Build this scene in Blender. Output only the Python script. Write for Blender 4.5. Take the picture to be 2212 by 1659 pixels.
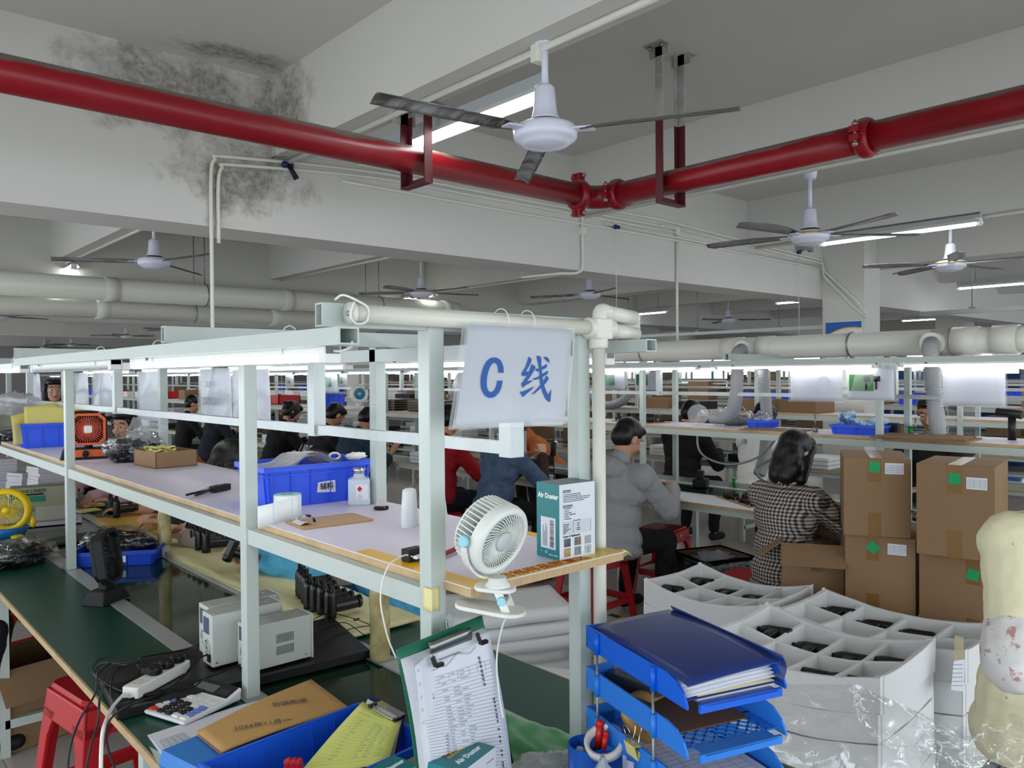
import bpy, bmesh, math, random
from mathutils import Vector, Matrix, Euler, noise
PI=math.pi
R=math.radians
scene=bpy.context.scene
COL=scene.collection
for o in list(bpy.data.objects): bpy.data.objects.remove(o)
# ------------------------------------------------------------------ camera
IW,IH,FPX=2212,1659,1707.0
_y,_p,_r=R(41.88),R(.70),R(-.43)
FW=Vector((math.sin(_y)*math.cos(_p),math.cos(_y)*math.cos(_p),-math.sin(_p)))
_rt=Vector((math.cos(_y),-math.sin(_y),0)); _up=_rt.cross(FW)
RT=_rt*math.cos(_r)+_up*math.sin(_r); UP=-_rt*math.sin(_r)+_up*math.cos(_r)
CAM=Vector((0,0,1.6))
cd=bpy.data.cameras.new('camera'); cam=bpy.data.objects.new('camera',cd); COL.objects.link(cam)
cd.sensor_width=36; cd.lens=FPX/IW*36; cd.clip_start=.05; cd.clip_end=200
M3=Matrix((RT,UP,-FW)).transposed(); cam.matrix_world=Matrix.Translation(CAM)@M3.to_4x4()
scene.camera=cam
# ------------------------------------------------------------------ light and exposure
w=bpy.data.worlds.new('daylight'); scene.world=w; w.use_nodes=True
w.node_tree.nodes['Background'].inputs[0].default_value=(.86,.93,1,1)
w.node_tree.nodes['Background'].inputs[1].default_value=1.7
vs=scene.view_settings; vs.view_transform='Standard'; vs.look='None'; vs.gamma=1; vs.exposure=0.66; vs.use_curve_mapping=False
TUBE=9.0      # strength of the light tubes
def at(px,py,x=None,y=None,z=None,d=None):
    """point of the place seen at a pixel of the 2212x1659 photograph, on a known plane"""
    v=FW+RT*((px-IW/2)/FPX)-UP*((py-IH/2)/FPX)
    if d is not None: return CAM+v*d
    if x is not None: return CAM+v*((x-CAM.x)/v.x)
    if y is not None: return CAM+v*((y-CAM.y)/v.y)
    return CAM+v*((z-CAM.z)/v.z)
# ------------------------------------------------------------------ materials
MATS={}
def lin(c):
    if isinstance(c,str):
        c=c.lstrip('#'); c=[int(c[i:i+2],16)/255 for i in (0,2,4)]
    return tuple(((v+.055)/1.055)**2.4 if v>.04045 else v/12.92 for v in c)+(1,)
def mat(name,col='#808080',rough=.5,metal=0,var=0,vscale=8,bump=0,bscale=60,emit=0,alpha=1,trans=0,spec=.5,col2=None,ior=1.45,coat=0,bdist=.002,stretch=None,sheen=0,thr=None):
    if name in MATS: return MATS[name]
    m=bpy.data.materials.new(name); m.use_nodes=True; nt=m.node_tree; N=nt.nodes; L=nt.links
    b=N['Principled BSDF']; c=lin(col)
    b.inputs['Base Color'].default_value=c; b.inputs['Roughness'].default_value=rough; b.inputs['Metallic'].default_value=metal
    b.inputs['IOR'].default_value=ior; b.inputs['Specular IOR Level'].default_value=spec; b.inputs['Alpha'].default_value=alpha
    b.inputs['Transmission Weight'].default_value=trans; b.inputs['Coat Weight'].default_value=coat; b.inputs['Sheen Weight'].default_value=sheen
    if emit: b.inputs['Emission Color'].default_value=c; b.inputs['Emission Strength'].default_value=emit
    if var or bump or col2:
        tc=N.new('ShaderNodeTexCoord'); mp=N.new('ShaderNodeMapping'); L.new(tc.outputs['Object'],mp.inputs[0])
        if stretch: mp.inputs['Scale'].default_value=stretch
    if var or col2:
        n=N.new('ShaderNodeTexNoise'); n.inputs['Scale'].default_value=vscale; n.inputs['Detail'].default_value=6; n.inputs['Roughness'].default_value=.65; L.new(mp.outputs[0],n.inputs[0])
        r=N.new('ShaderNodeValToRGB')
        lo,hi=thr or (.3,.7)
        r.color_ramp.elements[0].position=lo; r.color_ramp.elements[1].position=hi
        if col2: r.color_ramp.elements[0].color=lin(col2)
        else: r.color_ramp.elements[0].color=tuple(v*(1-var) for v in c[:3])+(1,)
        r.color_ramp.elements[1].color=c
        L.new(n.outputs[0],r.inputs[0]); L.new(r.outputs[0],b.inputs['Base Color'])
    if bump:
        n=N.new('ShaderNodeTexNoise'); n.inputs['Scale'].default_value=bscale; n.inputs['Detail'].default_value=4; L.new(mp.outputs[0],n.inputs[0])
        bp=N.new('ShaderNodeBump'); bp.inputs['Strength'].default_value=bump; bp.inputs['Distance'].default_value=bdist
        L.new(n.outputs[0],bp.inputs['Height']); L.new(bp.outputs[0],b.inputs['Normal'])
    MATS[name]=m; return m
def film(name,col='#e8eef0',a=.18,rough=.12,bump=.6,bscale=25,shine=1.0,milky=True):
    """thin clear plastic: see-through with sharp highlights on its creases"""
    if name in MATS: return MATS[name]
    m=bpy.data.materials.new(name); m.use_nodes=True; nt=m.node_tree; N=nt.nodes; L=nt.links
    for n in list(N): N.remove(n)
    out=N.new('ShaderNodeOutputMaterial'); t=N.new('ShaderNodeBsdfTransparent'); g=N.new('ShaderNodeBsdfPrincipled')
    if milky: g.inputs['Base Color'].default_value=lin(col); g.inputs['Roughness'].default_value=rough; g.inputs['Specular IOR Level'].default_value=shine
    else: N.remove(g); g=N.new('ShaderNodeBsdfGlossy'); g.inputs['Color'].default_value=lin(col); g.inputs['Roughness'].default_value=rough
    mx=N.new('ShaderNodeMixShader'); fr=N.new('ShaderNodeLayerWeight'); fr.inputs[0].default_value=.35
    ma=N.new('ShaderNodeMath'); ma.operation='MULTIPLY_ADD'; ma.inputs[1].default_value=.45; ma.inputs[2].default_value=a
    tc=N.new('ShaderNodeTexCoord'); n=N.new('ShaderNodeTexNoise'); n.inputs['Scale'].default_value=bscale; n.inputs['Detail'].default_value=3; n.inputs['Distortion'].default_value=.8
    L.new(tc.outputs['Object'],n.inputs[0]); bp=N.new('ShaderNodeBump'); bp.inputs['Strength'].default_value=bump; bp.inputs['Distance'].default_value=.01
    L.new(n.outputs[0],bp.inputs['Height']); L.new(bp.outputs[0],g.inputs['Normal']); L.new(bp.outputs[0],fr.inputs['Normal'])
    L.new(fr.outputs['Facing'],ma.inputs[0]); L.new(ma.outputs[0],mx.inputs[0]); L.new(t.outputs[0],mx.inputs[1]); L.new(g.outputs[0],mx.inputs[2]); L.new(mx.outputs[0],out.inputs[0])
    MATS[name]=m; return m
# ------------------------------------------------------------------ mesh building
class MB:
    def __init__(s): s.v=[];s.f=[];s.mi=[];s.mats=[];s.M=Matrix();s.cur=0;s.sm=[];s.smooth=False
    def mat(s,m):
        if m not in s.mats: s.mats.append(m)
        s.cur=s.mats.index(m); return s
    def at(s,loc=(0,0,0),rot=(0,0,0),sc=(1,1,1)):
        s.M=Matrix.Translation(loc)@Euler(rot).to_matrix().to_4x4()@Matrix.Diagonal((*sc,1)); return s
    def add(s,vs,fs,smooth=None):
        b=len(s.v); s.v+= [tuple(s.M@Vector(v)) for v in vs]
        for f in fs: s.f.append([b+i for i in f]); s.mi.append(s.cur); s.sm.append(s.smooth if smooth is None else smooth)
        return s
    def box(s,x0,x1,y0,y1,z0,z1):
        vs=[(x,y,z) for x in (x0,x1) for y in (y0,y1) for z in (z0,z1)]
        return s.add(vs,[(0,1,3,2),(4,6,7,5),(0,4,5,1),(2,3,7,6),(0,2,6,4),(1,5,7,3)],False)
    def cbox(s,c,d): return s.box(c[0]-d[0]/2,c[0]+d[0]/2,c[1]-d[1]/2,c[1]+d[1]/2,c[2]-d[2]/2,c[2]+d[2]/2)
    def rbox(s,x0,x1,y0,y1,z0,z1,r,n=3):
        """box with vertical edges rounded and a small top/bottom chamfer"""
        pts=[]
        for cx,cy,a0 in ((x1-r,y1-r,0),(x0+r,y1-r,90),(x0+r,y0+r,180),(x1-r,y0+r,270)):
            for i in range(n+1):
                a=R(a0+90*i/n); pts.append((cx+r*math.cos(a),cy+r*math.sin(a)))
        return s.prism(pts,z0,z1,min(r*.5,(z1-z0)*.3))
    def prism(s,pts,z0,z1,ch=0):
        k=len(pts); cx=sum(p[0] for p in pts)/k; cy=sum(p[1] for p in pts)/k
        def ring(z,i):
            o=[]
            for x,y in pts:
                d=math.hypot(x-cx,y-cy) or 1; q=max(0,1-i/d); o.append((cx+(x-cx)*q,cy+(y-cy)*q,z))
            return o
        L=[ring(z0,ch),ring(z0+ch,0),ring(z1-ch,0),ring(z1,ch)] if ch else [ring(z0,0),ring(z1,0)]
        vs=[p for r_ in L for p in r_]; fs=[]
        for j in range(len(L)-1):
            for i in range(k): a=j*k+i;b=j*k+(i+1)%k; fs.append((a,b,b+k,a+k))
        fs.append(tuple(range(k-1,-1,-1))); fs.append(tuple(range((len(L)-1)*k,len(L)*k)))
        return s.add(vs,fs,False)
    def bar(s,p0,p1,w,h,up=(0,0,1)):
        p0=Vector(p0);p1=Vector(p1);d=(p1-p0).normalized();u=Vector(up)
        if abs(d.dot(u))>.98: u=Vector((0,1,0))
        a=d.cross(u).normalized(); b=a.cross(d)
        vs=[p+a*sx*w/2+b*sz*h/2 for p in (p0,p1) for sx in (-1,1) for sz in (-1,1)]
        return s.add(vs,[(0,1,3,2),(4,6,7,5),(0,4,5,1),(2,3,7,6),(0,2,6,4),(1,5,7,3)],False)
    def hollow(s,p0,p1,w,h,t=.003,up=(0,0,1)):
        """square metal tube, open at both ends"""
        p0=Vector(p0);p1=Vector(p1);d=(p1-p0).normalized();u=Vector(up)
        if abs(d.dot(u))>.98: u=Vector((0,1,0))
        a=d.cross(u).normalized(); b=a.cross(d); vs=[]
        for p in (p0,p1):
            for ww,hh in ((w,h),(w-2*t,h-2*t)):
                for sx,sz in ((-1,-1),(1,-1),(1,1),(-1,1)): vs.append(p+a*sx*ww/2+b*sz*hh/2)
        fs=[]
        for i in range(4):
            j=(i+1)%4; fs+=[(i,j,8+j,8+i),(4+j,4+i,12+i,12+j),(j,i,4+i,4+j),(8+i,8+j,12+j,12+i)]
        return s.add(vs,fs,False)
    def tube(s,pts,r,n=10,caps=True,closed=False,rad=None):
        pts=[Vector(p) for p in pts]; k=len(pts); vs=[];fs=[]
        if k<2: return s
        t0=(pts[1]-pts[0]).normalized(); u=t0.orthogonal().normalized()
        for i,p in enumerate(pts):
            if closed: t=(pts[(i+1)%k]-pts[i-1])
            else: t=(pts[min(i+1,k-1)]-pts[max(i-1,0)])
            t=t.normalized() if t.length>1e-9 else t0
            u=(u-t*u.dot(t)); u=u.normalized() if u.length>1e-6 else t.orthogonal().normalized()
            b=t.cross(u); rr=rad[i] if rad else r
            for j in range(n):
                a=2*PI*j/n; vs.append(p+(u*math.cos(a)+b*math.sin(a))*rr)
        m=k if closed else k-1
        for i in range(m):
            for j in range(n):
                a=i*n+j;b=i*n+(j+1)%n;c=((i+1)%k)*n+(j+1)%n;d=((i+1)%k)*n+j; fs.append((a,b,c,d))
        s.add(vs,fs,True)
        if caps and not closed:
            b=len(s.v)-k*n
            s.f.append([b+j for j in range(n-1,-1,-1)]);s.mi.append(s.cur);s.sm.append(False)
            s.f.append([b+(k-1)*n+j for j in range(n)]);s.mi.append(s.cur);s.sm.append(False)
        return s
    def lathe(s,prof,n=24,a0=0,a1=360,smooth=True):
        """profile [(r,z)...] turned about local z"""
        k=len(prof); full=abs(a1-a0)>=359.9; m=n if full else n+1; vs=[];fs=[]
        for i in range(m):
            a=R(a0+(a1-a0)*i/n)
            for r,z in prof: vs.append((r*math.cos(a),r*math.sin(a),z))
        for i in range(n):
            i2=(i+1)%m
            for j in range(k-1):
                a=i*k+j;b=i2*k+j
                fs.append((a,b,b+1,a+1))
        s.add(vs,fs,smooth)
        for j,rev in ((0,True),(k-1,False)):
            if prof[j][0]>1e-6 and full and abs(prof[0][0]-prof[-1][0])+abs(prof[0][1]-prof[-1][1])>1e-9:
                b=len(s.v)-m*k; f=[b+i*k+j for i in range(m)]
                if rev: f.reverse()
                s.f.append(f);s.mi.append(s.cur);s.sm.append(False)
        return s
    def cyl(s,p0,p1,r,r1=None,n=16):
        return s.tube([p0,p1],r,n,True,False,[r,r if r1 is None else r1])
    def grid(s,fn,nu,nv,th=0,closed_u=False,smooth=True):
        """surface fn(u,v)->point, u,v in 0..1; th gives it thickness"""
        P=[[Vector(fn(i/nu,j/nv)) for j in range(nv+1)] for i in range(nu+(0 if closed_u else 1))]
        m=len(P); k=nv+1
        vs=[p for r_ in P for p in r_]; fs=[]
        for i in range(nu):
            for j in range(nv):
                a=i*k+j;b=((i+1)%m)*k+j; fs.append((a,b,b+1,a+1))
        if th:
            nr=[]
            for i in range(m):
                for j in range(k):
                    i0=(i-1)%m if closed_u else max(i-1,0); i1=(i+1)%m if closed_u else min(i+1,m-1)
                    du=P[i1][j]-P[i0][j]; dv=P[i][min(j+1,k-1)]-P[i][max(j-1,0)]
                    q=du.cross(dv); nr.append(q.normalized() if q.length>1e-12 else Vector((0,0,1)))
            N=len(vs); vs=vs+[v-n_*th for v,n_ in zip(vs,nr)]
            fs2=[tuple(N+i for i in reversed(f)) for f in fs]; rim=[]
            for j in (0,nv):
                for i in range(nu):
                    a=i*k+j;b=((i+1)%m)*k+j
                    rim.append((a,N+a,N+b,b) if j==0 else (b,N+b,N+a,a))
            if not closed_u:
                for i in (0,m-1):
                    for j in range(nv):
                        a=i*k+j;b=a+1
                        rim.append((b,N+b,N+a,a) if i==0 else (a,N+a,N+b,b))
            fs=fs+fs2+rim
        return s.add(vs,fs,smooth)
    def ball(s,c,r,sc=(1,1,1),n=12,m=8):
        c=Vector(c); vs=[];fs=[]
        for i in range(m+1):
            t=PI*i/m
            for j in range(n):
                a=2*PI*j/n; vs.append((c.x+r*sc[0]*math.sin(t)*math.cos(a),c.y+r*sc[1]*math.sin(t)*math.sin(a),c.z+r*sc[2]*math.cos(t)))
        for i in range(m):
            for j in range(n):
                a=i*n+j;b=i*n+(j+1)%n; fs.append((a,a+n,b+n,b))
        return s.add(vs,fs,True)
    def sheet(s,quad,th=.0004):
        """thin flat sheet from its four corners"""
        q=[Vector(p) for p in quad]; n=(q[1]-q[0]).cross(q[2]-q[0]).normalized()
        vs=q+[p-n*th for p in q]
        return s.add(vs,[(0,1,2,3),(7,6,5,4),(0,4,5,1),(1,5,6,2),(2,6,7,3),(3,7,4,0)],False)
    def build(s,name,m=None,parent=None,loc=None,rot=None,bevel=0,subd=0):
        me=bpy.data.meshes.new(name); me.from_pydata(s.v,[],s.f)
        if m is not None and not s.mats: me.materials.append(m)
        for q in s.mats: me.materials.append(q)
        if s.mats: me.polygons.foreach_set('material_index',s.mi)
        me.polygons.foreach_set('use_smooth',s.sm)
        me.validate(); me.update()
        o=bpy.data.objects.new(name,me); COL.objects.link(o)
        if parent: o.parent=parent
        if loc: o.location=loc
        if rot: o.rotation_euler=rot
        if bevel:
            b=o.modifiers.new('bevel','BEVEL'); b.width=bevel; b.segments=2; b.limit_method='ANGLE'; b.angle_limit=R(40)
        if subd:
            b=o.modifiers.new('sub','SUBSURF'); b.levels=subd; b.render_levels=subd
        return o
def tag(o,label=None,cat=None,group=None,kind=None):
    if label: o['label']=label
    if cat: o['category']=cat
    if group: o['group']=group
    if kind: o['kind']=kind
    return o
def thing(name,label,cat,loc=(0,0,0),rz=0,group=None,rot=None):
    o=bpy.data.objects.new(name,None); COL.objects.link(o); o.empty_display_size=.05
    o.location=loc; o.rotation_euler=rot or (0,0,rz); return tag(o,label,cat,group)
def struct(o,label=None):
    o['kind']='structure'
    if label: o['label']=label
    return o
KIDS={}
def copy_tree(o,parent=None,label=None,loc=None,rz=None,rot=None,group=None,cat=None):
    c=o.copy(); COL.objects.link(c); c.parent=parent
    if label: c['label']=label
    if group: c['group']=group
    if cat: c['category']=cat
    if loc is not None: c.location=loc
    if rz is not None: c.rotation_euler=(0,0,rz)
    if rot is not None: c.rotation_euler=rot
    for ch in [q for q in bpy.data.objects if q.parent==o]: copy_tree(ch,c)
    return c
def spline(pts,n=8):
    """smooth curve through points"""
    P=[Vector(p) for p in pts]; P=[P[0]*2-P[1]]+P+[P[-1]*2-P[-2]]; out=[]
    for i in range(1,len(P)-2):
        a,b,c,d=P[i-1:i+3]
        for k in range(n):
            t=k/n; out.append(.5*((2*b)+(c-a)*t+(2*a-5*b+4*c-d)*t*t+(3*b-a-3*c+d)*t**3))
    out.append(P[-2]); return out
def frame_rot(xa,za):
    """rotation matrix whose local x is xa and local z is close to za"""
    x=Vector(xa).normalized(); z=Vector(za); y=z.cross(x).normalized(); z=x.cross(y)
    return Matrix((x,y,z)).transposed()
def text(body,size,m,parent,loc,rot,name='lettering',ext=.0003,align='CENTER',shear=0,sx=1,offset=0,spacing=1,line=1):
    cu=bpy.data.curves.new(name,'FONT'); cu.body=body; cu.size=size; cu.extrude=ext; cu.align_x=align; cu.align_y='CENTER'; cu.shear=shear; cu.offset=offset; cu.space_character=spacing; cu.resolution_u=2; cu.space_line=line
    t=bpy.data.objects.new('t',cu); COL.objects.link(t)
    dg=bpy.context.evaluated_depsgraph_get(); me=bpy.data.meshes.new_from_object(t.evaluated_get(dg)); bpy.data.objects.remove(t)
    me.materials.clear(); me.materials.append(m)
    o=bpy.data.objects.new(name,me); COL.objects.link(o); o.parent=parent; o.location=loc; o.rotation_euler=rot; o.scale=(sx,1,1); return o
random.seed(7)
# ------------------------------------------------------------------ shared materials
PAINT=mat('pale green grey powder paint','#bfcac4',.38,.0,var=.05,vscale=5,bump=.05,bscale=200)
ALU=mat('aluminium','#b4bab9',.36,.75,var=.15,vscale=10,stretch=(1,1,.2))
STEEL=mat('dull steel','#8f9494',.4,.8)
CHROME=mat('chrome','#d5d5d5',.12,1)
WHITEP=mat('white plastic','#e8e9e4',.35)
PVC=mat('ivory pvc','#deded2',.33)
BLACKP=mat('black plastic','#0c0c0e',.32)
BLACKM=mat('matt black plastic','#101113',.6)
BLUEP=mat('blue crate plastic','#3660ee',.38,var=.10,vscale=6)
REDP=mat('red stool plastic','#b5101c',.35)
CARD=mat('brown cardboard','#927455',.85,var=.08,vscale=4,bump=.15,bscale=90)
CARDE=mat('cardboard inside','#a98863',.9)
PAPER=mat('white paper','#dfe2ea',.75,var=.02)
YELLOWPAPER=mat('yellow paper','#ece38a',.75,var=.04)
WOOD=mat('raw plywood edge','#cdb083',.6,var=.28,vscale=12,stretch=(30,1,1))
LAM=mat('pale lilac laminate','#dcd6e6',.42,var=.05,vscale=3)
GREENM=mat('dark green mat','#13493c',.34,var=.18,vscale=2.5,bump=.1,bscale=150)
BELT=mat('glossy dark green belt','#08301f',.07,var=.1,vscale=2,bump=.02,bscale=9)
GLOW=mat('lit diffuser','#ffffff',.4,emit=TUBE)
FOAM=mat('white epe foam','#e6e8e8',.8,bump=.25,bscale=40,var=.03,vscale=30)
TAPE=mat('clear tape','#c9b98f',.2,alpha=.45)
BROWNTAPE=mat('brown tape','#83602f',.22)
GREEN=mat('green sticker','#12a05a',.6)
INK=mat('ink','#20242a',.7)
BLUEINK=mat('blue ink','#2f5f9f',.7)
GREYINK=mat('grey print','#7d828a',.7)
CLEAR=film('clear bag film',a=.10,milky=False,rough=.10,bump=1.0,bscale=22)
CLEAR2=film('thin clear film',a=.10,bump=1.0,bscale=12,milky=False,rough=.07)
# ------------------------------------------------------------------ the hall: floor, ceiling, beams, walls
def plaster(name,col,stain=0,spot=None):
    """painted plaster with blotches; spot=(x,y,z,radius) puts a mould patch there (world = object space)"""
    if name in MATS: return MATS[name]
    m=mat(name,col,.85,var=.05,vscale=.9,bump=.2,bscale=14,bdist=.004)
    if spot:
        nt=m.node_tree;N=nt.nodes;L=nt.links;b=N['Principled BSDF']
        src=b.inputs['Base Color'].links[0].from_socket
        tc=N.new('ShaderNodeTexCoord'); fac=None
        for (x,y,z,rx,ry,rz) in spot:
            mp=N.new('ShaderNodeMapping'); mp.vector_type='POINT'; mp.inputs['Location'].default_value=(-x/rx,-y/ry,-z/rz); mp.inputs['Scale'].default_value=(1/rx,1/ry,1/rz)
            L.new(tc.outputs['Object'],mp.inputs[0]); ln=N.new('ShaderNodeVectorMath'); ln.operation='LENGTH'; L.new(mp.outputs[0],ln.inputs[0])
            if fac is None: fac=ln.outputs['Value']
            else:
                mn=N.new('ShaderNodeMath'); mn.operation='MINIMUM'; L.new(fac,mn.inputs[0]); L.new(ln.outputs['Value'],mn.inputs[1]); fac=mn.outputs[0]
        n1=N.new('ShaderNodeTexNoise'); n1.inputs['Scale'].default_value=5; n1.inputs['Detail'].default_value=9; n1.inputs['Roughness'].default_value=.7; L.new(tc.outputs['Object'],n1.inputs[0])
        # mask = smooth(1 - dist + noise)
        a=N.new('ShaderNodeMath');a.operation='SUBTRACT';a.inputs[0].default_value=.98;L.new(fac,a.inputs[1])
        ad=N.new('ShaderNodeMath');ad.operation='MULTIPLY_ADD';L.new(n1.outputs[0],ad.inputs[0]);ad.inputs[1].default_value=2.6;ad.inputs[2].default_value=-1.25
        sm=N.new('ShaderNodeMath');sm.operation='ADD';L.new(a.outputs[0],sm.inputs[0]);L.new(ad.outputs[0],sm.inputs[1])
        rp=N.new('ShaderNodeValToRGB');rp.color_ramp.elements[0].position=.05;rp.color_ramp.elements[1].position=.62;L.new(sm.outputs[0],rp.inputs[0])
        n2=N.new('ShaderNodeTexNoise'); n2.inputs['Scale'].default_value=26; n2.inputs['Detail'].default_value=6; n2.inputs['Roughness'].default_value=.75; L.new(tc.outputs['Object'],n2.inputs[0])
        r2=N.new('ShaderNodeValToRGB');r2.color_ramp.elements[0].position=.40;r2.color_ramp.elements[1].position=.62;r2.color_ramp.elements[0].color=lin('#87837a');r2.color_ramp.elements[1].color=lin('#b3b0a8');L.new(n2.outputs[0],r2.inputs[0])
        mx=N.new('ShaderNodeMix');mx.data_type='RGBA'; L.new(rp.outputs[0],mx.inputs[0]);L.new(src,mx.inputs[6]);L.new(r2.outputs[0],mx.inputs[7]);L.new(mx.outputs[2],b.inputs['Base Color'])
    return m
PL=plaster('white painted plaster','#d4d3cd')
ZC=3.12                     # ceiling height
ZB=2.72                     # underside of the small beams
YX0,YX1,ZX=3.84,4.16,2.33   # main cross beam
PLM=plaster('mouldy painted plaster','#d4d3cd',spot=[(1.32,YX0,2.95,.62,.3,.24),(1.66,YX0,2.60,.40,.25,.22),(1.80,YX0-.15,2.92,.3,.36,.25)])
PLC=plaster('stained ceiling paint','#cfcdc6',spot=[(1.5,3.66,ZC,.35,.14,.3)])
def tilefloor():
    m=mat('grey floor tiles','#b9b1aa',.25,var=.06,vscale=2); nt=m.node_tree;N=nt.nodes;L=nt.links;b=N['Principled BSDF']
    src=b.inputs['Base Color'].links[0].from_socket
    tc=N.new('ShaderNodeTexCoord');br=N.new('ShaderNodeTexBrick');br.offset=0;br.inputs['Scale'].default_value=1;br.inputs['Brick Width'].default_value=.6;br.inputs['Row Height'].default_value=.6;br.inputs['Mortar Size'].default_value=.003
    br.inputs['Mortar'].default_value=lin('#7d756e');L.new(tc.outputs['Object'],br.inputs[0]);L.new(src,br.inputs['Color1']);L.new(src,br.inputs['Color2']);L.new(br.outputs[0],b.inputs['Base Color']); return m
X0,X1,Y0,Y1=-4.2,19.0,-4.2,30.0
struct(MB().box(X0,X1,Y0,Y1,-.1,0).build('floor',tilefloor()),'grey tiled factory floor')
struct(MB().box(X0,X1,Y0,Y1,ZC,ZC+.15).build('ceiling',PLC),'pale plastered concrete ceiling with brown damp stains')
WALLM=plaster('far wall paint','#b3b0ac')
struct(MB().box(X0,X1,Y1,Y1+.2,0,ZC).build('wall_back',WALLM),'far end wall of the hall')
# right wall with a row of windows
mb=MB(); wy=[(2.0+3.2*i,4.4+3.2*i) for i in range(8)]; ys=[Y0]+[v for p in wy for v in p]+[Y1]
for i in range(0,len(ys)-1,2): mb.box(X1,X1+.2,ys[i],ys[i+1],0,ZC)
for a,b in wy: mb.box(X1,X1+.2,a,b,0,.95); mb.box(X1,X1+.2,a,b,2.1,ZC)
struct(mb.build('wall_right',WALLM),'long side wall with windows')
FRM=mat('window frame aqua','#7fb9b4',.4); GLS=mat('window glass','#f2ffff',.05,alpha=.12)
for i,(a,b) in enumerate(wy):
    m=MB()
    for y in (a+.03,(a+b)/2,b-.03): m.box(X1+.05,X1+.1,y-.03,y+.03,.95,2.1)
    for z in (.98,1.75,2.07): m.box(X1+.05,X1+.1,a,b,z-.03,z+.03)
    o=struct(m.build('window_%d'%(i+1),FRM),'aqua framed window, %d along the far side wall'%(i+1))
    MB().box(X1+.07,X1+.075,a,b,.95,2.1).build('pane',GLS,o)
# beams. small beams run away to the left, main beams cross them
BX=[(-2.65,-2.49),(-.42,-.26),(1.80,1.96),(4.03,4.19),(6.26,6.42),(10.7,10.86),(12.95,13.1),(15.2,15.35),(17.4,17.55)]
YM=[(YX0,YX1,ZX),(8.7,9.0,2.45),(13.3,13.6,2.45),(18.4,18.7,2.45),(24.3,24.6,2.45)]
n=0
for (a,b) in BX:
    n+=1; struct(MB().box(a,b,Y0,Y1,ZB,ZC).build('trim_%d'%n,PLM if a==1.80 else PL),'small concrete ceiling beam, number %d from the left'%n)
for (a,b,z) in YM:
    n+=1; struct(MB().box(X0,X1,a,b,z,ZC).build('trim_%d'%n,PLM if a==YX0 else PL),'deep concrete cross beam, crossing at %d metres along the hall'%round(a))
n+=1; struct(MB().box(7.93,8.23,Y0,Y1,2.64,ZC).build('trim_%d'%n,PL),'concrete girder on the line of the column')
n+=1; struct(MB().box(X0,X1,-.9,-.6,2.4,ZC).build('trim_%d'%n,PL),'cross beam over the near end')
CX0,CX1,CY0,CY1=7.65,8.0,3.42,3.84
def column(x0,x1,y0,y1):
    global n; n+=1
    return struct(MB().box(x0,x1,y0,y1,0,ZC).build('trim_%d'%n,PL),'square painted concrete column standing %d metres along the hall'%round(y0))
column(CX0,CX1,CY0,CY1); column(7.9,8.3,13.2,13.65); column(14.2,14.65,4.7,5.15); column(1.2,1.65,18.3,18.8); column(14.2,14.65,12.6,13.0)
# sign on the column, only its top shows over the duct
SB=mat('sign blue','#1560b8',.4); SY=mat('sign yellow','#e8b53a',.4)
s=thing('notice_board','blue and white notice with bold blue characters on the square column','sign')
a=at(1781,696,x=CX0); b=at(1867,696,x=CX0)
ya,yb=a.y-.02,b.y+.02; zt_off=0; zt=a.z; x=CX0-.012
MB().box(x,CX0,yb,ya,zt-.75,zt).build('board',WHITEP,s)
def wave(u,v,z0,z1,k): 
    yy=ya+(yb-ya)*u; z=zt-.07-k+.05*math.sin(u*2.6+.2)-.06*(1-u)
    return (x-.001,yy,zt-.008+(z-(zt-.008))*v)
MB().grid(lambda u,v:wave(u,v,0,1,.02),16,1,.001,smooth=False).build('blue_band',SB,s)
MB().grid(lambda u,v:(x-.0016,ya+(yb-ya)*u,zt-.088+.05*math.sin(u*2.6+.2)-.06*(1-u)-.012*v),16,1,.001,smooth=False).build('yellow_band',SY,s)
text('清洁',.17,mat('sign letters','#1560b8',.5),s,(x-.003,(ya+yb)/2,zt-.235),(R(90),0,R(-90)),offset=.003)
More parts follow.
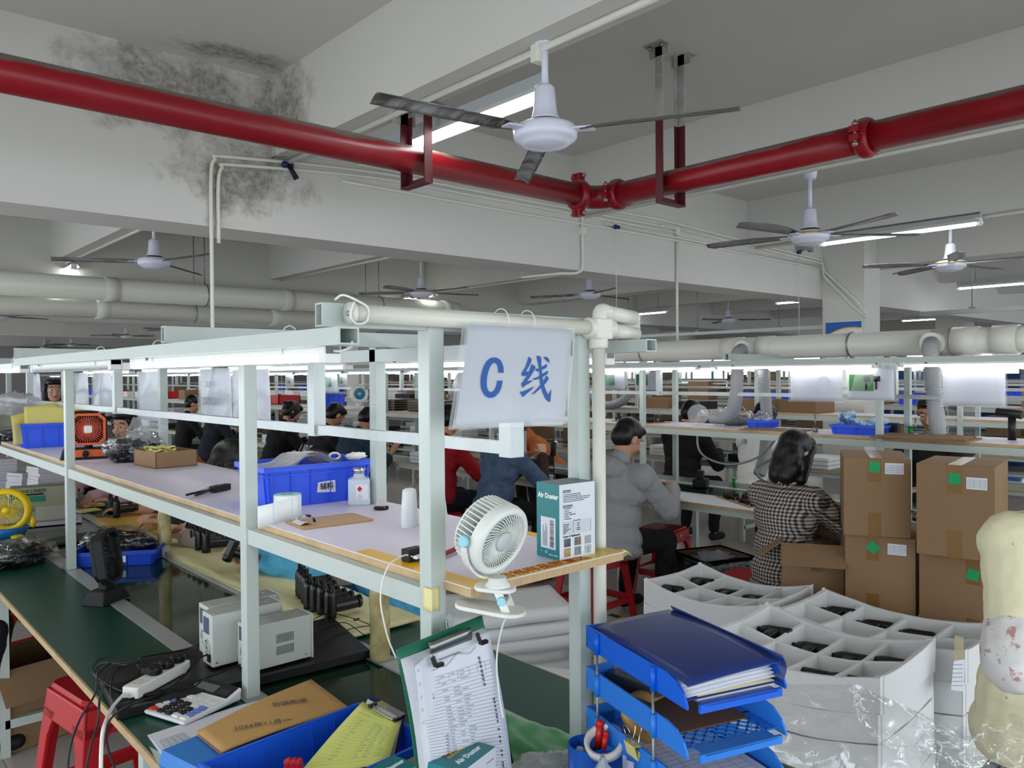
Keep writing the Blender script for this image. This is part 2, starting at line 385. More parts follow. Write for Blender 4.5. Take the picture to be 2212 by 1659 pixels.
# ------------------------------------------------------------------ ceiling fans
FANW=mat('white fan enamel','#d9dbea',.25); BLADE=mat('dusty metal fan blade','#a9abad',.4,.3,col2='#57534d',vscale=7,thr=(.42,.6),stretch=(.5,2,1))
BLADE5=mat('grey aluminium fan blade','#a3a2a6',.3,.7,var=.5,vscale=6); GOLD=mat('gold trim','#c9a640',.3,.9); DUST=mat('dust','#57544e',.9)
def fan_proto(nb,rod,name='ceiling_fan'):
    t=thing(name,'proto','fan')
    m=MB().at((0,0,rod+.245)); m.lathe([(.0,.1),(.046,.1),(.05,.09),(.047,.07),(.036,-.005),(.03,-.012),(.012,-.014)],24); m.build('canopy',FANW,t)
    MB().cyl((0,0,.17),(0,0,rod+.26),.0115,n=12).build('rod',FANW,t)
    m=MB(); m.lathe([(.0,.182),(.026,.18),(.034,.168),(.04,.10),(.046,.072),(.058,.060)],28)
    m.mat(BLACKM) if False else None
    m.build('motor_cover',FANW,t)
    m=MB(); m.lathe([(0,.062),(.05,.062),(.05,.045),(0,.045)],24); m.build('vent',BLACKM,t)
    m=MB(); m.lathe([(0,.047),(.085,.047),(.105,.038),(.11,.028),(.108,.002),(.1,-.008),(.086,-.012),(.084,-.018),(.07,-.026),(.03,-.034),(0,-.036)],32); m.build('motor_housing',FANW,t)
    if nb==5:
        m=MB(); m.lathe([(.109,.031),(.1115,.029),(.1115,.022),(.109,.02)],32); m.build('gold_band',GOLD,t)
    L=.64
    for k in range(nb):
        a=2*PI*k/nb
        m=MB().at((0,0,.02),(0,0,a))
        m.bar((.07,0,0),(.17,0,-.004),.05,.006)
        m.build('blade_bracket',FANW,t)
        m=MB().at((0,0,.02),(0,0,a))
        if nb==3:
            def f(u,v):
                x=.13+(L-.13)*u; wd=.062*(1 if u>.12 else .55+.45*u/.12); y=(v-.5)*wd; tw=R(14)
                return (x,y*math.cos(tw),y*math.sin(tw)-.010*(1-(2*v-1)**2)*-1-.01*u)
        else:
            def f(u,v):
                x=.13+(L-.13)*u; wd=(.05+.07*math.sin(min(u*1.15,1)*PI*.62))*(1 if u<.93 else math.sqrt(max(.05,1-((u-.93)/.075)**2))); y=(v-.5)*wd+.02*math.sin(u*PI); tw=R(10-4*u)
                return (x,y*math.cos(tw),y*math.sin(tw)+.012*(1-(2*v-1)**2))
        m.grid(f,20,6,.0025)
        o=m.build('blade',BLADE if nb==3 else BLADE5,t)
        if nb==3:
            m=MB().at((0,0,.02),(0,0,a)); rnd=random.Random(k)
            m.tube([tuple(Vector(f(i/30,0))+Vector((0,0,0))) for i in range(31)],.004,6,rad=[.0025+.0025*rnd.random() for i in range(31)]); m.build('dust_edge',DUST,o)
    return t
def put_fan(proto,px,z,a,label,first=False):
    """hub centre pixel, hub height, angle of one blade"""
    p=at(px[0],px[1],z=z)
    if first: proto.location=p; proto.rotation_euler=(0,0,a); proto['label']=label; proto['group']='ceiling fans'; return proto
    return copy_tree(proto,label=label,loc=p,rz=a,group='ceiling fans')
def blade_angle(hub,tip,z):
    h=at(*hub,z=z); t=at(*tip,z=z); return math.atan2(t.y-h.y,t.x-h.x)
F3=fan_proto(3,.08); F5=fan_proto(5,.12)
zf=2.40
put_fan(F3,(1178,300),zf,blade_angle((1178,300),(1590,245),zf),'large white ceiling fan with three dusty blades, nearest of all',True)
F3b=fan_proto(3,.08)
put_fan(F3b,(333,572),zf,blade_angle((333,572),(115,562),zf),'white three blade ceiling fan beyond the cross beam at left',True)
put_fan(F3b,(1275,640),zf,blade_angle((1275,640),(1372,650),zf),'small distant three blade ceiling fan above the hanging C sign')
put_fan(F3b,(1573,694),2.42,1.0,'dim far ceiling fan in the unlit part of the hall behind the white exhaust duct')
put_fan(F5,(1750,517),zf-.02,R(-42),'five blade ceiling fan with gold band, right of the red pipe corner',True)
put_fan(F5,(2053,577),zf,R(130),'five blade ceiling fan hanging beside a tube light at the right edge')
put_fan(F5,(910,637),zf,R(-12),'five blade ceiling fan in the middle bay just left of the hanging sign')
put_fan(F5,(145,657),zf,blade_angle((145,657),(300,662),zf),'five blade ceiling fan in front of the long drain pipes at far left')
put_fan(F5,(627,675),zf,blade_angle((627,675),(505,670),zf),'five blade ceiling fan just left of the open end of the near frame')
put_fan(F5,(273,728),zf,.3,'distant five blade ceiling fan low over the left lamp row')
put_fan(F5,(384,715),zf,.9,'distant five blade ceiling fan beside the ceiling conduit drop')
put_fan(F5,(155,747),zf,.1,'tiny far five blade ceiling fan, right of the farthest one')
put_fan(F5,(97,752),zf,.7,'tiny farthest five blade ceiling fan at the left')
put_fan(F5,(-6,688),zf,.2,'ceiling fan mostly cut off by the left edge of the picture')
put_fan(F5,(968,705),zf,.6,'partly hidden far ceiling fan seen above the near frame tube')
# ------------------------------------------------------------------ ceiling tube lights
GREYH=mat('grey lamp housing','#aab0b2',.4)
def batten(L,name='tube_light'):
    t=thing(name,'proto','lamp')
    MB().box(-.02,.02,-L/2,L/2,.03,.075).build('housing',GREYH,t)
    m=MB(); m.add([(-.022,-L/2,.03),(-.05,-L/2,0),(-.05,L/2,0),(-.022,L/2,.03),(.022,-L/2,.03),(.05,-L/2,0),(.05,L/2,0),(.022,L/2,.03)],[(0,1,2,3),(4,7,6,5),(0,3,7,4)],False); m.build('reflector',WHITEP,t)
    MB().cyl((0,-L/2+.03,.005),(0,L/2-.03,.005),.024,n=12).build('tube',GLOW,t)
    m=MB()
    for s_ in (-1,1): m.box(-.026,.026,s_*(L/2-.015)-.015,s_*(L/2-.015)+.015,-.022,.035)
    m.build('lamp_holder',WHITEP,t); return t
TL=batten(1.2)
TL.location=(2.02,2.66,2.615); TL['label']='tube light on the near beam behind the three blade fan, green cap at its end'
MB().cyl((0,-.60,.005),(0,-.57,.005),.0255).build('end_cap',mat('green cap','#2f8a3a',.4),TL)
g='tube lights under the ceiling beams'; TL['group']=g
def tl(x,y,z,lab,rz=0): return copy_tree(TL2,label=lab,loc=(x,y,z),rz=rz,group=g)
TL2=batten(1.2)
TL2.location=(6.28,2.57,2.66); TL2['label']='tube light behind the blades of the gold band fan, at upper right'; TL2['group']=g
lights=[((128,590),ZB-.05,0,'short looking tube light at far left below the beam end'),((775,655),2.66,0,'far tube light by the drain pipe elbow'),((880,645),2.6,0,'tube light seen behind the middle bay fan'),
 ((1380,678),2.6,0,'far tube light just right of the white pipe tee'),((1652,713),2.55,0,'far tube light behind the exhaust duct, left of the column'),((1762,648),2.6,0,'small far tube light at the left edge of the column head'),
 ((2018,689),2.6,0,'far tube light right of the column'),((2190,613),2.6,0,'tube light at the right edge above the cable tray'),((495,697),2.6,0,'far tube light beside the ceiling conduit drop at left')]
for (px,z,rz,lab) in lights:
    p=at(*px,z=z); q_=tl(p.x,p.y,z,lab,rz)
    for yy in (-.4,.4): MB().cyl((0,yy,.07),(0,yy,ZC-z),.004,n=6).build('hanger_rod',STEEL,q_)
# ------------------------------------------------------------------ red sprinkler pipe
REDPIPE=mat('red fire pipe enamel','#8f0c1a',.36,var=.2,vscale=3,col2='#7a0a16'); 
def dusty(m_):
    nt=m_.node_tree;N=nt.nodes;L=nt.links;b=N['Principled BSDF'];src=b.inputs['Base Color'].links[0].from_socket
    g=N.new('ShaderNodeNewGeometry');sx=N.new('ShaderNodeSeparateXYZ');L.new(g.outputs['Normal'],sx.inputs[0])
    tc=N.new('ShaderNodeTexCoord');n1=N.new('ShaderNodeTexNoise');n1.inputs['Scale'].default_value=6;n1.inputs['Detail'].default_value=8;L.new(tc.outputs['Object'],n1.inputs[0])
    ad=N.new('ShaderNodeMath');ad.operation='MULTIPLY_ADD';L.new(n1.outputs[0],ad.inputs[0]);ad.inputs[1].default_value=.8;L.new(sx.outputs['Z'],ad.inputs[2])
    rp=N.new('ShaderNodeValToRGB');rp.color_ramp.elements[0].position=.82;rp.color_ramp.elements[1].position=1.15;L.new(ad.outputs[0],rp.inputs[0])
    mx=N.new('ShaderNodeMix');mx.data_type='RGBA';L.new(rp.outputs[0],mx.inputs[0]);L.new(src,mx.inputs[6]);mx.inputs[7].default_value=lin('#6d5f57');L.new(mx.outputs[2],b.inputs['Base Color'])
dusty(REDPIPE)
BOLT=mat('galvanised bolt','#9a958c',.4,.8)
ZP=2.5; PC=Vector((3.06,2.745,ZP)); PR=.057
rp=thing('fire_pipe','red sprinkler main with a corner elbow running under the ceiling','pipe')
MB().cyl((-1.6,PC.y,ZP),(PC.x-.1,PC.y,ZP),PR,n=32).build('pipe_run',REDPIPE,rp)
MB().cyl((PC.x,PC.y-.1,ZP),(PC.x,1.36,ZP),PR,n=32).build('pipe_run',REDPIPE,rp)
MB().cyl((PC.x,1.36,ZP),(PC.x,-2.2,ZP),PR,n=32).build('pipe_run',REDPIPE,rp)
el=[(PC.x-.12,PC.y,ZP)]+[(PC.x-.1+.1*math.sin(R(a)),PC.y-.1+.1*math.cos(R(a)),ZP) for a in range(0,91,15)]+[(PC.x,PC.y-.12,ZP)]
MB().tube(el,PR*1.03,24).build('elbow',REDPIPE,rp)
def coupling(p,ax):
    """grooved clamp coupling around the pipe"""
    m=MB().at(p,(0,R(90),0) if ax=='x' else (R(90),0,0))
    m.lathe([(PR,-.028),(PR+.012,-.026),(PR+.02,-.012),(PR+.02,.012),(PR+.012,.026),(PR,.028)],28)
    for s_ in (-1,1):
        m.lathe([(PR+.004,s_*.028),(PR+.010,s_*.028),(PR+.010,s_*.018)],28)
    for s_ in (-1,1):
        for k in (-1,1): m.box(*sorted((s_*(PR+.012),s_*(PR+.05))),*sorted((k*.004,k*.028)),-.018,.018)
    o=m.build('coupling',REDPIPE,rp)
    m=MB().at(p,(0,R(90),0) if ax=='x' else (R(90),0,0))
    for s_ in (-1,1):
        x=s_*(PR+.036); m.cyl((x,-.045,0),(x,.05,0),.006,n=8); m.cyl((x,-.046,0),(x,-.034,0),.012,n=6); m.cyl((x,.030,0),(x,.042,0),.012,n=6)
    m.build('bolt',BOLT,o)
coupling((PC.x-.14,PC.y,ZP),'x'); coupling((PC.x,PC.y-.14,ZP),'y'); coupling((PC.x,1.36,ZP),'y')
RUST=mat('maroon hanger paint','#57171f',.5,var=.2); HW=mat('flaking white hanger paint','#b9b8b4',.7,col2='#8a8884',vscale=12); 
def hanger(along,c,top,lab,split):
    """U of flat angle iron; along = axis of the pipe it carries"""
    t=thing('pipe_hanger',lab,'pipe hanger',(c[0],c[1],0),0 if along=='x' else R(90))
    for s_ in (-1,1):
        m=MB(); y=s_*.085
        if split<top: m.mat(HW); m.box(-.02,.02,y-.003,y+.003,split,top); m.box(.017,.02,y,y-s_*.03,split,top)
        m.mat(RUST); zz=min(split,top); m.box(-.02,.02,y-.003,y+.003,ZP-PR-.045,zz); m.box(.017,.02,min(y,y-s_*.03),max(y,y-s_*.03),ZP-PR-.045,zz)
        m.build('strut',None,t)
        m=MB().mat(HW); m.box(-.055,.055,min(y,y+s_*.05),max(y,y+s_*.05),top-.005,top); m.box(-.055,.055,min(y-.003,y+.003),max(y-.003,y+.003),top-.05,top)
        f=m.build('flange',None,t)
        m=MB(); m.cyl((-.035,y+s_*.025,top-.02),(-.035,y+s_*.025,top-.004),.009,n=6); m.cyl((.035,y+s_*.025,top-.02),(.035,y+s_*.025,top-.004),.009,n=6); m.build('bolt',BOLT,f)
    MB().box(-.02,.02,-.09,.09,ZP-PR-.05,ZP-PR-.044).box(.016,.02,-.09,.09,ZP-PR-.045,ZP-PR-.015).build('cross_bar',RUST,t)
    return t
hanger('y',(3.06,2.28),ZC,'tall maroon and white iron hanger carrying the right run of the red pipe',2.78)
hanger('x',(1.93,2.745),ZB,'short iron hanger carrying the left run of the red pipe below the lamp beam',2.70)
# ------------------------------------------------------------------ conduits and the drain pipes
def conduit(name,lab,paths,r=.011,m=PVC,cat='conduit',clips=True,grp=None,boxes=()):
    t=thing(name,lab,cat,group=grp)
    for p in paths: MB().tube(p,r,10).build('pipe_run',m,t)
    for b in boxes: MB().cbox(b,(.055,.035,.06)).build('junction_box',m,t,bevel=.004)
    return t
yw=YX0-.013
A=at(455,345,y=yw)
conduit('wall_conduit','pair of white conduits bending down the cross beam at left to the near bench',
 [spline([(5.2,yw,2.75),(3.2,yw,2.745),(2.4,yw,2.74),(A.x+.10,yw,A.z+.03),(A.x+.02,yw,A.z+.005),(A.x,yw,A.z-.1),(A.x,yw,2.2),(A.x,yw,1.7)],6),
  spline([(5.2,yw,2.72),(3.2,yw,2.715),(2.4,yw,2.71),(A.x+.13,yw,A.z-.005),(A.x+.055,yw,A.z-.03),(A.x+.035,yw,A.z-.13),(A.x+.035,yw,2.25)],6)],.009)
conduit('wall_conduit','two parallel white conduits along the cross beam towards the column',
 [[(2.3,yw,2.77),(5.0,yw,2.80),(7.6,yw,2.72),(7.62,yw-.03,2.6),(7.64,3.5,2.3),(7.66,3.40,2.15)],[(5.0,yw,2.76),(7.6,yw,2.69),(7.6,yw-.03,2.55),(7.63,3.53,2.25),(7.66,3.40,2.12)]],.011)
conduit('wall_conduit','lower pair of white conduits along the cross beam, passing behind the red pipe corner',[spline([(2.2,yw,2.66),(3.4,yw,2.655),(4.3,yw,2.66),(6.0,yw,2.655),(7.6,yw,2.63)],6),[(4.35,yw,2.69),(7.6,yw,2.66)]],.009)
D=at(1258,475,y=yw)
conduit('wall_conduit','white conduit drop with a junction box right of the red pipe corner',
 [spline([(D.x+.06,yw,2.78),(D.x,yw,D.z+.02),(D.x,yw,2.4),(D.x-.02,yw+.02,2.318),(D.x-.1,yw+.15,2.315),(D.x-.15,4.3,2.315)],6)],.010,boxes=[(D.x,yw,D.z-.08)])
for px,zb,lab in ((1462,1.75,'long vertical white conduit with a square box, left of the gold band fan'),(1795,1.75,'long vertical white conduit with a square box next to the column')):
    D=at(px,500 if px<1700 else 562,y=yw); conduit('wall_conduit',lab,[[(D.x,yw,D.z),(D.x,yw,zb)]],.010,boxes=[(D.x,yw,D.z)])
conduit('beam_conduit','white conduit under the near beam with the tee that carries the big fan',[[(1.885,-1.6,ZB-.014),(1.885,3.8,ZB-.014)]],.013,boxes=[(1.885,1.95,ZB-.03)])
conduit('beam_conduit','white conduit under the second beam beside the gold band fan',[[(4.12,-.6,ZB-.014),(4.12,3.8,ZB-.014)]],.011)
conduit('beam_conduit','white conduit under the third beam at upper right',[[(6.34,-.6,ZB-.014),(6.34,3.8,ZB-.014)]],.011)
for i,x in enumerate((1.9,4.12,6.34)): conduit('beam_conduit',['thin conduit under the left beam beyond the cross beam','thin conduit under the middle beam beyond the cross beam','thin conduit under the right beam beyond the cross beam'][i],[[(x,4.2,ZB-.012),(x,8.6,ZB-.012)]],.011)
def drain(y,z,x1,r,lab,elbow=True):
    t=thing('drain_pipe',lab,'pipe')
    pts=[(-3,y,z),(x1,y,z)]
    if elbow: pts+= [(x1+.1,y,z),(x1+.18,y+.03,z),(x1+.22,y+.12,z),(x1+.22,y+.5,z)]
    MB().tube(pts,r,20).build('pipe_run',PVC,t)
    for x in (2.2,4.0,x1): MB().cyl((x-.06,y,z),(x+.06,y,z),r*1.08,n=20).build('socket_joint',PVC,t)
    for x in (.9,3.1,5.2):
        m=MB(); m.cyl((x,y,z+r),(x,y,3.1),.005,n=6); m.tube([(x,y+math.cos(a)*(r+.004),z+math.sin(a)*(r+.004)) for a in [2*PI*i/16 for i in range(16)]],.006,6,closed=True); m.build('strap',STEEL,t)
a=at(430,637,y=8.2); drain(8.2,a.z,6.2,.11,'upper fat ivory drain pipe crossing the left bays')
a=at(300,672,y=8.5); drain(8.5,a.z,4.6,.09,'lower ivory drain pipe crossing the left bays',False)
# cable tray and hanging wires in the dark part
def tray(p0,p1,lab,hooks):
    t=thing('cable_tray',lab,'cable tray'); p0=Vector(p0);p1=Vector(p1)
    m=MB(); m.bar(p0,p1,.10,.004); 
    d=(p1-p0).normalized(); s_=d.cross(Vector((0,0,1)))
    for k in (-1,1): m.bar(p0+s_*.05*k+Vector((0,0,.02)),p1+s_*.05*k+Vector((0,0,.02)),.003,.04)
    m.build('channel',ALU,t)
    for f in hooks:
        p=p0.lerp(p1,f); MB().cyl(p,(p.x,p.y,ZC),.004,n=6).build('hanger_rod',STEEL,t); MB().cbox(p+Vector((0,0,.03)),(.05,.05,.06)).build('clamp',STEEL,t)
zt_=2.15
tray((9.6,9.5,zt_),(9.6,4.4,zt_),'galvanised cable tray hung left of the column',(.3,.55,.8))
tray((9.0,3.4,zt_+.05),(9.0,-1.5,zt_+.05),'galvanised cable tray hung right of the column',(.1,.35,.7))
BRN=mat('blue cord lock','#12205a',.4)
def cord(p0,p1,lab,nm='clear_string'):
    t=thing(nm,lab,'cord'); p0=Vector(p0);p1=Vector(p1)
    MB().tube([p0,p0.lerp(p1,.5)+Vector((.004,0,0)),p1],.0022,6).build('line',film('clear cord',a=.5),t)
    m=MB(); m.ball(p0,.018); m.ball(p0+Vector((.03,0,0)),.014); m.build('anchor',BRN,t); return t
p=at(1330,490,y=3.8); cord(p,(p.x,p.y,1.75),'thin clear cord hanging from a blue anchor on the cross beam')
p=at(1725,545,y=3.8); cord(p,(p.x,p.y,1.75),'thin clear cord hanging in front of the column side of the cross beam')
t=thing('anchor_socket','small blue and grey plug fixed on the cross beam beside the conduit bend','plug')
p=at(618,357,y=yw); m=MB(); m.ball(p+Vector((-.012,-.01,0)),.018); m.ball(p+Vector((.022,-.01,0)),.016); m.build('knob',BRN,t); MB().cyl(p+Vector((.01,-.015,-.005)),p+Vector((.04,-.035,-.07)),.011,.015,n=12).build('plug_body',BLACKM,t)
# ------------------------------------------------------------------ assembly benches
def led_proto(L,lit=True):
    """slim LED work lamp, hangs from a frame tube"""
    t=thing('work_lamp','proto','lamp')
    m=MB(); m.box(-.012,.016,-L/2,L/2,-.002,.022); m.build('housing',WHITEP,t)
    dif=GLOW if lit else mat('unlit diffuser','#cfd6d6',.35)
    pr_=[(.012*math.cos(R(a)),.013*math.sin(R(a))-.002) for a in range(180,361,20)]
    m=MB(); vs=[(x,yy,z) for yy in (-L/2+.02,L/2-.02) for x,z in pr_]; k=len(pr_); m.add(vs,[(i,i+1,i+1+k,i+k) for i in range(k-1)],True); m.build('diffuser',dif,t)
    for s_ in (-1,1):
        m=MB(); yy=s_*(L/2-.011); m.box(-.0145,.0175,yy-.011,yy+.011,-.018,.0235); m.build('end_cap',WHITEP,t,bevel=.003)
    for s_ in (-.35,.33): MB().tube([(.018*math.cos(a)+.002,s_*L,.018*math.sin(a)*1.9+.018) for a in [2*PI*i/12 for i in range(12)]],.0016,5,closed=True).build('cable_tie',WHITEP,t)
    MB().box(-.0135,-.011,L/2-.14,L/2-.125,.003,.017).build('switch',BLACKP,t)
    return t
LED=led_proto(1.03); LEDOFF=led_proto(1.03,False); LED_used=False
def hang_led(x,y,z,label,lit=True,group='lit work lamps'):
    src=LED if lit else LEDOFF
    if src['label']=='proto': src.location=(x,y,z); src['label']=label; src['group']=group; return src
    return copy_tree(src,label=label,loc=(x,y,z),group=group)
def bench(label,xc,y0,y1,posts,cross,near=False,shelfz=1.218,top=1.69,side=PAINT,z=.75,frontbeam=((None,None),(None,None)),halfw=.5):
    t=thing('assembly_bench',label,'workbench',(xc,0,0))
    B=lambda n_,m_=side,**k: None
    # work surfaces
    zt=z
    MB().box(-halfw,-.23,y0,y1,zt-.022,zt).build('worktop',GREENM,t)
    MB().box(.24,halfw,y0,y1,zt-.022,zt).build('worktop',GREENM,t)
    MB().box(-halfw-.006,-halfw,y0,y1,zt-.022,zt-.001).build('wood_edge',WOOD,t); MB().box(halfw,halfw+.006,y0,y1,zt-.022,zt-.001).build('wood_edge',WOOD,t)
    MB().box(-.17,.18,y0,y1,zt-.03,zt-.004).build('conveyor_belt',BELT,t)
    for a,b in ((-.23,-.17),(.18,.24)): MB().box(a,b,y0,y1,zt-.07,zt+.002).build('belt_rail',mat('light grey rail','#b4b8b7',.35,.15),t)
    for s_ in (-1,1): MB().box(*sorted((s_*(halfw-.02),s_*(halfw-.055))),y0,y1,zt-.062,zt-.023).build('apron',side,t)
    # legs and posts
    W=.036
    for py in posts:
        for s_ in (-1,1):
            m=MB(); x=s_*.2
            m.box(x-W/2,x+W/2,py-W/2,py+W/2,zt,top); m.build('post',side,t,bevel=.0025)
            MB().box(x-.03,x+.03,py-.045,py+.045,zt,zt+.005).build('post_foot',ALU,t)
            xx=s_*(halfw-.04); MB().box(xx-W/2,xx+W/2,py-W/2,py+W/2,0,zt-.062).build('leg',side,t)
        MB().box(-halfw+.04,halfw-.04,py-.018,py+.018,.12,.156).build('stretcher',side,t)
    # shelf
    e0,e1=(posts[0]-.10,posts[-1]+.1) if near else (y0,y1)
    MB().box(-.19,.235,e0,e1,shelfz-.002,shelfz).build('shelf_laminate',LAM,t)
    MB().box(-.188,.233,e0+.002,e1-.002,shelfz-.018,shelfz-.002).build('shelf_board',WOOD,t)
    for s_ in (-1,1):
        x=s_*.2 if not near else (-.2 if s_<0 else .2)
        ya=posts[0]; MB().box(x-.012,x+.012,ya,e1 if not near else posts[-1],shelfz-.058,shelfz-.019).build('shelf_rail',side,t)
    for py in posts[1 if near else 0:]: MB().box(-.19,.19,py-.01,py+.01,shelfz-.056,shelfz-.02).build('shelf_cross_rail',side,t)
    # hanging mid rail with short drop posts, steel
    for i,py in enumerate(posts):
        MB().box(-.018,.018,py-.018,py+.018,1.432,top).build('drop_post',ALU,t)
        if i: MB().box(-.012,.012,posts[i-1]+.018,py-.018,1.437,1.462).build('mid_rail',ALU,t)
    # head frame
    MB().box(.182,.218,posts[0],e1,top-.05,top-.014).build('head_rail',ALU,t)
    for cy in cross: MB().hollow((-.43,cy,top+.012),(.40,cy,top+.012),.025,.040).build('cross_tube',side,t)
    for x,(a,b) in zip((-.44,.33),frontbeam):
        if a is None: continue
        MB().hollow((x,a,top-.028),(x,b,top-.028),.036,.028 if near else .03).build('lamp_beam',side,t)
    return t
XC=1.073
P1=[1.2,2.02,3.91,5.8,7.7]
b1=bench('nearest long assembly bench with green tops, glossy belt and a pale grey frame',XC,.35,8.2,P1,[1.2,1.97,3.76,5.7],near=True,frontbeam=((1.085,3.62),(1.10,8.0)))
# yellowed foam sheet on the far work surface, and dirty packing tape round two posts
FOAMY=mat('yellowed foam sheet','#e0dcae',.5,var=.18,vscale=5,bump=.5,bscale=26,col2='#c4bc83',stretch=(1,.18,1),bdist=.004)
FOAMO=mat('golden wrapped mat','#dcae4e',.35,var=.2,vscale=7,bump=.4,bscale=22,stretch=(1,.3,1))
t=thing('foam_mat','long yellowed foam sheet taped over the far worktop','mat',(XC,0,0))
def fm(u,v): 
    yy=2.22+1.95*u; xx=.195+.30*v
    return (xx+.004*math.sin(yy*17),yy,.760+.003*noise.noise(Vector((xx*14,yy*9,0))))
MB().grid(fm,60,10,.009).build('foam_sheet',FOAMY,t)
MB().tube([(.197,2.22+i*.05,.757) for i in range(39)],.007,6).build('taped_edge',film('old tape edge','#d9d2a0',.55),t)
t=thing('foam_mat','golden yellow wrapped mat on the far worktop at left','mat',(XC,0,0))
MB().box(.20,.50,4.2,5.15,.751,.762).build('mat_sheet',FOAMO,t)
OLDT=mat('old yellow packing tape','#c9bb86',.25,var=.35,vscale=14,bump=.8,bscale=30,col2='#8f8356')
for y,z0,z1,lab in ((2.02,.755,1.12,'yellowed tape wrapped thickly round the foot of the rear post'),(3.91,.80,1.12,'yellow tape wrapped round the rear post by the duster hands')):
    t=thing('post_wrap',lab,'tape',(XC+.2,y,0))
    MB().grid(lambda u,v:((.028+.005*noise.noise(Vector((u*5,v*7,y))))*math.cos(2*PI*u)*1.05,(.028+.005*noise.noise(Vector((u*5+9,v*7,y))))*math.sin(2*PI*u)*1.05,z0+(z1-z0)*v),24,24,0,True).build('tape_winding',OLDT,t)
# lamps of the near bench
zl=1.638
hang_led(.645,1.675,zl,'lit LED work lamp under the front tube of the near frame, closest lamp')
hang_led(.645,2.88,zl,'unlit LED work lamp in the middle of the front tube',False)
hang_led(.645,4.10,zl,'lit LED work lamp at the left edge of the front tube')
for i,y in enumerate((1.75,2.95,4.15,5.4)):
    hang_led(1.42,y,zl,['lit LED work lamp on the rear tube behind the corner post','lit LED work lamp on the rear tube, second from its end','lit LED work lamp on the rear tube, third from its end','lit LED work lamp on the rear tube, fourth from its end'][i])
# lamp leads
t=thing('lamp_lead','short white lead looping from the closest lamp into the open tube end','cable')
MB().tube(spline([(.648,1.175,1.642),(.650,1.14,1.640),(.652,1.11,1.646),(.640,1.088,1.652)],6),.0022,6).build('cord',WHITEP,t)
# white PVC rail, tee and upright
t=thing('pvc_pipe_frame','ivory PVC pipe rail with a tee and a tall upright at the bench end','pipe')
yp=1.165
a=(.70,yp,1.706); 
MB().cyl((.68,yp,1.704),(1.27,yp,1.700),.0155,n=20).build('rail_pipe',PVC,t)
m=MB(); m.at((.685,yp,1.704),(0,R(90),0)); m.lathe([(0,-.006),(.0185,-.006),(.019,0),(.019,.003),(.0165,.004)],24); m.build('round_cap',PVC,t)
m=MB(); m.cyl((.676,yp,1.704),(.681,yp,1.704),.005,n=8); m.build('screw',CHROME,t)
m=MB(); m.cyl((1.262,yp,1.70),(1.345,yp,1.70),.022,n=20); m.cyl((1.30,yp,1.70),(1.30,yp,1.655),.0215,n=20); m.cbox((1.30,yp,1.698),(.05,.044,.046)); m.build('tee',PVC,t,bevel=.004)
MB().cyl((1.30,yp,1.665),(1.30,yp,.752),.0145,n=18).build('upright_pipe',PVC,t)
MB().cyl((1.34,yp,1.697),(1.43,yp,1.690),.0155,n=18).build('stub_pipe',PVC,t)
m=MB(); m.tube(spline([(1.335,yp,1.735),(1.31,yp-.002,1.738),(1.30,yp-.004,1.725),(1.302,yp-.004,1.71)],5),.0165,14); m.cyl((1.33,yp,1.735),(1.42,yp,1.727),.0165,n=18); m.ball((1.42,yp,1.727),.0165); m.build('bent_stub',PVC,t)
t=thing('lamp_lead','white cord looped over the round cap of the PVC rail','cable')
MB().tube(spline([(.668,1.19,1.728),(.675,1.175,1.735),(.69,1.155,1.725),(.705,1.145,1.712),(.70,1.143,1.690),(.683,1.148,1.686),(.674,1.15,1.70),(.68,1.148,1.722)],6),.0022,6).build('cord',WHITEP,t)
# the hanging sign
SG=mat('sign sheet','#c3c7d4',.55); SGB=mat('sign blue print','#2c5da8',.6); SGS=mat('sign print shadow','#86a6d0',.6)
tl_=at(1012,701,y=1.135);tr_=at(1236,712,y=1.135);bl_=at(984,917,y=1.10);br_=at(1219,909,y=1.10)
t=thing('line_sign','plastic sleeved sheet reading C and a blue character, hung from the PVC rail','sign')
SLV=film('sign sleeve',a=.25,bump=.2,bscale=6)
def sg(u,v,off=0):
    p=tl_.lerp(tr_,u).lerp(bl_.lerp(br_,u),v); b_=.002*math.sin(PI*v)+.0015*math.sin(u*5)
    return p+Vector((0,-b_-off,0))
MB().grid(lambda u,v:sg(u,v),12,12,.0012).build('paper_sheet',SG,t)
MB().grid(lambda u,v:sg(-.03+1.055*u,-.02+1.05*v,.003),12,12).build('clear_sleeve',SLV,t)
MB().grid(lambda u,v:sg(-.035+1.05*u,-.01+1.06*v,-.006),12,12).build('clear_sleeve',SLV,t)
for u in (.345,.60):
    c=sg(u,-.03); m=MB(); m.tube([(c.x+.001,c.y+.030+.024*math.cos(a)-.008,c.z+.006+.024*math.sin(a)) for a in [2*PI*i/20 for i in range(20)]],.0012,6,closed=True); m.build('hanging_ring',WHITEP,t)
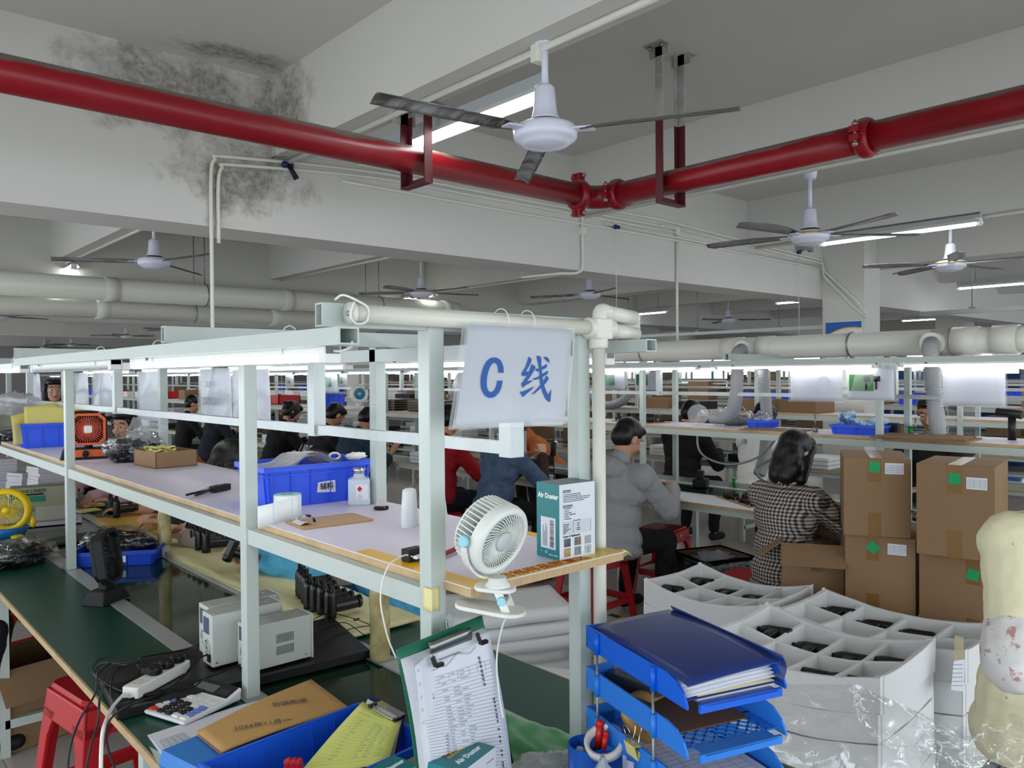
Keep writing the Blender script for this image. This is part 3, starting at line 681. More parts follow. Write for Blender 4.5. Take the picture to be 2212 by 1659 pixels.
# glyph outlines, in the 2212x1561 detail frame of the sheet (origin 980,690, scale 6.506)
def glyph(strokes,m_,dx=0,dy=0,off=.0028,nm='lettering'):
    m=MB()
    cx_=[(233,80),(1655,152),(45,1465),(1545,1415)]
    def uv(x,y):
        # inverse bilinear by iteration
        u=v=.5
        for _ in range(12):
            X=(1-v)*((1-u)*cx_[0][0]+u*cx_[1][0])+v*((1-u)*cx_[2][0]+u*cx_[3][0]); Y=(1-v)*((1-u)*cx_[0][1]+u*cx_[1][1])+v*((1-u)*cx_[2][1]+u*cx_[3][1])
            u+=(x-X)/1450; v+=(y-Y)/1360
        return u,v
    for s_ in strokes:
        pts=[sg(*uv(x+dx,y+dy),off) for x,y in s_]
        m.add(pts,[tuple(range(len(pts)))],False)
    m.build(nm,m_,t)
G=[ # C, as quads along its stroke
]
outer=[(640,762),(636,680),(610,600),(570,560),(520,547),(465,560),(415,610),(375,690),(350,790),(338,880),(342,960),(362,1030),(395,1080),(430,1103),(480,1107),(530,1085),(575,1035),(605,970),(625,872)]
inner=[(566,762),(566,700),(553,650),(530,625),(508,625),(480,650),(455,700),(435,760),(420,830),(415,900),(418,960),(432,1000),(455,1025),(478,1027),(500,1015),(522,985),(540,935),(547,900),(550,872)]
G+= [[outer[i],outer[i+1],inner[i+1],inner[i]] for i in range(len(outer)-1)]
X=[[(985,535),(1030,570),(1022,610),(985,680),(945,745),(905,800),(895,812),(880,775),(893,755),(940,680),(970,600)],
   [(940,745),(1000,748),(1060,745),(1000,800),(905,808),(893,800)],
   [(1030,640),(1080,670),(1085,690),(1040,770),(985,850),(940,905),(885,905),(900,890),(960,800),(1000,720)],
   [(885,900),(960,880),(1050,862),(1000,905),(940,935),(905,965),(895,962),(880,920)],
   [(858,1022),(900,1020),(960,995),(1068,950),(1040,985),(960,1050),(915,1090),(900,1090),(870,1050)],
   [(1105,522),(1150,530),(1172,560),(1170,640),(1175,720),(1140,735),(1125,640),(1108,570)],
   [(1140,730),(1176,715),(1185,800),(1210,930),(1255,1030),(1275,1060),(1268,1105),(1290,1160),(1240,1125),(1185,1020),(1150,900),(1142,800)],
   [(1275,1060),(1298,1030),(1320,985),(1318,1060),(1312,1160),(1290,1160),(1262,1110)],
   [(1205,540),(1245,540),(1280,560),(1295,600),(1285,625),(1265,605),(1220,570)],
   [(1070,712),(1130,700),(1190,675),(1240,642),(1260,650),(1250,690),(1200,715),(1140,735),(1110,745)],
   [(1040,840),(1100,830),(1160,795),(1220,760),(1255,735),(1275,742),(1262,780),(1200,815),(1130,850),(1075,862)],
   [(1240,800),(1278,825),(1280,850),(1235,910),(1180,960),(1120,1010),(1070,1050),(1022,1058),(1060,1030),(1130,960),(1190,890),(1225,840)]]
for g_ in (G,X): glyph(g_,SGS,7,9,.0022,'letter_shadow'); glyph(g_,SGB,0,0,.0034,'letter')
# ------------------------------------------------------------------ reusable goods
def crate(name,lab,w,d,h,loc,rz,m=None,cat='crate',group=None,ribs=4,lip=.008):
    """open plastic stacking crate, origin at the middle of its base"""
    m=m or BLUEP; t=thing(name,lab,cat,loc,rz,group); th=.003; tp=.93
    b=MB()
    def ring(k,z,i=0): return [(sx*(w/2*k-i),sy*(d/2*k-i),z) for sx,sy in ((-1,-1),(1,-1),(1,1),(-1,1))]
    vs=ring(tp,0)+ring(1,h)+ring(1,h,th)+ring(tp,th,th); fs=[]
    for a in (0,4,8):
        for i in range(4): j=(i+1)%4; fs.append((a+i,a+j,a+4+j,a+4+i))
    fs+=[(3,2,1,0),(12,13,14,15)]
    b.add(vs,fs,False); b.build('body',m,t)
    b=MB(); r0=ring(1,h-.001,-lip); r1=ring(1,h-.001,-.0005); r2=ring(1,h+.003,-lip); r3=ring(1,h+.003,-.0005); r4=ring(1,h-.012,-lip)
    vs=r0+r2+r3+r1; fs=[]
    for a in (0,4,8):
        for i in range(4): j=(i+1)%4; fs.append((a+i,a+j,a+4+j,a+4+i))
    for i in range(4): j=(i+1)%4; fs.append((12+i,12+j,j,i))
    b.add(vs,fs,False)
    for s_ in (-1,1):
        b.box(-w/2-lip,w/2+lip,*sorted((s_*(d/2+lip),s_*(d/2+lip-.002))),h-.012,h); b.box(*sorted((s_*(w/2+lip),s_*(w/2+lip-.002))),-d/2-lip,d/2+lip,h-.012,h)
    b.build('rim',m,t)
    b=MB(); hb=h*.8
    for s_ in (-1,1):
        for i in range(ribs+1):
            x=-w/2*.93+w*.93*i/ribs; b.bar((x*.95,s_*d/2*tp,.002),(x,s_*(d/2-.001),h-.01),.003,.012,up=(0,1,0))
        for i in range(3):
            y=-d/2*.85+d*.85*i/2; b.bar((s_*w/2*tp,y*.95,.002),(s_*(w/2-.001),y,h-.01),.003,.012,up=(1,0,0))
        b.bar((-w/2*.99,s_*(d/2*.985+.002),hb),(w/2*.99,s_*(d/2*.985+.002),hb),.003,.007,up=(0,1,0))
        b.bar((s_*(w/2*.985+.002),-d/2*.99,hb),(s_*(w/2*.985+.002),d/2*.99,hb),.003,.007,up=(1,0,0))
    b.build('rib',m,t).__setitem__('kind','stuff')
    return t
def carton(name,lab,w,d,h,loc,rz,open_=False,group=None,m=None,th=.004,cat='box',flaps=None,seam=True):
    t=thing(name,lab,cat,loc,rz,group); m=m or CARD
    b=MB()
    if not open_:
        b.box(-w/2,w/2,-d/2,d/2,0,h); b.build('body',m,t,bevel=.003)
    else:
        for s_ in (-1,1): b.box(*sorted((s_*w/2,s_*(w/2-th))),-d/2,d/2,0,h); b.box(-w/2,w/2,*sorted((s_*d/2,s_*(d/2-th))),0,h)
        b.box(-w/2,w/2,-d/2,d/2,0,th); b.build('body',m,t)
        for fl in (flaps or []):
            side,ang,L=fl
            a=R(ang)
            f=MB()
            if side[0]=='x':
                s_=1 if side[1]=='+' else -1; f.at((s_*w/2,0,h),(0,0,0 if s_>0 else PI)); f.add([(0,-d/2,0),(0,d/2,0),(L*math.cos(a),d/2,L*math.sin(a)),(L*math.cos(a),-d/2,L*math.sin(a))],[(0,1,2,3)],False)
            else:
                s_=1 if side[1]=='+' else -1; f.at((0,s_*d/2,h),(0,0,R(90)*s_)); f.add([(0,-w/2,0),(0,w/2,0),(L*math.cos(a),w/2,L*math.sin(a)),(L*math.cos(a),-w/2,L*math.sin(a))],[(0,1,2,3)],False)
            o=f.build('flap',m,t); q=o.modifiers.new('s','SOLIDIFY'); q.thickness=th; q.offset=0
    return t
def blob(b,c,r,amp=.15,freq=3,seed=0,n=28,m_=18,flat=.0,pinch=None):
    """crumpled closed lump; flat = share of its height cut to a flat foot"""
    c=Vector(c)
    def f(u,v):
        th=PI*v; a=2*PI*u; p=Vector((math.sin(th)*math.cos(a),math.sin(th)*math.sin(a),math.cos(th)))
        q=1+amp*noise.noise(p*freq+Vector((seed,seed*2,0)))+amp*.5*noise.noise(p*freq*2.7+Vector((seed,0,seed)))
        x,y,z=p.x*r[0]*q,p.y*r[1]*q,p.z*r[2]*q
        if pinch and z>pinch[0]*r[2]:
            k=(z-pinch[0]*r[2])/r[2]; s_=max(pinch[1],1-k*pinch[2]); x*=s_; y*=s_; z+=k*r[2]*pinch[3]
        z=max(z,-r[2]*(1-flat))
        return (c.x+x,c.y+y,c.z+z)
    return b.grid(f,n,m_,0,True)
def plug(b,*a): return b
DUST_M=mat('black glossy abs','#0b0b0d',.28,spec=.6)
def duster_proto():
    """air duster gun: barrel with nozzle along +z, grip along +x"""
    t=thing('air_duster','proto','air duster')
    m=MB(); m.lathe([(0,0),(.017,0),(.02,.003),(.0205,.02),(.0205,.085),(.019,.096),(.0125,.107),(.0105,.109),(.0095,.128),(.0075,.128),(.0075,.12),(0,.12)],22); m.build('barrel',DUST_M,t)
    m=MB(); m.lathe([(.0212,.022),(.0215,.023),(.0215,.026),(.0212,.027)],20); m.build('ring_band',BLACKM,t)
    m=MB(); m.at((0,0,.045),(0,R(90),0)); m.prism([(.017*math.cos(a)*1.3,.0155*math.sin(a)) for a in [2*PI*i/16 for i in range(16)]],.012,.105,.004)
    m.build('grip',DUST_M,t,bevel=0)
    m=MB(); m.box(.028,.05,-.004,.004,.063,.069); m.build('trigger',BLACKM,t)
    m=MB(); m.at((.106,0,.045),(0,R(90),0)); m.prism([(.019*math.cos(a)*1.25,.0165*math.sin(a)) for a in [2*PI*i/16 for i in range(16)]],0,.014,.003); m.build('grip_cap',DUST_M,t)
    return t
DUSTER=duster_proto()
def duster(loc,rot,label,group='black air dusters'):
    if DUSTER['label']=='proto': DUSTER['label']=label; DUSTER['group']=group; DUSTER.location=loc; DUSTER.rotation_euler=rot; return DUSTER
    return copy_tree(DUSTER,label=label,loc=loc,rot=rot,group=group)
# ------------------------------------------------------------------ things on the near shelf
SZ=1.2183
def face_rot(p,q):   # heading of the line p->q on the ground
    return math.atan2(q[1]-p[1],q[0]-p[0])
# big crate
t=crate('storage_crate','big blue crate with a paper label reading 辅料, full of plastic bags',.335,.225,.118,(1.150,2.245,SZ),-.05,ribs=5)
LBL=thing('x','','') ; bpy.data.objects.remove(LBL)
m=MB(); m.add([(-.012,-.110,.035),(.048,-.1115,.031),(.046,-.1140,.066),(.044,-.1142,.068),(.008,-.1140,.066),(-.010,-.1135,.064)],[(0,1,2,3,4,5)],False)
lb=m.build('paper_label',PAPER,t); s_=lb.modifiers.new('s','SOLIDIFY'); s_.thickness=.0004
text('辅料',.0225,INK,t,(.018,-.1142,.050),(R(93.5),0,0),offset=.0002)
BAGM=film('frosted zip bag',col='#d9d9dc',a=.42,rough=.3,bump=.8,bscale=12)
t=thing('zip_bag','clear zip bags heaped out of the big blue crate','bag',(1.11,2.26,SZ+.075),0)
def zb(u,v):
    x=-.15+.30*u; y=-.09+.17*v
    z=.028+.050*math.exp(-((u-.62)/.25)**2)*(1-.3*v)+.010*noise.noise(Vector((u*6,v*5,1)))-.02*max(0,.3-u)
    return (x,y,z)
MB().grid(zb,26,14).build('bag_film',BAGM,t)
MB().grid(lambda u,v:(lambda p:(p[0]*.9,p[1]*.85,p[2]-.012))(zb(u,v)),20,12).build('bag_film',BAGM,t)
m=MB(); blob(m,(0,0,.0),(.13,.08,.032),.3,3,4); m.build('contents',mat('brownish parts','#8e6a5c',.7,var=.4,vscale=20),t)
t=thing('scissors','white handled scissors sticking out of the big blue crate','scissors',(1.245,2.23,SZ+.10))
m=MB(); m.tube([(.018*math.cos(a),.003*math.sin(a),.028+.010*math.sin(a)) for a in [2*PI*i/16 for i in range(16)]],.0035,6,closed=True); m.build('handle',WHITEP,t)
MB().box(.02,.025,-.002,.002,-.08,.03).build('blade',STEEL,t)
t=thing('glove','white glove with a yellow tag lying over the rim of the big crate','glove',(1.315,2.20,SZ+.118))
m=MB(); blob(m,(-.01,0,.006),(.035,.02,.014),.4,3,2,16,10); m.build('fabric',mat('white cloth','#e9e9e6',.9),t)
# left crate with yellow sheets
t=crate('storage_crate','blue crate at the left end of the shelf, stuffed with yellow sheets',.34,.21,.13,(1.055,5.03,SZ),-.08,ribs=4)
for i,(dx,dy,rz_,h_) in enumerate(((-.02,-.05,.05,.21),(.03,-.01,-.12,.23),(.0,.05,.1,.22),(-.08,.0,.3,.18))):
    s=thing('yellow_sheet',['yellow sheet standing in the left blue crate, front one with a folded corner','yellow sheet standing in the left blue crate, second from front','yellow sheet standing in the left blue crate, at its back','short yellow sheet leaning at the left side of the left blue crate'][i],'paper',(1.055+dx,5.03+dy,SZ+.01),rz_,group='yellow sheets in the left crate')
    MB().grid(lambda u,v:(-.14+.28*u,.03*math.sin(u*3)*v+.02*v*v,.01+h_*v*(1-.25*abs(u-.5)*(1 if i else .2))),14,8,.0006).build('sheet',mat('bright yellow paper','#f6e88a',.7),s)
t=thing('barcode_scanner','black L shaped tool on the yellow sheets in the left crate','tool',(1.20,4.93,SZ+.175),0)
m=MB(); m.box(-.08,.05,-.01,.01,0,.02); m.box(-.02,.05,-.01,.01,-.015,0); m.build('body',BLACKM,t,bevel=.002)
# orange box fan
ORG=mat('orange plastic','#e2560f',.35)
t=thing('box_fan','orange and black octagonal desk fan with a white centre and a round knob','desk fan',(.995,4.10,SZ),R(-16)); t.scale=(.9,)*3
m=MB(); 
def octo(w_,h_,c): return [(-w_+c,-h_),(w_-c,-h_),(w_,-h_+c),(w_,h_-c),(w_-c,h_),(-w_+c,h_),(-w_,h_-c),(-w_,-h_+c)]
def frame_ring(b,po,pi,y0,y1):
    k=len(po); vs=[(x,y0,z) for x,z in po]+[(x,y0,z) for x,z in pi]+[(x,y1,z) for x,z in po]+[(x,y1,z) for x,z in pi]; fs=[]
    for i in range(k):
        j=(i+1)%k; fs+=[(i,j,k+j,k+i),(2*k+j,2*k+i,3*k+i,3*k+j),(j,i,2*k+i,2*k+j),(k+i,k+j,3*k+j,3*k+i)]
    b.add(vs,fs,False)
m.at((0,0,.155)); frame_ring(m,octo(.082,.082,.028),octo(.070,.070,.024),-.03,-.016); m.build('front_frame',ORG,t)
m=MB().at((0,0,.155)); frame_ring(m,octo(.080,.080,.027),octo(.070,.070,.024),-.016,.03); m.build('casing',BLACKM,t)
m=MB().at((0,0,.155))
for i in range(40):
    a=2*PI*i/40; r1=.070*min(1/max(abs(math.cos(a)),abs(math.sin(a))),1.30); m.bar((.019*math.cos(a),-.024,.019*math.sin(a)),(r1*math.cos(a+.12),-.024,r1*math.sin(a+.12)),.0022,.005,up=(0,1,0))
for rr in (.03,.045,.058): m.tube([(rr*math.cos(a),-.024,rr*math.sin(a)) for a in [2*PI*i/24 for i in range(24)]],.0013,5,closed=True)
m.build('grille',ORG,t)
m=MB().at((0,0,.155)); 
for i in range(5):
    a0=2*PI*i/5; m.grid(lambda u,v:((.015+.05*u)*math.cos(a0+v*.8),.0+.012*(v-.5),(.015+.05*u)*math.sin(a0+v*.8)),4,4,.0015)
m.build('blades',mat('dark violet blade','#4a3a6a',.4),t)
m=MB().at((0,0,.155)); frame_ring(m,octo(.019,.019,.006),octo(.001,.001,.0003),-.031,-.026); m.build('centre_badge',WHITEP,t)
MB().box(-.078,.078,.03,.04,.075,.235).build('rear_plate',BLACKM,t,bevel=.006)
m=MB(); m.add([(-.13,-.05,0),(.13,-.05,0),(.13,.07,0),(-.13,.07,0),(-.115,-.035,.058),(.115,-.035,.058),(.115,.06,.058),(-.115,.06,.058)],[(0,3,2,1),(4,5,6,7),(0,1,5,4),(1,2,6,5),(2,3,7,6),(3,0,4,7)],False); m.build('base',BLACKM,t,bevel=.006)
m=MB(); m.add([(-.105,-.0478,.014),(.105,-.0478,.014),(.09,-.0385,.050),(-.09,-.0385,.050)],[(0,1,2,3)],False); q=m.build('orange_panel',mat('orange panel','#d5622a',.4),t)
q.modifiers.new('s','SOLIDIFY').thickness=.002
m=MB().at((-.012,-.045,.032),(R(105),0,0)); m.lathe([(0,0),(.016,0),(.015,.014),(.012,.016),(0,.016)],20); m.build('knob',BLACKP,t)
MB().cyl((0,.01,.055),(0,.01,.08),.02).build('neck',BLACKM,t)
MB().box(.074,.088,-.01,.03,.07,.2).build('side_arm',BLACKM,t,bevel=.004)
# bag of black parts with a tall clear zip bag
def parts_bag(name,lab,loc,r,seed,tall=0,rz=0,nparts=60):
    t=thing(name,lab,'bag',loc,rz); rnd=random.Random(seed)
    m=MB()
    for i in range(nparts):
        a=rnd.uniform(0,2*PI); q=rnd.random()**.5*.8; z=rnd.uniform(.15,.85)*(1-q*.5)*r[2]*1.5
        c=Vector((math.cos(a)*q*r[0],math.sin(a)*q*r[1],max(.012,z))); d=Vector((rnd.uniform(-1,1),rnd.uniform(-1,1),rnd.uniform(-.6,.6))).normalized()*.03
        m.cyl(c-d,c+d,rnd.uniform(.008,.014),rnd.uniform(.006,.014),n=7)
    blob(m,(0,0,r[2]*.62),(r[0]*.86,r[1]*.84,r[2]*.72),.35,5,seed+1,30,18,.3)
    o=m.build('contents',BLACKP,t); o['kind']='stuff'
    m=MB(); blob(m,(0,0,r[2]*.78),(r[0],r[1],r[2]),.22,2.6,seed,40,26,.25); o=m.build('bag_film',CLEAR,t)
    return t
t=parts_bag('parts_bag','clear bag of black parts beside the orange fan, tall zip bag standing over it',(1.12,3.84,SZ),(.13,.10,.075),3,nparts=110)
m=MB(); m.grid(lambda u,v:(-.06+.15*u+.07*v,.03+.02*math.sin(u*4)+.01*v,.03+.17*v-.05*u*v),14,14); m.build('zip_bag_film',film('zip film',a=.3,bump=.5,bscale=8),t)
m=MB(); blob(m,(.02,.0,.10),(.05,.04,.045),.5,4,9,24,16); m.build('knotted_top',BAGM,t)
m=MB(); m.rbox(-.1,-.04,.03,.05,.0,.03,.004); 
t=thing('jar_stopper','small frosted plastic lid between the parts bag and the cardboard tray','lid',(1.20,3.70,SZ))
MB().rbox(-.022,.022,-.02,.02,0,.028,.006).build('cap_body',mat('frosted plastic','#e2e6ea',.4,alpha=.75),t)
# small open carton
t=carton('cardboard_tray','small open cardboard box holding yellow wrappers, near the middle of the shelf',.175,.24,.068,(1.163,3.55,SZ),.06,True)
for i in range(3):
    MB().grid(lambda u,v:(-.08+.09*u+.01*i,-.1+.13*v+.03*i,.066+.012*noise.noise(Vector((u*4+i,v*4,0)))+.006*i),8,8,.0005).build('wrapper',YELLOWPAPER,t)
# pliers and pen
t=thing('black_tool','black pliers lying with a clear pen left of the big blue crate','tool',(.99,2.58,SZ),.5)
m=MB(); m.tube([(-.10,.015,.008),(-.05,.012,.01),(0,.0,.012)],.004,8); m.tube([(-.10,-.02,.008),(-.05,-.014,.01),(0,0,.012)],.004,8); m.box(0,.08,-.012,.012,.002,.022); m.build('body',BLACKM,t,bevel=.003)
MB().cyl((-.03,.03,.007),(.07,.035,.018),.004,n=8).build('grip_pin',mat('clear plastic','#ccd3d8',.2,alpha=.6),t)
# label roll
t=thing('label_roll','roll of blank white labels with pale blue liner, strip hanging over the shelf edge','roll',(.965,1.985,SZ),0)
CY=mat('pale cyan liner','#a9dde0',.5); LB=mat('white label','#eef4f6',.5)
m=MB(); m.lathe([(.012,.0),(.036,.0),(.036,.063),(.012,.063)],36); m.build('roll_body',LB,t)
m=MB(); m.lathe([(.014,.0632),(.036,.0632),(.036,.0642),(.014,.0642)],36); m.build('liner_edge',CY,t)
m=MB(); m.lathe([(.010,.0),(.0145,.0),(.0145,.0645),(.010,.0645),(.010,0)],24); m.build('core',CARDE,t)
path=[(.036*math.cos(R(a))*1.01,.036*math.sin(R(a))*1.01) for a in range(-20,-101,-16)]+[(-.03,-.040),(-.07,-.050),(-.105,-.048)]
pth=spline([(x,y,0) for x,y in path],6)
m=MB(); k=len(pth)-1
m.grid(lambda u,v:(lambda p:(p.x,p.y,.003+.058*v-.022*max(0,u-.55)*1.2))(pth[min(k,int(u*k+.5))]),k,1,.0005); m.build('label_strip',LB,t)
for ui in (.36,.62,.86):
    p=pth[int(ui*k)]; q=pth[int(ui*k)+1]; zz=-.022*max(0,ui-.55)*1.2; MB().bar(p+Vector((0,0,.0032+zz)),p+Vector((0,0,.0608+zz)),.0018,.0018).build('label_gap',CY,t)
# wooden clipboard
CB=mat('tan hardboard','#bd9663',.5,var=.1,vscale=6,stretch=(8,1,1))
t=thing('clipboard','small bare tan clipboard lying flat in front of the label roll','clipboard',(1.02,1.857,SZ),-.09)
MB().rbox(-.098,.098,-.066,.066,0,.004,.012).build('board',CB,t)
m=MB(); m.add([(-.092,-.03,.0042),(-.092,.03,.0042),(-.078,.03,.010),(-.078,-.03,.010),(-.062,-.03,.0045),(-.062,.03,.0045)],[(0,1,2,3),(3,2,5,4)],False); q=m.build('clip_plate',CHROME,t); q.modifiers.new('s','SOLIDIFY').thickness=.001
m=MB(); m.tube(spline([(-.08,.03,.012),(-.06,.032,.016),(-.05,.015,.018),(-.05,-.015,.018),(-.06,-.032,.014),(-.08,-.03,.012)],4),.0015,6); m.build('clip_wire',CHROME,t)
MB().cyl((-.05,.008,.019),(-.052,.028,.018),.0035,n=8).build('rubber_tip',BLACKP,t); MB().cyl((-.052,-.02,.017),(-.056,-.036,.013),.0035,n=8).build('rubber_tip',BLACKP,t)
# solvent bottle
t=thing('pump_bottle','translucent square bottle with a chrome lid and hazard label beside the big crate','bottle',(1.222,2.045,SZ),R(-32))
TR=mat('translucent plastic','#dbe8ee',.25,alpha=.72)
m=MB(); m.rbox(-.032,.032,-.026,.026,0,.078,.008,4); m.build('body',TR,t)
m=MB(); m.lathe([(.026,.078),(.018,.083),(.016,.086),(.016,.094)],20); m.build('neck',TR,t)
m=MB(); m.lathe([(.0,.108),(.017,.108),(.020,.105),(.020,.100),(.018,.098),(.0185,.093),(.016,.091)],24); m.build('lid',CHROME,t)
RED=mat('hazard red','#b5252b',.6)
m=MB(); m.box(-.010,.026,-.0268,-.0262,.016,.062); m.build('label',PAPER,t)
m=MB(); m.add([(.002,-.0272,.050),(.010,-.0272,.058),(.002,-.0272,.042+.024),(-.006,-.0272,.058)],[(0,1,2,3)],False); 
m=MB(); m.add([(.002,-.0272,.040),(.0095,-.0272,.049),(.002,-.0272,.058),(-.0055,-.0272,.049)],[(0,1,2,3)],False); m.build('hazard_mark',RED,t)
m=MB(); m.tube([(.002,-.0272,.019),(.0075,-.0272,.026),(.002,-.0272,.033),(-.0035,-.0272,.026)],.0004,4,closed=True); m.build('mark_outline',INK,t)
# small round filter
t=thing('filter_cartridge','small pleated white filter on a black cap standing by the crate','filter',(1.222,1.925,SZ))
m=MB(); m.lathe([(0,0),(.020,0),(.0215,.003),(.0215,.007),(.018,.009),(.013,.011)],24); m.build('cap',BLACKP,t)
m=MB(); n_=44; vs=[];
for z,r in ((.010,.0150),(.036,.0115)):
    for i in range(n_): rr=r if i%2 else r-.0022; vs.append((rr*math.cos(2*PI*i/n_),rr*math.sin(2*PI*i/n_),z))
m.add(vs,[(i,(i+1)%n_,n_+(i+1)%n_,n_+i) for i in range(n_)]+[tuple(range(n_,2*n_))],False); m.build('pleats',mat('pleated filter paper','#d3d2cc',.8),t)
# wrapped items
for i,(x,y,rz_) in enumerate(((1.133,1.655,.3),(1.178,1.60,-.4))):
    t=thing('wrapped_part',['part wrapped in translucent white film standing upright left of the corner post','second film wrapped part, mostly hidden behind the corner post'][i],'wrapped part',(x,y,SZ),rz_)
    m=MB(); m.grid(lambda u,v:((.027-.008*v*v+.003*noise.noise(Vector((math.cos(2*PI*u)*2,math.sin(2*PI*u)*2,v*5+i))))*math.cos(2*PI*u)*(1 if v<.97 else .4),(.018-.004*v+.003*noise.noise(Vector((math.cos(2*PI*u)*2,9,v*5))))*math.sin(2*PI*u)*(1 if v<.97 else .4),.098*v),24,20,0,True); m.build('film_wrap',mat('milky film','#dfe1e4',.3,bump=.6,bscale=40,alpha=.93),t)
# yellow floor tape along the shelf end, red curved handle, charger
YT=mat('yellow tape','#efb80e',.3); WT=mat('pale film tape','#e3e4d4',.25)
t=thing('shelf_tape','yellow tape strips round the near end of the shelf, one with red handwriting','tape',(0,0,SZ))
MB().box(.885,.925,1.10,1.50,0,.0005).build('tape_strip',YT,t); MB().box(1.275,1.306,1.10,1.60,0,.0005).build('tape_strip',YT,t)
MB().box(.925,1.275,1.10,1.142,0,.0005).build('tape_strip',mat('pale yellow tape','#e9cf3a',.35),t)
text('合格样品放置区',.036,mat('red marker','#b8431e',.7),t,(1.09,1.120,.0009),(0,0,0),offset=.0002,spacing=.92)
t=thing('tape_flag','flap of pale yellow tape curling off the far shelf corner','tape',(1.31,1.12,SZ-.006))
m=MB(); m.grid(lambda u,v:(.0+.028*u,-.018+.032*v,.004-.016*u*u+.004*math.sin(v*5)),8,6,.0004); m.build('tape_piece',YELLOWPAPER,t)
t=thing('tape_flag','square of pale yellow tape stuck on the front corner post at shelf height','tape',(.853,1.181,SZ-.035))
m=MB(); m.grid(lambda u,v:(-.001,.004+.030*u-.012,-.02+.044*v),4,4,.0004); m.grid(lambda u,v:(-.001+.022*u,-.0009,-.022+.044*v+.003*math.sin(u*3)),4,4,.0004); m.build('tape_piece',mat('pale tape','#e6dca0',.6),t)
t=thing('pry_bar','dark red curved tool handle lying behind the corner post','tool',(1.07,1.36,SZ+.008),.25)
MB().tube(spline([(-.11,-.02,0),(-.05,-.012,0),(0,0,0),(.035,.02,0),(.04,.035,0)],6),.0055,10).build('handle_grip',mat('dark red rubber','#8d1f2c',.4),t)
t=thing('usb_charger','black USB charger block taped to the front edge of the shelf','charger',(.928,1.345,SZ+.0006),.1)
MB().box(-.02,.022,-.013,.013,0,.026).build('block',BLACKM,t,bevel=.002)
t=thing('usb_cable','white USB cable looping down from the charger behind the clipboard','cable')
a=at(893,1203,z=SZ+.012); pts=[a,at(872,1200,d=1.60),at(838,1225,d=1.56),at(822,1290,d=1.54),at(836,1370,d=1.52),at(856,1422,d=1.50)]
MB().tube(spline(pts,8),.0017,8).build('cord',WHITEP,t); MB().bar(a+Vector((-.001,-.008,0)),a+Vector((.02,-.002,.001)),.010,.006).build('usb_plug',WHITEP,t)
# clip fan
FW_=mat('white fan plastic','#e4e7e1',.3); CYB=mat('pale blue button','#9ad4e4',.35)
fc=at(1074,1162,d=1.415); t=thing('clip_fan','white clip on desk fan with pale blue buttons clamped on the near shelf corner','desk fan',fc)
ax=(RT*.71-UP*.34-FW*.62).normalized()       # where the fan looks
M_=frame_rot(Vector((0,0,1)).cross(ax),ax).to_4x4()  # local z = fan axis
def fanmb():
    b=MB(); b.M=M_; return b
RR=.0655
m=fanmb(); m.lathe([(RR,-.006),(RR+.0015,.002),(RR,.012),(RR-.004,.017),(RR-.010,.018),(RR-.013,.0165),(RR-.013,.013),(RR-.009,.010),(RR-.008,-.006),(RR,-.006)],56); m.build('front_ring',FW_,t)
m=fanmb(); m.lathe([(RR-.006,-.046),(RR-.004,-.046),(RR-.004,-.043),(RR-.006,-.043),(RR-.006,-.046)],40)
for i in range(44):
    a=2*PI*i/44; m.bar((RR*.985*math.cos(a),RR*.985*math.sin(a),-.005),((RR-.004)*math.cos(a),(RR-.004)*math.sin(a),-.045),.002,.0035,up=(math.cos(a),math.sin(a),0))
m.lathe([(0,-.052),(.03,-.050),(.05,-.046),(RR-.006,-.044),(.05,-.043),(0,-.048)],40)
m.build('rear_cage',FW_,t)
m=fanmb(); NB=46
for i in range(NB):
    a=2*PI*i/NB; pts=[((.017+.036*q)*math.cos(a+.55*q),(.017+.036*q)*math.sin(a+.55*q),.014+.004*math.sin(q*PI)) for q in [k/5 for k in range(6)]]
    m.tube(pts,.0011,5)
m.lathe([(.0505,.013),(.0525,.0145),(.0545,.013),(.0525,.0115),(.0505,.013)],48)
m.build('grille',FW_,t)
m=fanmb(); m.lathe([(0,.0205),(.013,.0205),(.0175,.018),(.018,.012),(0,.012)],32); m.build('hub_cap',mat('hub grey','#c4cbca',.35),t)
m=fanmb()
for i in range(4):
    a0=2*PI*i/4; m.grid(lambda u,v:((.012+.034*u)*math.cos(a0+v*1.1),(.012+.034*u)*math.sin(a0+v*1.1),-.012+.022*(v-.5)),5,6,.0012)
m.build('blades',mat('pale aqua blade','#b5dade',.35,alpha=.9),t)
m=fanmb(); m.cyl((0,0,-.044),(0,0,-.005),.016,n=16); m.build('motor',FW_,t)
# yoke, pivot buttons, neck, clamp
side=Vector((ax.y,-ax.x,0)).normalized(); up_=Vector((0,0,1)); bk=-ax*.012
up2_=(up_-ax*up_.dot(ax)*.6).normalized()
pts=[bk+side*(RR+.006)*math.cos(a)+up2_*(RR+.008)*math.sin(a) for a in [R(-180+180*i/24) for i in range(25)]]
m=MB(); 
for i in range(24): 
    p,q=pts[i],pts[i+1]; wd=.010+.016*math.sin(PI*i/24); m.bar(p,q,wd,.0035,up=(p+q)/2)
m.build('yoke',FW_,t)
for s_ in (-1,1):
    c=bk+side*s_*(RR+.006); m=MB(); m.cyl(c,c+side*s_*.006,.0115,.0095,20); m.build('pivot_button',CYB,t)
hd=Vector((.6,-.8,0)).normalized()  # the clamp's mouth opens away from hd
px_=Vector((-hd.y,hd.x,0))
base=Vector((0,0,-RR-.008))
m=MB(); m.M=Matrix.Translation(base); m.lathe([(.016,.004),(.017,-.004),(.022,-.009),(.024,-.013),(0,-.013)],24); m.build('neck',FW_,t)
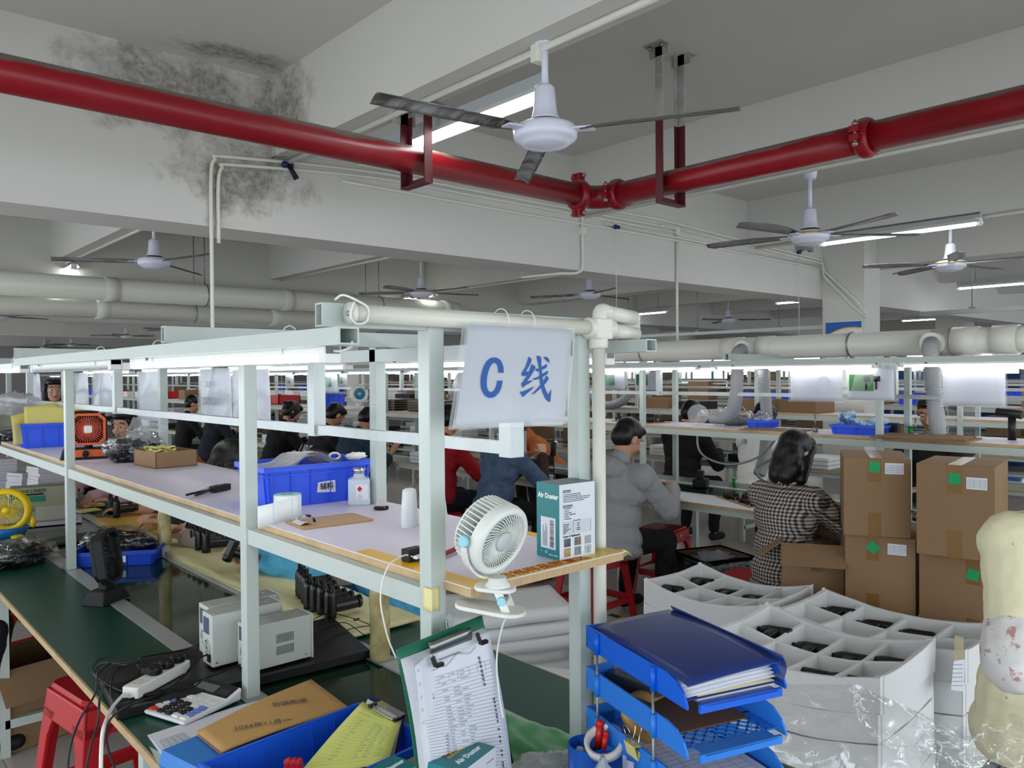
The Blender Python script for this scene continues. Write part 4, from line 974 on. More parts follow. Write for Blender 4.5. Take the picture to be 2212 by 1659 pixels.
def plate(c,L0,L1,W0,W1,z0,z1,dz=0):
    """rounded clamp jaw running from -L0 to +L1 along hd"""
    b=MB(); pts=[]
    for i in range(9): a=R(-90+180*i/8); pts.append((L1-W1+W1*math.cos(a),W1*math.sin(a)))
    for i in range(9): a=R(90+180*i/8); pts.append((-L0+W0*.6+W0*.6*math.cos(a),W0*math.sin(a)))
    b.M=Matrix.Translation(c)@Matrix(((hd.x,px_.x,0,0),(hd.y,px_.y,0,0),(0,0,1,0),(0,0,0,1)))@Matrix.Rotation(dz,4,'Y'); b.prism(pts,z0,z1,.0015); return b
plate(base+Vector((0,0,-.016)),.042,.034,.024,.026,-.004,.003,.05).build('upper_jaw',FW_,t)
plate(base+Vector((0,0,-.054)),.078,.052,.028,.036,-.004,.003,.10).build('lower_jaw',FW_,t)
for s_ in (-1,1):
    m=MB(); m.bar(base+px_*s_*.019+hd*.004+Vector((0,0,-.016)),base+px_*s_*.021+hd*.020+Vector((0,0,-.055)),.014,.004,up=px_); m.build('clamp_arm',FW_,t)
m=MB(); c=base+px_*-.022+hd*.010+Vector((0,0,-.033)); m.cyl(c,c-px_*.004,.0085,n=18); c=base+px_*.022+hd*.010+Vector((0,0,-.033)); m.cyl(c,c+px_*.004,.0085,n=18)
m=MB(); c=base+hd*.012-px_*.022+Vector((0,0,-.034)); m.cyl(c,c-px_*.005,.0088,.0075,18); m.build('clamp_button',CYB,t)
m=MB(); c=base+hd*.012+Vector((0,0,-.034)); m.tube([c+px_*(-.012+.024*i/40)+Vector((0,0,1))*.007*math.sin(i*.9)+hd*.007*math.cos(i*.9) for i in range(41)],.0008,5); m.build('spring',STEEL,t)
m=MB(); e=fc+base+hd*.03+Vector((0,0,-.062))
t=thing('fan_cable','white power cable hanging from the clip fan down to the worktop','cable')
pts=[e,at(1088,1345,d=1.44),at(1073,1420,d=1.46),at(1078,1500,d=1.46),at(1087,1550,d=1.45)]
MB().tube(spline(pts,8),.0018,8).build('cord',WHITEP,t)
# air duster retail box
TEAL=mat('teal print','#1c7f86',.35); TEALD=mat('dark teal lid','#1f4f55',.3); BOXW=mat('white carton print','#d9dee4',.4); DG=mat('dark print','#3b4a55',.6)
a_=at(1209,1212,z=SZ); bb=at(1288,1196,z=SZ); cc=at(1162,1193,z=SZ)
rz_=math.atan2(bb.y-a_.y,bb.x-a_.x); 
bw,bd,bh=.100,.072,.155
t=thing('product_box','tall teal and white retail carton reading Air Duster at the shelf end','box',(a_.x,a_.y,SZ),rz_)
m=MB(); m.box(0,bw,0,bd,0,bh); m.mat(BOXW) if False else None
m=MB(); m.mat(BOXW).add([(0,0,0),(bw,0,0),(bw,0,bh),(0,0,bh)],[(0,1,2,3)],False).add([(bw,bd,0),(0,bd,0),(0,bd,bh),(bw,bd,bh)],[(0,1,2,3)],False); m.mat(TEAL).add([(0,bd,0),(0,0,0),(0,0,bh),(0,bd,bh)],[(0,1,2,3)],False).add([(bw,0,0),(bw,bd,0),(bw,bd,bh),(bw,0,bh)],[(0,1,2,3)],False); m.mat(TEALD).add([(0,0,bh),(bw,0,bh),(bw,bd,bh),(0,bd,bh)],[(0,1,2,3)],False).add([(0,bd,0),(bw,bd,0),(bw,0,0),(0,0,0)],[(0,1,2,3)],False)
m.build('carton_body',None,t)
LW=mat('white lettering','#f2f6f6',.5)
text('Air Duster',.0145,LW,t,(-.0004,bd/2-.001,bh-.026),(R(90),0,R(-90)),offset=.0005)
MB().box(-.0006,-.0001,.012,.058,.020,.085).build('barcode_sticker',PAPER,t)
m=MB(); rnd=random.Random(5); z=.024
while z<.080:
    h_=rnd.choice((.0006,.0010,.0016)); m.box(-.0009,-.0006,.017,.029,z,z+h_); z+=h_+rnd.choice((.0006,.0010))
m.build('barcode',INK,t)
m=MB()
for i in range(7): m.box(-.0009,-.0006,.038+i*.0022,.0388+i*.0022,.025,.075-rnd.random()*.02)
m.build('small_print',GREYINK,t)
text('CE',.007,LW,t,(-.0004,.042,.012),(R(90),0,R(-90))); text('MADE IN CHINA',.0038,LW,t,(-.0004,.020,.008),(R(90),0,R(-90)))
m=MB(); m.tube([(-.0003,.058+.0025*math.cos(a),.012+.0025*math.sin(a)) for a in (R(90),R(210),R(330))],.0004,4,closed=True); m.build('recycling_mark',LW,t)
yq=-.0004
def pt(s_,x,z,size,m_=DG,al='LEFT',o=0,lin_=1): return text(s_,size,m_,t,(x,yq,z),(R(90),0,0),align=al,offset=o,line=lin_)
MB().box(.010,.031,-.0006,-.0001,bh-.0175,bh-.012).build('heading_tab',mat('slate tab','#3f6a78',.5),t); pt('Instructions',.0115,bh-.0148,.0038,LW)
pt('1. Turn off the switch and mount nozzle.\n2. Optionally select the appropriate nozzle.\n3. Long press switch for 2 seconds to switch the device on & off.\n4. Short press the switch to switch three gears of wind power.\n5. After use, please remove the nozzle and store it.',.010,bh-.0285,.0029,DG,lin_=1.25)
MB().box(.010,.036,-.0006,-.0001,bh-.0485,bh-.043).build('heading_tab',mat('slate tab','#3f6a78',.5),t); pt('Package contents',.0112,bh-.0458,.0036,LW)
pt('1 x Air Duster\n5 x Nozzle\n1 x User manual\n1 x USB-C charging cable\n2 x Brushes\n1 x Storage Bag',.012,bh-.061,.0032,DG,lin_=1.3)
m=MB(); 
for i in range(8): m.box(.010,.088,-.0006,-.0002,.052+i*.0035,.0523+i*.0035)
for x in (.010,.038,.0877): m.box(x,x+.0003,-.0006,-.0002,.052,.0765)
m.build('table_lines',DG,t); pt('Basic parameters',.049,.0785,.003,DG,'CENTER')
pt('Rated Voltage\nRated Power\nNoise Level\nBattery Parameter\nBattery Life\nSpeed',.0115,.0635,.0026,DG,lin_=1.345); pt('DC 12V\n50W\n11.1V\n2500mAh\n7800mAh\n',.052,.0635,.0026,DG,'CENTER',lin_=1.345)
pt('Scope of Application:',.010,.0475,.0056,INK,o=.0001)
PH=[mat('photo print %d'%i,c,.5,var=.6,vscale=60+i*9,col2=c2) for i,(c,c2) in enumerate((('#6a7480','#23282e'),('#8d8178','#3a3430'),('#b9bdbf','#7d8286'),('#7a6048','#c2a17c'),('#9aa2a6','#4c545a'),('#7e9096','#c3ced0')))]
for i in range(6):
    x=.012+(i%3)*.029; z=.026 if i<3 else .006
    MB().box(x,x+.018,-.0007,-.0001,z,z+.017).build('picture',PH[i],t)
# ------------------------------------------------------------------ things on the near worktops
TZ=.7505
BOARD=mat('black laminated board','#17171a',.35,var=.3,vscale=10,bump=.15,bscale=60)
t=thing('platform_board','long black board lying across the bench under the grey power supplies','board',(0,0,TZ+.002))
MB().prism([(.565,2.10),(1.255,2.045),(1.335,2.42),(.60,2.435)],0,.024,.001).build('board',BOARD,t)
BZ=TZ+.027
PSU=mat('light grey instrument paint','#c3c8c2',.45,bump=.05,bscale=300); LCD=mat('blue grey rating label','#48586e',.5,var=.3,vscale=300)
def psu(x0,y0,w,d,h,lab,front=True):
    t=thing('power_supply',lab,'power supply',(x0,y0,BZ),0,'grey bench power supplies')
    MB().box(0,w,0,d,.006,h).build('case',PSU,t,bevel=.0025)
    m=MB()
    for x in (.015,w-.015):
        for y in (.012,d-.012): m.cyl((x,y,0),(x,y,.007),.006,n=8)
    m.build('foot',BLACKM,t).__setitem__('kind','stuff')
    MB().box(w,w+.006,-.002,d+.002,.003,h+.002).build('front_bezel',PSU,t,bevel=.002)
    # rear panel: fan guard, rating plate, mains inlet
    y=d*.52
    MB().cyl((-.0004,y,h*.36),(.002,y,h*.36),.024,n=24).build('fan_opening',BLACKM,t)
    m=MB(); 
    for r in (.008,.015,.022): m.tube([(-.001,y+r*math.cos(a),h*.36+r*math.sin(a)) for a in [2*PI*i/24 for i in range(24)]],.0016,5,closed=True)
    for i in range(4): a=PI/4+PI/2*i; m.bar((-.001,y+.007*math.cos(a),h*.36+.007*math.sin(a)),(-.001,y+.025*math.cos(a),h*.36+.025*math.sin(a)),.003,.003)
    m.build('fan_guard',PSU,t)
    MB().box(-.001,0,d*.30,d*.85,h*.62,h*.92).build('rating_label',LCD,t)
    MB().box(-.004,0,.010,.030,h*.12,h*.27).build('mains_inlet',BLACKP,t,bevel=.001)
    # vent slots on the near side
    m=MB()
    for zc in (h*.62,h*.36):
        for i in range(12): x=w*.42+i*.0045; m.box(x,x+.0018,-.0004,.001,zc-.012,zc+.013)
    m.build('vent_slot',BLACKM,t).__setitem__('kind','stuff')
    m=MB()
    for x,z in ((.012,.018),(w-.02,.018)): m.cyl((x,-.002,z),(x,.001,z),.0032,n=10)
    for x,yy in ((.015,d*.3),(w-.03,d*.5)): m.cyl((x,yy,h-.001),(x,yy,h+.0015),.003,n=10)
    m.build('screw',CHROME,t).__setitem__('kind','stuff')
    return t
psu(.905,2.098,.185,.083,.130,'grey bench power supply nearest the white post, rows of vent slots showing')
psu(.842,2.205,.205,.072,.152,'grey bench power supply in the middle, its round rear fan and plug in view')
psu(.868,2.300,.215,.075,.150,'grey bench power supply at the back, mostly hidden by the other two')
CB_=mat('black cable','#0d0d0f',.45)
# power strip
t=thing('power_strip','white power strip with three black plugs on the black board','power strip',(.697,2.210,BZ),R(33))
MB().rbox(-.105,.105,-.024,.024,0,.030,.006).build('body',WHITEP,t,bevel=.002)
for i,x in enumerate((-.012,.035,.080)):
    m=MB(); m.at((x,0,.030),(0,0,.15*i)); m.prism([(.019*math.cos(a)*(1 if math.sin(a)<.6 else .9),.021*math.sin(a)) for a in [2*PI*k/18 for k in range(18)]],0,.020,.004); m.box(-.012,.012,.005,.034,.002,.016); m.build('plug',BLACKP,t,bevel=.001)
m=MB(); m.at((-.07,0,.0301)); m.rbox(-.018,.018,-.016,.016,0,.001,.005,2); 
for a,b in ((-.006,.004),(.006,.004),(0,-.007)): m.box(a-.001,a+.001,b-.003,b+.003,.001,.0014)
m.build('socket',mat('socket white','#d3d3cd',.4),t)
m=MB(); 
for i in range(5): m.cyl((-.105-.004*i,0,.013),(-.107-.004*i,0,.013),.0055-.0006*i,n=10)
m.build('cord_grip',WHITEP,t)
t=thing('mains_cable','thick white mains lead dropping from the power strip over the table edge','cable')
s0=at(270,1497,z=BZ+.012)
MB().tube(spline([s0,at(245,1525,z=BZ+.02),at(228,1560,d=1.72),at(220,1600,d=1.68),at(218,1700,d=1.64),at(222,1850,d=1.62)],8),.0042,10).build('cord',WHITEP,t)
def pxc(name,lab,pts,r=.0026,m=CB_,zz=None,group=None):
    t=thing(name,lab,'cable',group=group); P=[]
    for p in pts:
        P.append(at(p[0],p[1],z=BZ+p[2]) if p[3]=='z' else at(p[0],p[1],d=p[2]))
    MB().tube(spline(P,7),r,8).build('cord',m,t); return t
G_='black cables round the power strip'
pxc('mains_cable','black lead from the middle power supply plug curling to the power strip',[(455,1412,.035,'z'),(425,1425,.03,'z'),(395,1462,.006,'z'),(350,1495,.004,'z'),(290,1500,.004,'z'),(235,1480,.004,'z'),(205,1455,.012,'z'),(225,1432,.035,'z'),(285,1438,.05,'z')],group=G_)
pxc('mains_cable','black lead running along the front of the black board to the nearest power supply',[(520,1435,.02,'z'),(470,1455,.01,'z'),(400,1480,.004,'z'),(330,1495,.004,'z'),(260,1515,.006,'z'),(240,1500,.02,'z'),(250,1450,.05,'z'),(300,1430,.052,'z')],group=G_)
pxc('mains_cable','black lead arching behind the power strip to the farthest plug',[(430,1393,.02,'z'),(390,1405,.006,'z'),(330,1415,.03,'z'),(300,1422,.05,'z'),(320,1425,.05,'z')],group=G_)
pxc('mains_cable','black cable loop hanging over the table edge, outermost left',[(285,1433,.05,'z'),(240,1430,.05,'z'),(212,1460,.03,'z'),(205,1500,1.86,'d'),(170,1560,1.80,'d'),(148,1640,1.76,'d'),(150,1760,1.74,'d')],group=G_)
pxc('mains_cable','black cable hanging over the table edge just left of the white lead',[(310,1428,.05,'z'),(250,1445,.03,'z'),(218,1500,1.80,'d'),(212,1560,1.74,'d'),(190,1640,1.70,'d'),(180,1760,1.70,'d')],group=G_)
pxc('mains_cable','black cable hanging over the table edge right of the white lead',[(345,1500,.004,'z'),(270,1530,.004,'z'),(235,1560,1.70,'d'),(232,1610,1.68,'d'),(255,1680,1.66,'d')],group=G_)
pxc('mains_cable','coil of spare black cable lying left of the power strip',[(215,1470,.006,'z'),(200,1450,.01,'z'),(215,1425,.02,'z'),(260,1420,.02,'z'),(300,1440,.006,'z'),(280,1470,.006,'z'),(230,1475,.006,'z'),(210,1455,.014,'z'),(240,1432,.02,'z')],.0022,group=G_)
G_='thin black leads at the taped post'
pxc('signal_cable','thin black lead from the power supply front to the taped post, upper one',[(672,1340,.05,'z'),(710,1325,.006,'z'),(760,1335,.004,'z'),(808,1353,.004,'z')],.0016,group=G_)
pxc('signal_cable','thin black lead crossing the black board, middle one',[(672,1368,.03,'z'),(700,1355,.004,'z'),(745,1345,.004,'z'),(785,1370,.004,'z'),(810,1375,.004,'z')],.0016,group=G_)
pxc('signal_cable','thin black lead crossing the black board, lowest one',[(672,1392,.02,'z'),(715,1375,.004,'z'),(760,1358,.004,'z'),(800,1352,.004,'z'),(812,1360,.004,'z')],.0016,group=G_)
t=pxc('signal_cable','short black lead with a USB plug lying on the yellowed foam','x' and [(775,1337,-.01,'z'),(790,1330,-.012,'z'),(808,1326,-.012,'z')],.0016,group=G_)
a=at(775,1337,z=BZ-.008); MB().bar(a,a+(at(768,1340,z=BZ-.008)-a)*1.4,.009,.005).build('usb_plug',BLACKP,t)
# calculator
t=thing('calculator','white desk calculator with black, white and blue keys beside the power strip','calculator',(.733,2.048,TZ),R(19))
CW=mat('calculator white','#e9eaec',.35); KB=mat('blue key','#6f86d8',.4); KR=mat('red key','#d8321f',.4); KK=mat('black key','#17181b',.4)
m=MB(); m.add([(-.088,-.074,.004),(.088,-.074,.004),(.088,.074,.004),(-.088,.074,.004),(-.09,-.076,.014),(.04,-.076,.020),(.09,-.076,.036),(.09,.076,.036),(.04,.076,.020),(-.09,.076,.014)],[(3,2,1,0),(4,5,8,9),(5,6,7,8),(0,1,6,5,4),(2,3,9,8,7),(3,0,4,9),(1,2,7,6)],False); m.build('case',CW,t,bevel=.004)
tilt=math.atan2(.016,.05); M0=Matrix.Translation((.042,0,.0212))@Matrix.Rotation(-tilt,4,'Y')
m=MB(); m.M=M0; m.rbox(.002,.048,-.068,.068,0,.0008,.004); m.build('screen_bezel',BLACKP,t)
m=MB(); m.M=M0; m.box(.010,.036,-.012,.058,.0008,.0012); m.build('lcd_screen',mat('lcd','#5f6468',.25),t)
m=MB(); m.M=M0; m.box(.010,.030,-.058,-.022,.0008,.0012); m.build('solar_cell',mat('solar cell','#2a2326',.2),t)
tk=math.atan2(.006,.13); ks={'w':CW,'k':KK,'b':KB,'r':KR}
rows=[ 'rkkww','wkkkw','wkkkb','bkkwb','wwwwb','w w  ' ]
lay=[('rkkww',-.073),('wkkkb',-.055),('wkkkb',-.037),('bkkwb',-.019),('w www',0),('wwwww',.016)]
for r_,(row,x) in enumerate(lay):
    for c_,ch in enumerate(row):
        if ch==' ': continue
        y=.058-c_*.029; m=MB(); m.M=Matrix.Rotation(-tk,4,'Y'); zz=.0172
        m.rbox(x-.0065,x+.0065,y-.0105,y+.0105,zz,zz+(.006 if ch!='w' or r_<4 else .004),.002,2); m.build('key',ks[ch],t)
# papers
t=thing('paper_stack','sheaf of white printed papers under the calculator and envelope','paper')
m=MB()
for i in range(7):
    o=.004*i; m.add([at(318+i*2,1588+i*2,z=TZ+.001+.0012*i),at(352+i*2,1636+i,z=TZ+.001+.0012*i),at(420,1659,z=TZ+.001+.0012*i),at(640,1560,z=TZ+.001+.0012*i),at(575-i,1505+i,z=TZ+.001+.0012*i)],[(0,1,2,3,4)],False)
m.build('sheets',PAPER,t).modifiers.new('s','SOLIDIFY').thickness=.0008
m=MB(); q=[at(*p,z=TZ+.0095) for p in ((345,1600),(395,1583),(415,1600),(362,1622))]
for i in range(6): m.tube([q[0].lerp(q[3],i/5),q[1].lerp(q[2],i/5)],.0004,4)
for i in range(5): m.tube([q[0].lerp(q[1],i/4),q[3].lerp(q[2],i/4)],.0004,4)
m.build('printed_table',GREYINK,t)
t=thing('plastic_sleeve','pale translucent plastic sleeve sticking out under the papers at the table edge','folder')
m=MB(); m.add([at(*p,z=TZ+.0004) for p in ((322,1612),(345,1659),(430,1690),(420,1650),(350,1628))],[(0,1,2,3,4)],False); m.build('film_sheet',mat('pale sleeve','#cfdcd8',.2,alpha=.8),t)
# thick blue folder of papers
t=thing('lever_folder','thick blue folder full of paper behind the blue tray','folder',(.675,1.69,TZ),R(12))
BF=mat('folder blue','#2c7ed0',.4)
m=MB(); m.box(-.10,.12,-.085,.085,.002,.006); m.box(-.10,.12,-.085,.085,.050,.053); m.add([(-.10,-.085,.002),(-.10,.085,.002),(-.108,.085,.026),(-.10,.085,.053),(-.10,-.085,.053),(-.108,-.085,.026)],[(0,1,2,5),(5,2,3,4)],False); m.build('cover',BF,t)
m=MB(); 
for i in range(14): m.box(-.092+.0006*(i%3),.115,-.083+.0008*(i%4),.083,.0065+i*.0031,.0088+i*.0031)
m.build('pages',PAPER,t).__setitem__('kind','stuff')
# manila envelope
t=thing('envelope','manila envelope with pencilled characters lying on the blue folder','envelope',(0,0,0))
ENV=mat('manila paper','#c99f60',.65,var=.08,vscale=14)
e=[at(425,1583,z=.812),at(672,1470,z=.812),at(757,1530,z=.818),at(480,1622,z=.818)]
def ev(u,v,o=0):
    p=e[0].lerp(e[1],u).lerp(e[3].lerp(e[2],u),v); return p+Vector((0,0,.006*math.sin(u*PI)+o-.004*v))
MB().grid(ev,16,8,.0035).build('envelope_body',ENV,t)
pc=mat('pencil','#6a5f52',.8)
d=(e[1]-e[0]); rz_=math.atan2(d.y,d.x)
text('包装数据',.026,pc,t,ev(.66,.42,.0062),(0,0,rz_-R(38)),sx=.8); text('2024年11月一',.026,pc,t,ev(.36,.72,.0062),(0,0,rz_-R(38)),sx=.8)
t=thing('paper_sheet','pink and white sheets peeping out under the left end of the envelope','paper')
m=MB(); m.add([at(*p,z=.806) for p in ((422,1587),(480,1570),(520,1610),(475,1630))],[(0,1,2,3)],False); m.build('sheet',mat('pink paper','#e0b3bd',.8),t)
# blue translucent tray
BLT=mat('bright blue tray','#1f62e0',.35)
t=crate('desk_tray','bright blue rectangular tray at the bottom of the picture holding forms and small boxes',.375,.255,.078,(.782,1.468,TZ),R(5.5),BLT,cat='tray',ribs=6)
# forms on top
t=thing('clipboard','dark blue clipboard with white sheets leaning in the bright blue tray','clipboard')
NB_=mat('navy board','#1b2f66',.4)
q=[at(802,1503,z=.842),at(876,1546,z=.840),at(860,1640,z=.80),at(700,1690,z=.785)]
m=MB(); m.sheet(q,.003); m.build('board',NB_,t)
m=MB(); m.sheet([Vector(p)+Vector((0,0,.002)) for p in (at(795,1512,z=.843),at(868,1556,z=.841),at(850,1640,z=.803),at(715,1680,z=.79))],.001); m.build('sheets',PAPER,t)
a=at(812,1520,z=.850);b=at(865,1550,z=.848); m=MB(); m.tube(spline([a,a.lerp(b,.1)+Vector((-.02,-.012,.002)),a.lerp(b,.9)+Vector((-.02,-.012,.002)),b],5),.0014,6); m.bar(a+Vector((.012,.01,-.004)),b+Vector((.012,.01,-.004)),.02,.004); m.build('clip',CHROME,t)
for f in (.0,1.0): c=a.lerp(b,f); MB().bar(c,c+Vector((-.022,-.008,.003)),.008,.006).build('rubber_tip',BLACKP,t)
t=thing('paper_form','yellow carbon form with a printed green table, lying over the navy clipboard','paper')
fy=[at(783,1516,z=.848),at(866,1562,z=.846),at(838,1650,z=.815),at(640,1680,z=.795)]
YF=mat('yellow form paper','#e2e77e',.7)
def fyp(u,v,o=0): 
    p=fy[0].lerp(fy[1],u).lerp(fy[3].lerp(fy[2],u),v); return p+Vector((0,0,.004*math.sin(v*3)+o))
MB().grid(fyp,6,10,.0008).build('sheet',YF,t)
gl=mat('green print','#6aa58a',.7); m=MB()
for i in range(15): v=.22+.048*i; m.tube([fyp(.08,v,.0007),fyp(.92,v,.0007)],.00028,4)
for u in (.08,.2,.42,.5,.62,.75,.92): m.tube([fyp(u,.22,.0007),fyp(u,.9,.0007)],.00028,4)
m.build('printed_table',gl,t)
m=MB(); rnd=random.Random(2)
for i in range(13):
    for u0 in (.22,.52,.64,.78):
        v=.245+.048*i; m.tube([fyp(u0,v,.0009),fyp(u0+rnd.uniform(.04,.10),v,.0009)],.0008,4)
m.tube([fyp(.35,.09,.0009),fyp(.62,.09,.0009)],.0014,4); m.tube([fyp(.12,.15,.0009),fyp(.4,.15,.0009)],.0008,4); m.build('printed_text',mat('grey green print','#8fae86',.7),t)
# retail boxes lying down
def flatbox(c,w,d,h,rz,lab,texts,grp='small teal cartons in the bright tray'):
    t=thing('product_box',lab,'box',c,rz,grp); a=(-w/2,w/2,-d/2,d/2)
    m=MB(); m.mat(TEAL).add([(-w/2,-d/2,h),(w/2,-d/2,h),(w/2,d/2,h),(-w/2,d/2,h)],[(0,1,2,3)],False).add([(-w/2,d/2,0),(-w/2,-d/2,0),(-w/2,-d/2,h),(-w/2,d/2,h)],[(0,1,2,3)],False).add([(w/2,-d/2,0),(w/2,d/2,0),(w/2,d/2,h),(w/2,-d/2,h)],[(0,1,2,3)],False).add([(-w/2,-d/2,0),(-w/2,d/2,0),(w/2,d/2,0),(w/2,-d/2,0)],[(0,1,2,3)],False)
    m.mat(BOXW).add([(-w/2,-d/2,0),(w/2,-d/2,0),(w/2,-d/2,h),(-w/2,-d/2,h)],[(0,1,2,3)],False).add([(w/2,d/2,0),(-w/2,d/2,0),(-w/2,d/2,h),(w/2,d/2,h)],[(0,1,2,3)],False); m.build('carton_body',None,t)
    return t
t=flatbox((.862,1.105,TZ+.097),.108,.078,.078,R(17),'teal and white carton lettered Air Duster with a strip of brown tape, lower middle','')
text('Air Duster',.0160,LW,t,(.003,-.014,.0783),(0,0,0),offset=.0006); MB().box(-.026,.024,.006,.026,.0782,.0786).build('tape_strip',mat('masking tape','#c2a15c',.6),t); text('7H 8o c.b',.014,INK,t,(-.001,.016,.0788),(0,0,0),name='handwriting')
text('Air Duster',.0155,LW,t,(-.0543,.0,.055),(R(90),0,R(-90)),offset=.0005); text('www.air-duster',.004,GREYINK,t,(.035,-.0392,.06),(R(90),0,0))
t=flatbox((.775,1.215,TZ+.097),.108,.062,.035,R(13),'teal carton with a torn white sticker, next to the red handles','')
text('Duster',.0160,LW,t,(.026,.002,.0353),(0,0,0),offset=.0006)
m=MB(); m.add([(-.045,-.018,.0356),(-.006,-.024,.0356),(.006,-.010,.0356),(-.002,.012,.0356),(-.040,.018,.0356)],[(0,1,2,3,4)],False); m.build('torn_sticker',PAPER,t); text('C/8 S/N',.010,INK,t,(-.022,-.002,.0360),(0,0,.1),name='handwriting')
carton('shallow_carton','low brown carton under the small teal cartons at the bottom edge',.26,.25,.09,(.80,1.155,TZ+.002),R(10))
t=thing('pliers','pair of pliers with fat red handles standing in the bright blue tray','pliers')
for i,px in enumerate((622,634,645)): 
    a=at(px,1650,z=.825); MB().tube(spline([a+Vector((0,0,.006)),a+Vector((0,0,0)),a+Vector((.004,.0,-.06))],5),.0085,12).build('handle',mat('red rubber grip','#c0202a',.4),t)
# the big clipboard hung on the corner post
t=thing('clipboard','green clipboard thick with tabulated sheets, hung from a hook on the corner post','clipboard')
c0,c1,c2,c3=at(862,1413,y=1.125),at(1042,1342,y=1.130),at(1100,1690,y=1.15),at(908,1700,y=1.145)
GB=mat('green hardboard','#1d6a50',.4)
def cb(u,v,o=0,bow=1):
    p=c0.lerp(c1,u).lerp(c3.lerp(c2,u),v); return p+Vector((0,-.010*bow*math.sin(PI*v)-o,0))
m=MB(); m.grid(lambda u,v:cb(-.015+1.03*u,-.03+1.04*v,-.004,.6),8,8,.003); m.build('board',GB,t)
for k in range(7):
    m=MB(); m.grid(lambda u,v:cb(.0+.002*k+.98*u,.035+.002*k+.955*v,.001+.0022*k+(.004*k*max(0,.25-u)*max(0,.5-v)*8),1),10,10,.0007); m.build('sheet',PAPER,t)
def cbo(u,v): return cb(u,v,.0165)
m=MB()
for i in range(34): m.tube([cbo(.08,.20+i*.0225),cbo(.93,.20+i*.0225)],.00022,4)
for u in (.08,.30,.42,.52,.66,.76,.86,.93): m.tube([cbo(u,.20),cbo(u,.945)],.00022,4)
m.build('printed_table',GREYINK,t)
m=MB(); rnd=random.Random(4)
for i in range(33):
    for u0 in (.32,.44,.54):
        if rnd.random()<.8: v=.211+i*.0225; m.tube([cb(u0,v,.0168),cb(u0+rnd.uniform(.04,.09),v,.0168)],.0006,4)
m.tube([cb(.35,.10,.0168),cb(.60,.10,.0168)],.0014,4); m.tube([cb(.1,.15,.0168),cb(.3,.15,.0168)],.0008,4); m.build('printed_text',mat('faint print','#a4a9b4',.8),t)
m=MB()
def squig(u,v,s_=.012):
    p=[cb(u+s_*math.cos(k*1.3)*(1 if k%2 else .4),v+s_*.7*math.sin(k*1.9),.0170) for k in range(7)]; m.tube(p,.00045,4)
for v in (.17,.195,.22,.25,.275,.30,.33): squig(.80,v,.016)
for v in (.43,.45,.475,.50,.525,.545,.57,.62,.67,.70,.76,.79,.84,.86,.88,.90,.92): squig(.88,v,.012)
for v in (.30,.325): squig(.20,v,.014)
for i in range(14): v=.60+i*.021; m.tube([cb(.26,v,.0170),cb(.27,v+.008,.0170),cb(.30,v-.012,.0170)],.0004,4)
m.build('handwriting',mat('pen ink','#2a2c38',.7),t)
m=MB(); m.grid(lambda u,v:cb(.27+.5*u,-.02+.075*v,.021-.012*abs(v-.4)),8,4,.0012); m.build('clip_plate',mat('worn steel clip','#8b8f88',.3,.9),t)
m=MB(); m.tube(spline([cb(.27,.045,.024),cb(.25,.085,.030),cb(.35,.125,.032),cb(.52,.085,.030),cb(.66,.10,.032),cb(.80,.045,.030),cb(.78,.02,.024)],6),.0013,7); m.build('clip_wire',CHROME,t)
for u,v in ((.25,.07),(.80,.035)):
    m=MB(); m.bar(cb(u,v-.02,.028),cb(u,v+.035,.032),.008,.006); m.bar(cb(u,v+.035,.032),cb(u+.08,v+.035,.032),.008,.006); m.build('rubber_tip',BLACKP,t)
t=thing('wall_hook','clear adhesive hook with a steel pin on the corner post','hook',(.887,1.18,1.135))
m=MB(); m.grid(lambda u,v:(.020*(.9+.1*math.cos(6*2*PI*u))*v*math.cos(2*PI*u),-.001-.0008*(1-v),.020*(.9+.1*math.cos(6*2*PI*u))*v*math.sin(2*PI*u)),36,3,0,True); m.build('pad',film('clear pad',a=.3),t)
m=MB(); m.tube(spline([(0,-.003,.008),(0,-.006,-.01),(0,-.010,-.024),(0,-.018,-.024),(0,-.020,-.012)],5),.0018,8); m.build('pin',CHROME,t)
# green cloth, crumpled clear bag at the lower middle
t=thing('green_cloth','bright green velvety cloth bunched on the worktop beside the hanging clipboard','cloth')
def gc(u,v): 
    p=at(1090+150*u+20*v,1545+45*u+120*v,z=TZ+.004); return p+Vector((0,0,.008+.010*noise.noise(Vector((u*5,v*5,3)))-.012*(abs(v-.5)>.49)))
MB().grid(gc,26,20,.002).build('fabric',mat('green velvet','#1f8a3e',.9,sheen=.6,bump=.4,bscale=30),t)
t=thing('plastic_bag','crumpled frosted plastic bag in front of the green cloth','bag')
m=MB(); p=at(1165,1668,z=TZ+.03); blob(m,p,(.085,.05,.028),.45,3,5); m.build('bag_film',BAGM,t)
# the black folding fan, seen from behind
t=thing('desk_fan','black folding desk fan standing on the green worktop edge, seen from its side','desk fan',(.845,3.26,TZ),R(35))
m=MB(); m.add([(-.075,-.05,0),(.075,-.05,0),(.075,.05,0),(-.075,.05,0),(-.05,-.036,.050),(.05,-.036,.050),(.05,.036,.050),(-.05,.036,.050)],[(0,3,2,1),(4,5,6,7),(0,1,5,4),(1,2,6,5),(2,3,7,6),(3,0,4,7)],False); m.build('base',BLACKM,t,bevel=.005)
MB().box(-.022,.022,-.018,.018,.045,.085).build('neck',BLACKM,t,bevel=.005)
M1=Matrix.Translation((0,0,.17))@Matrix.Rotation(R(18),4,'Z')@Matrix.Rotation(R(-7),4,'X')
m=MB(); m.M=M1; frame_ring(m,octo(.080,.100,.030),octo(.066,.086,.026),-.028,.004); m.build('casing',BLACKM,t,bevel=.004)
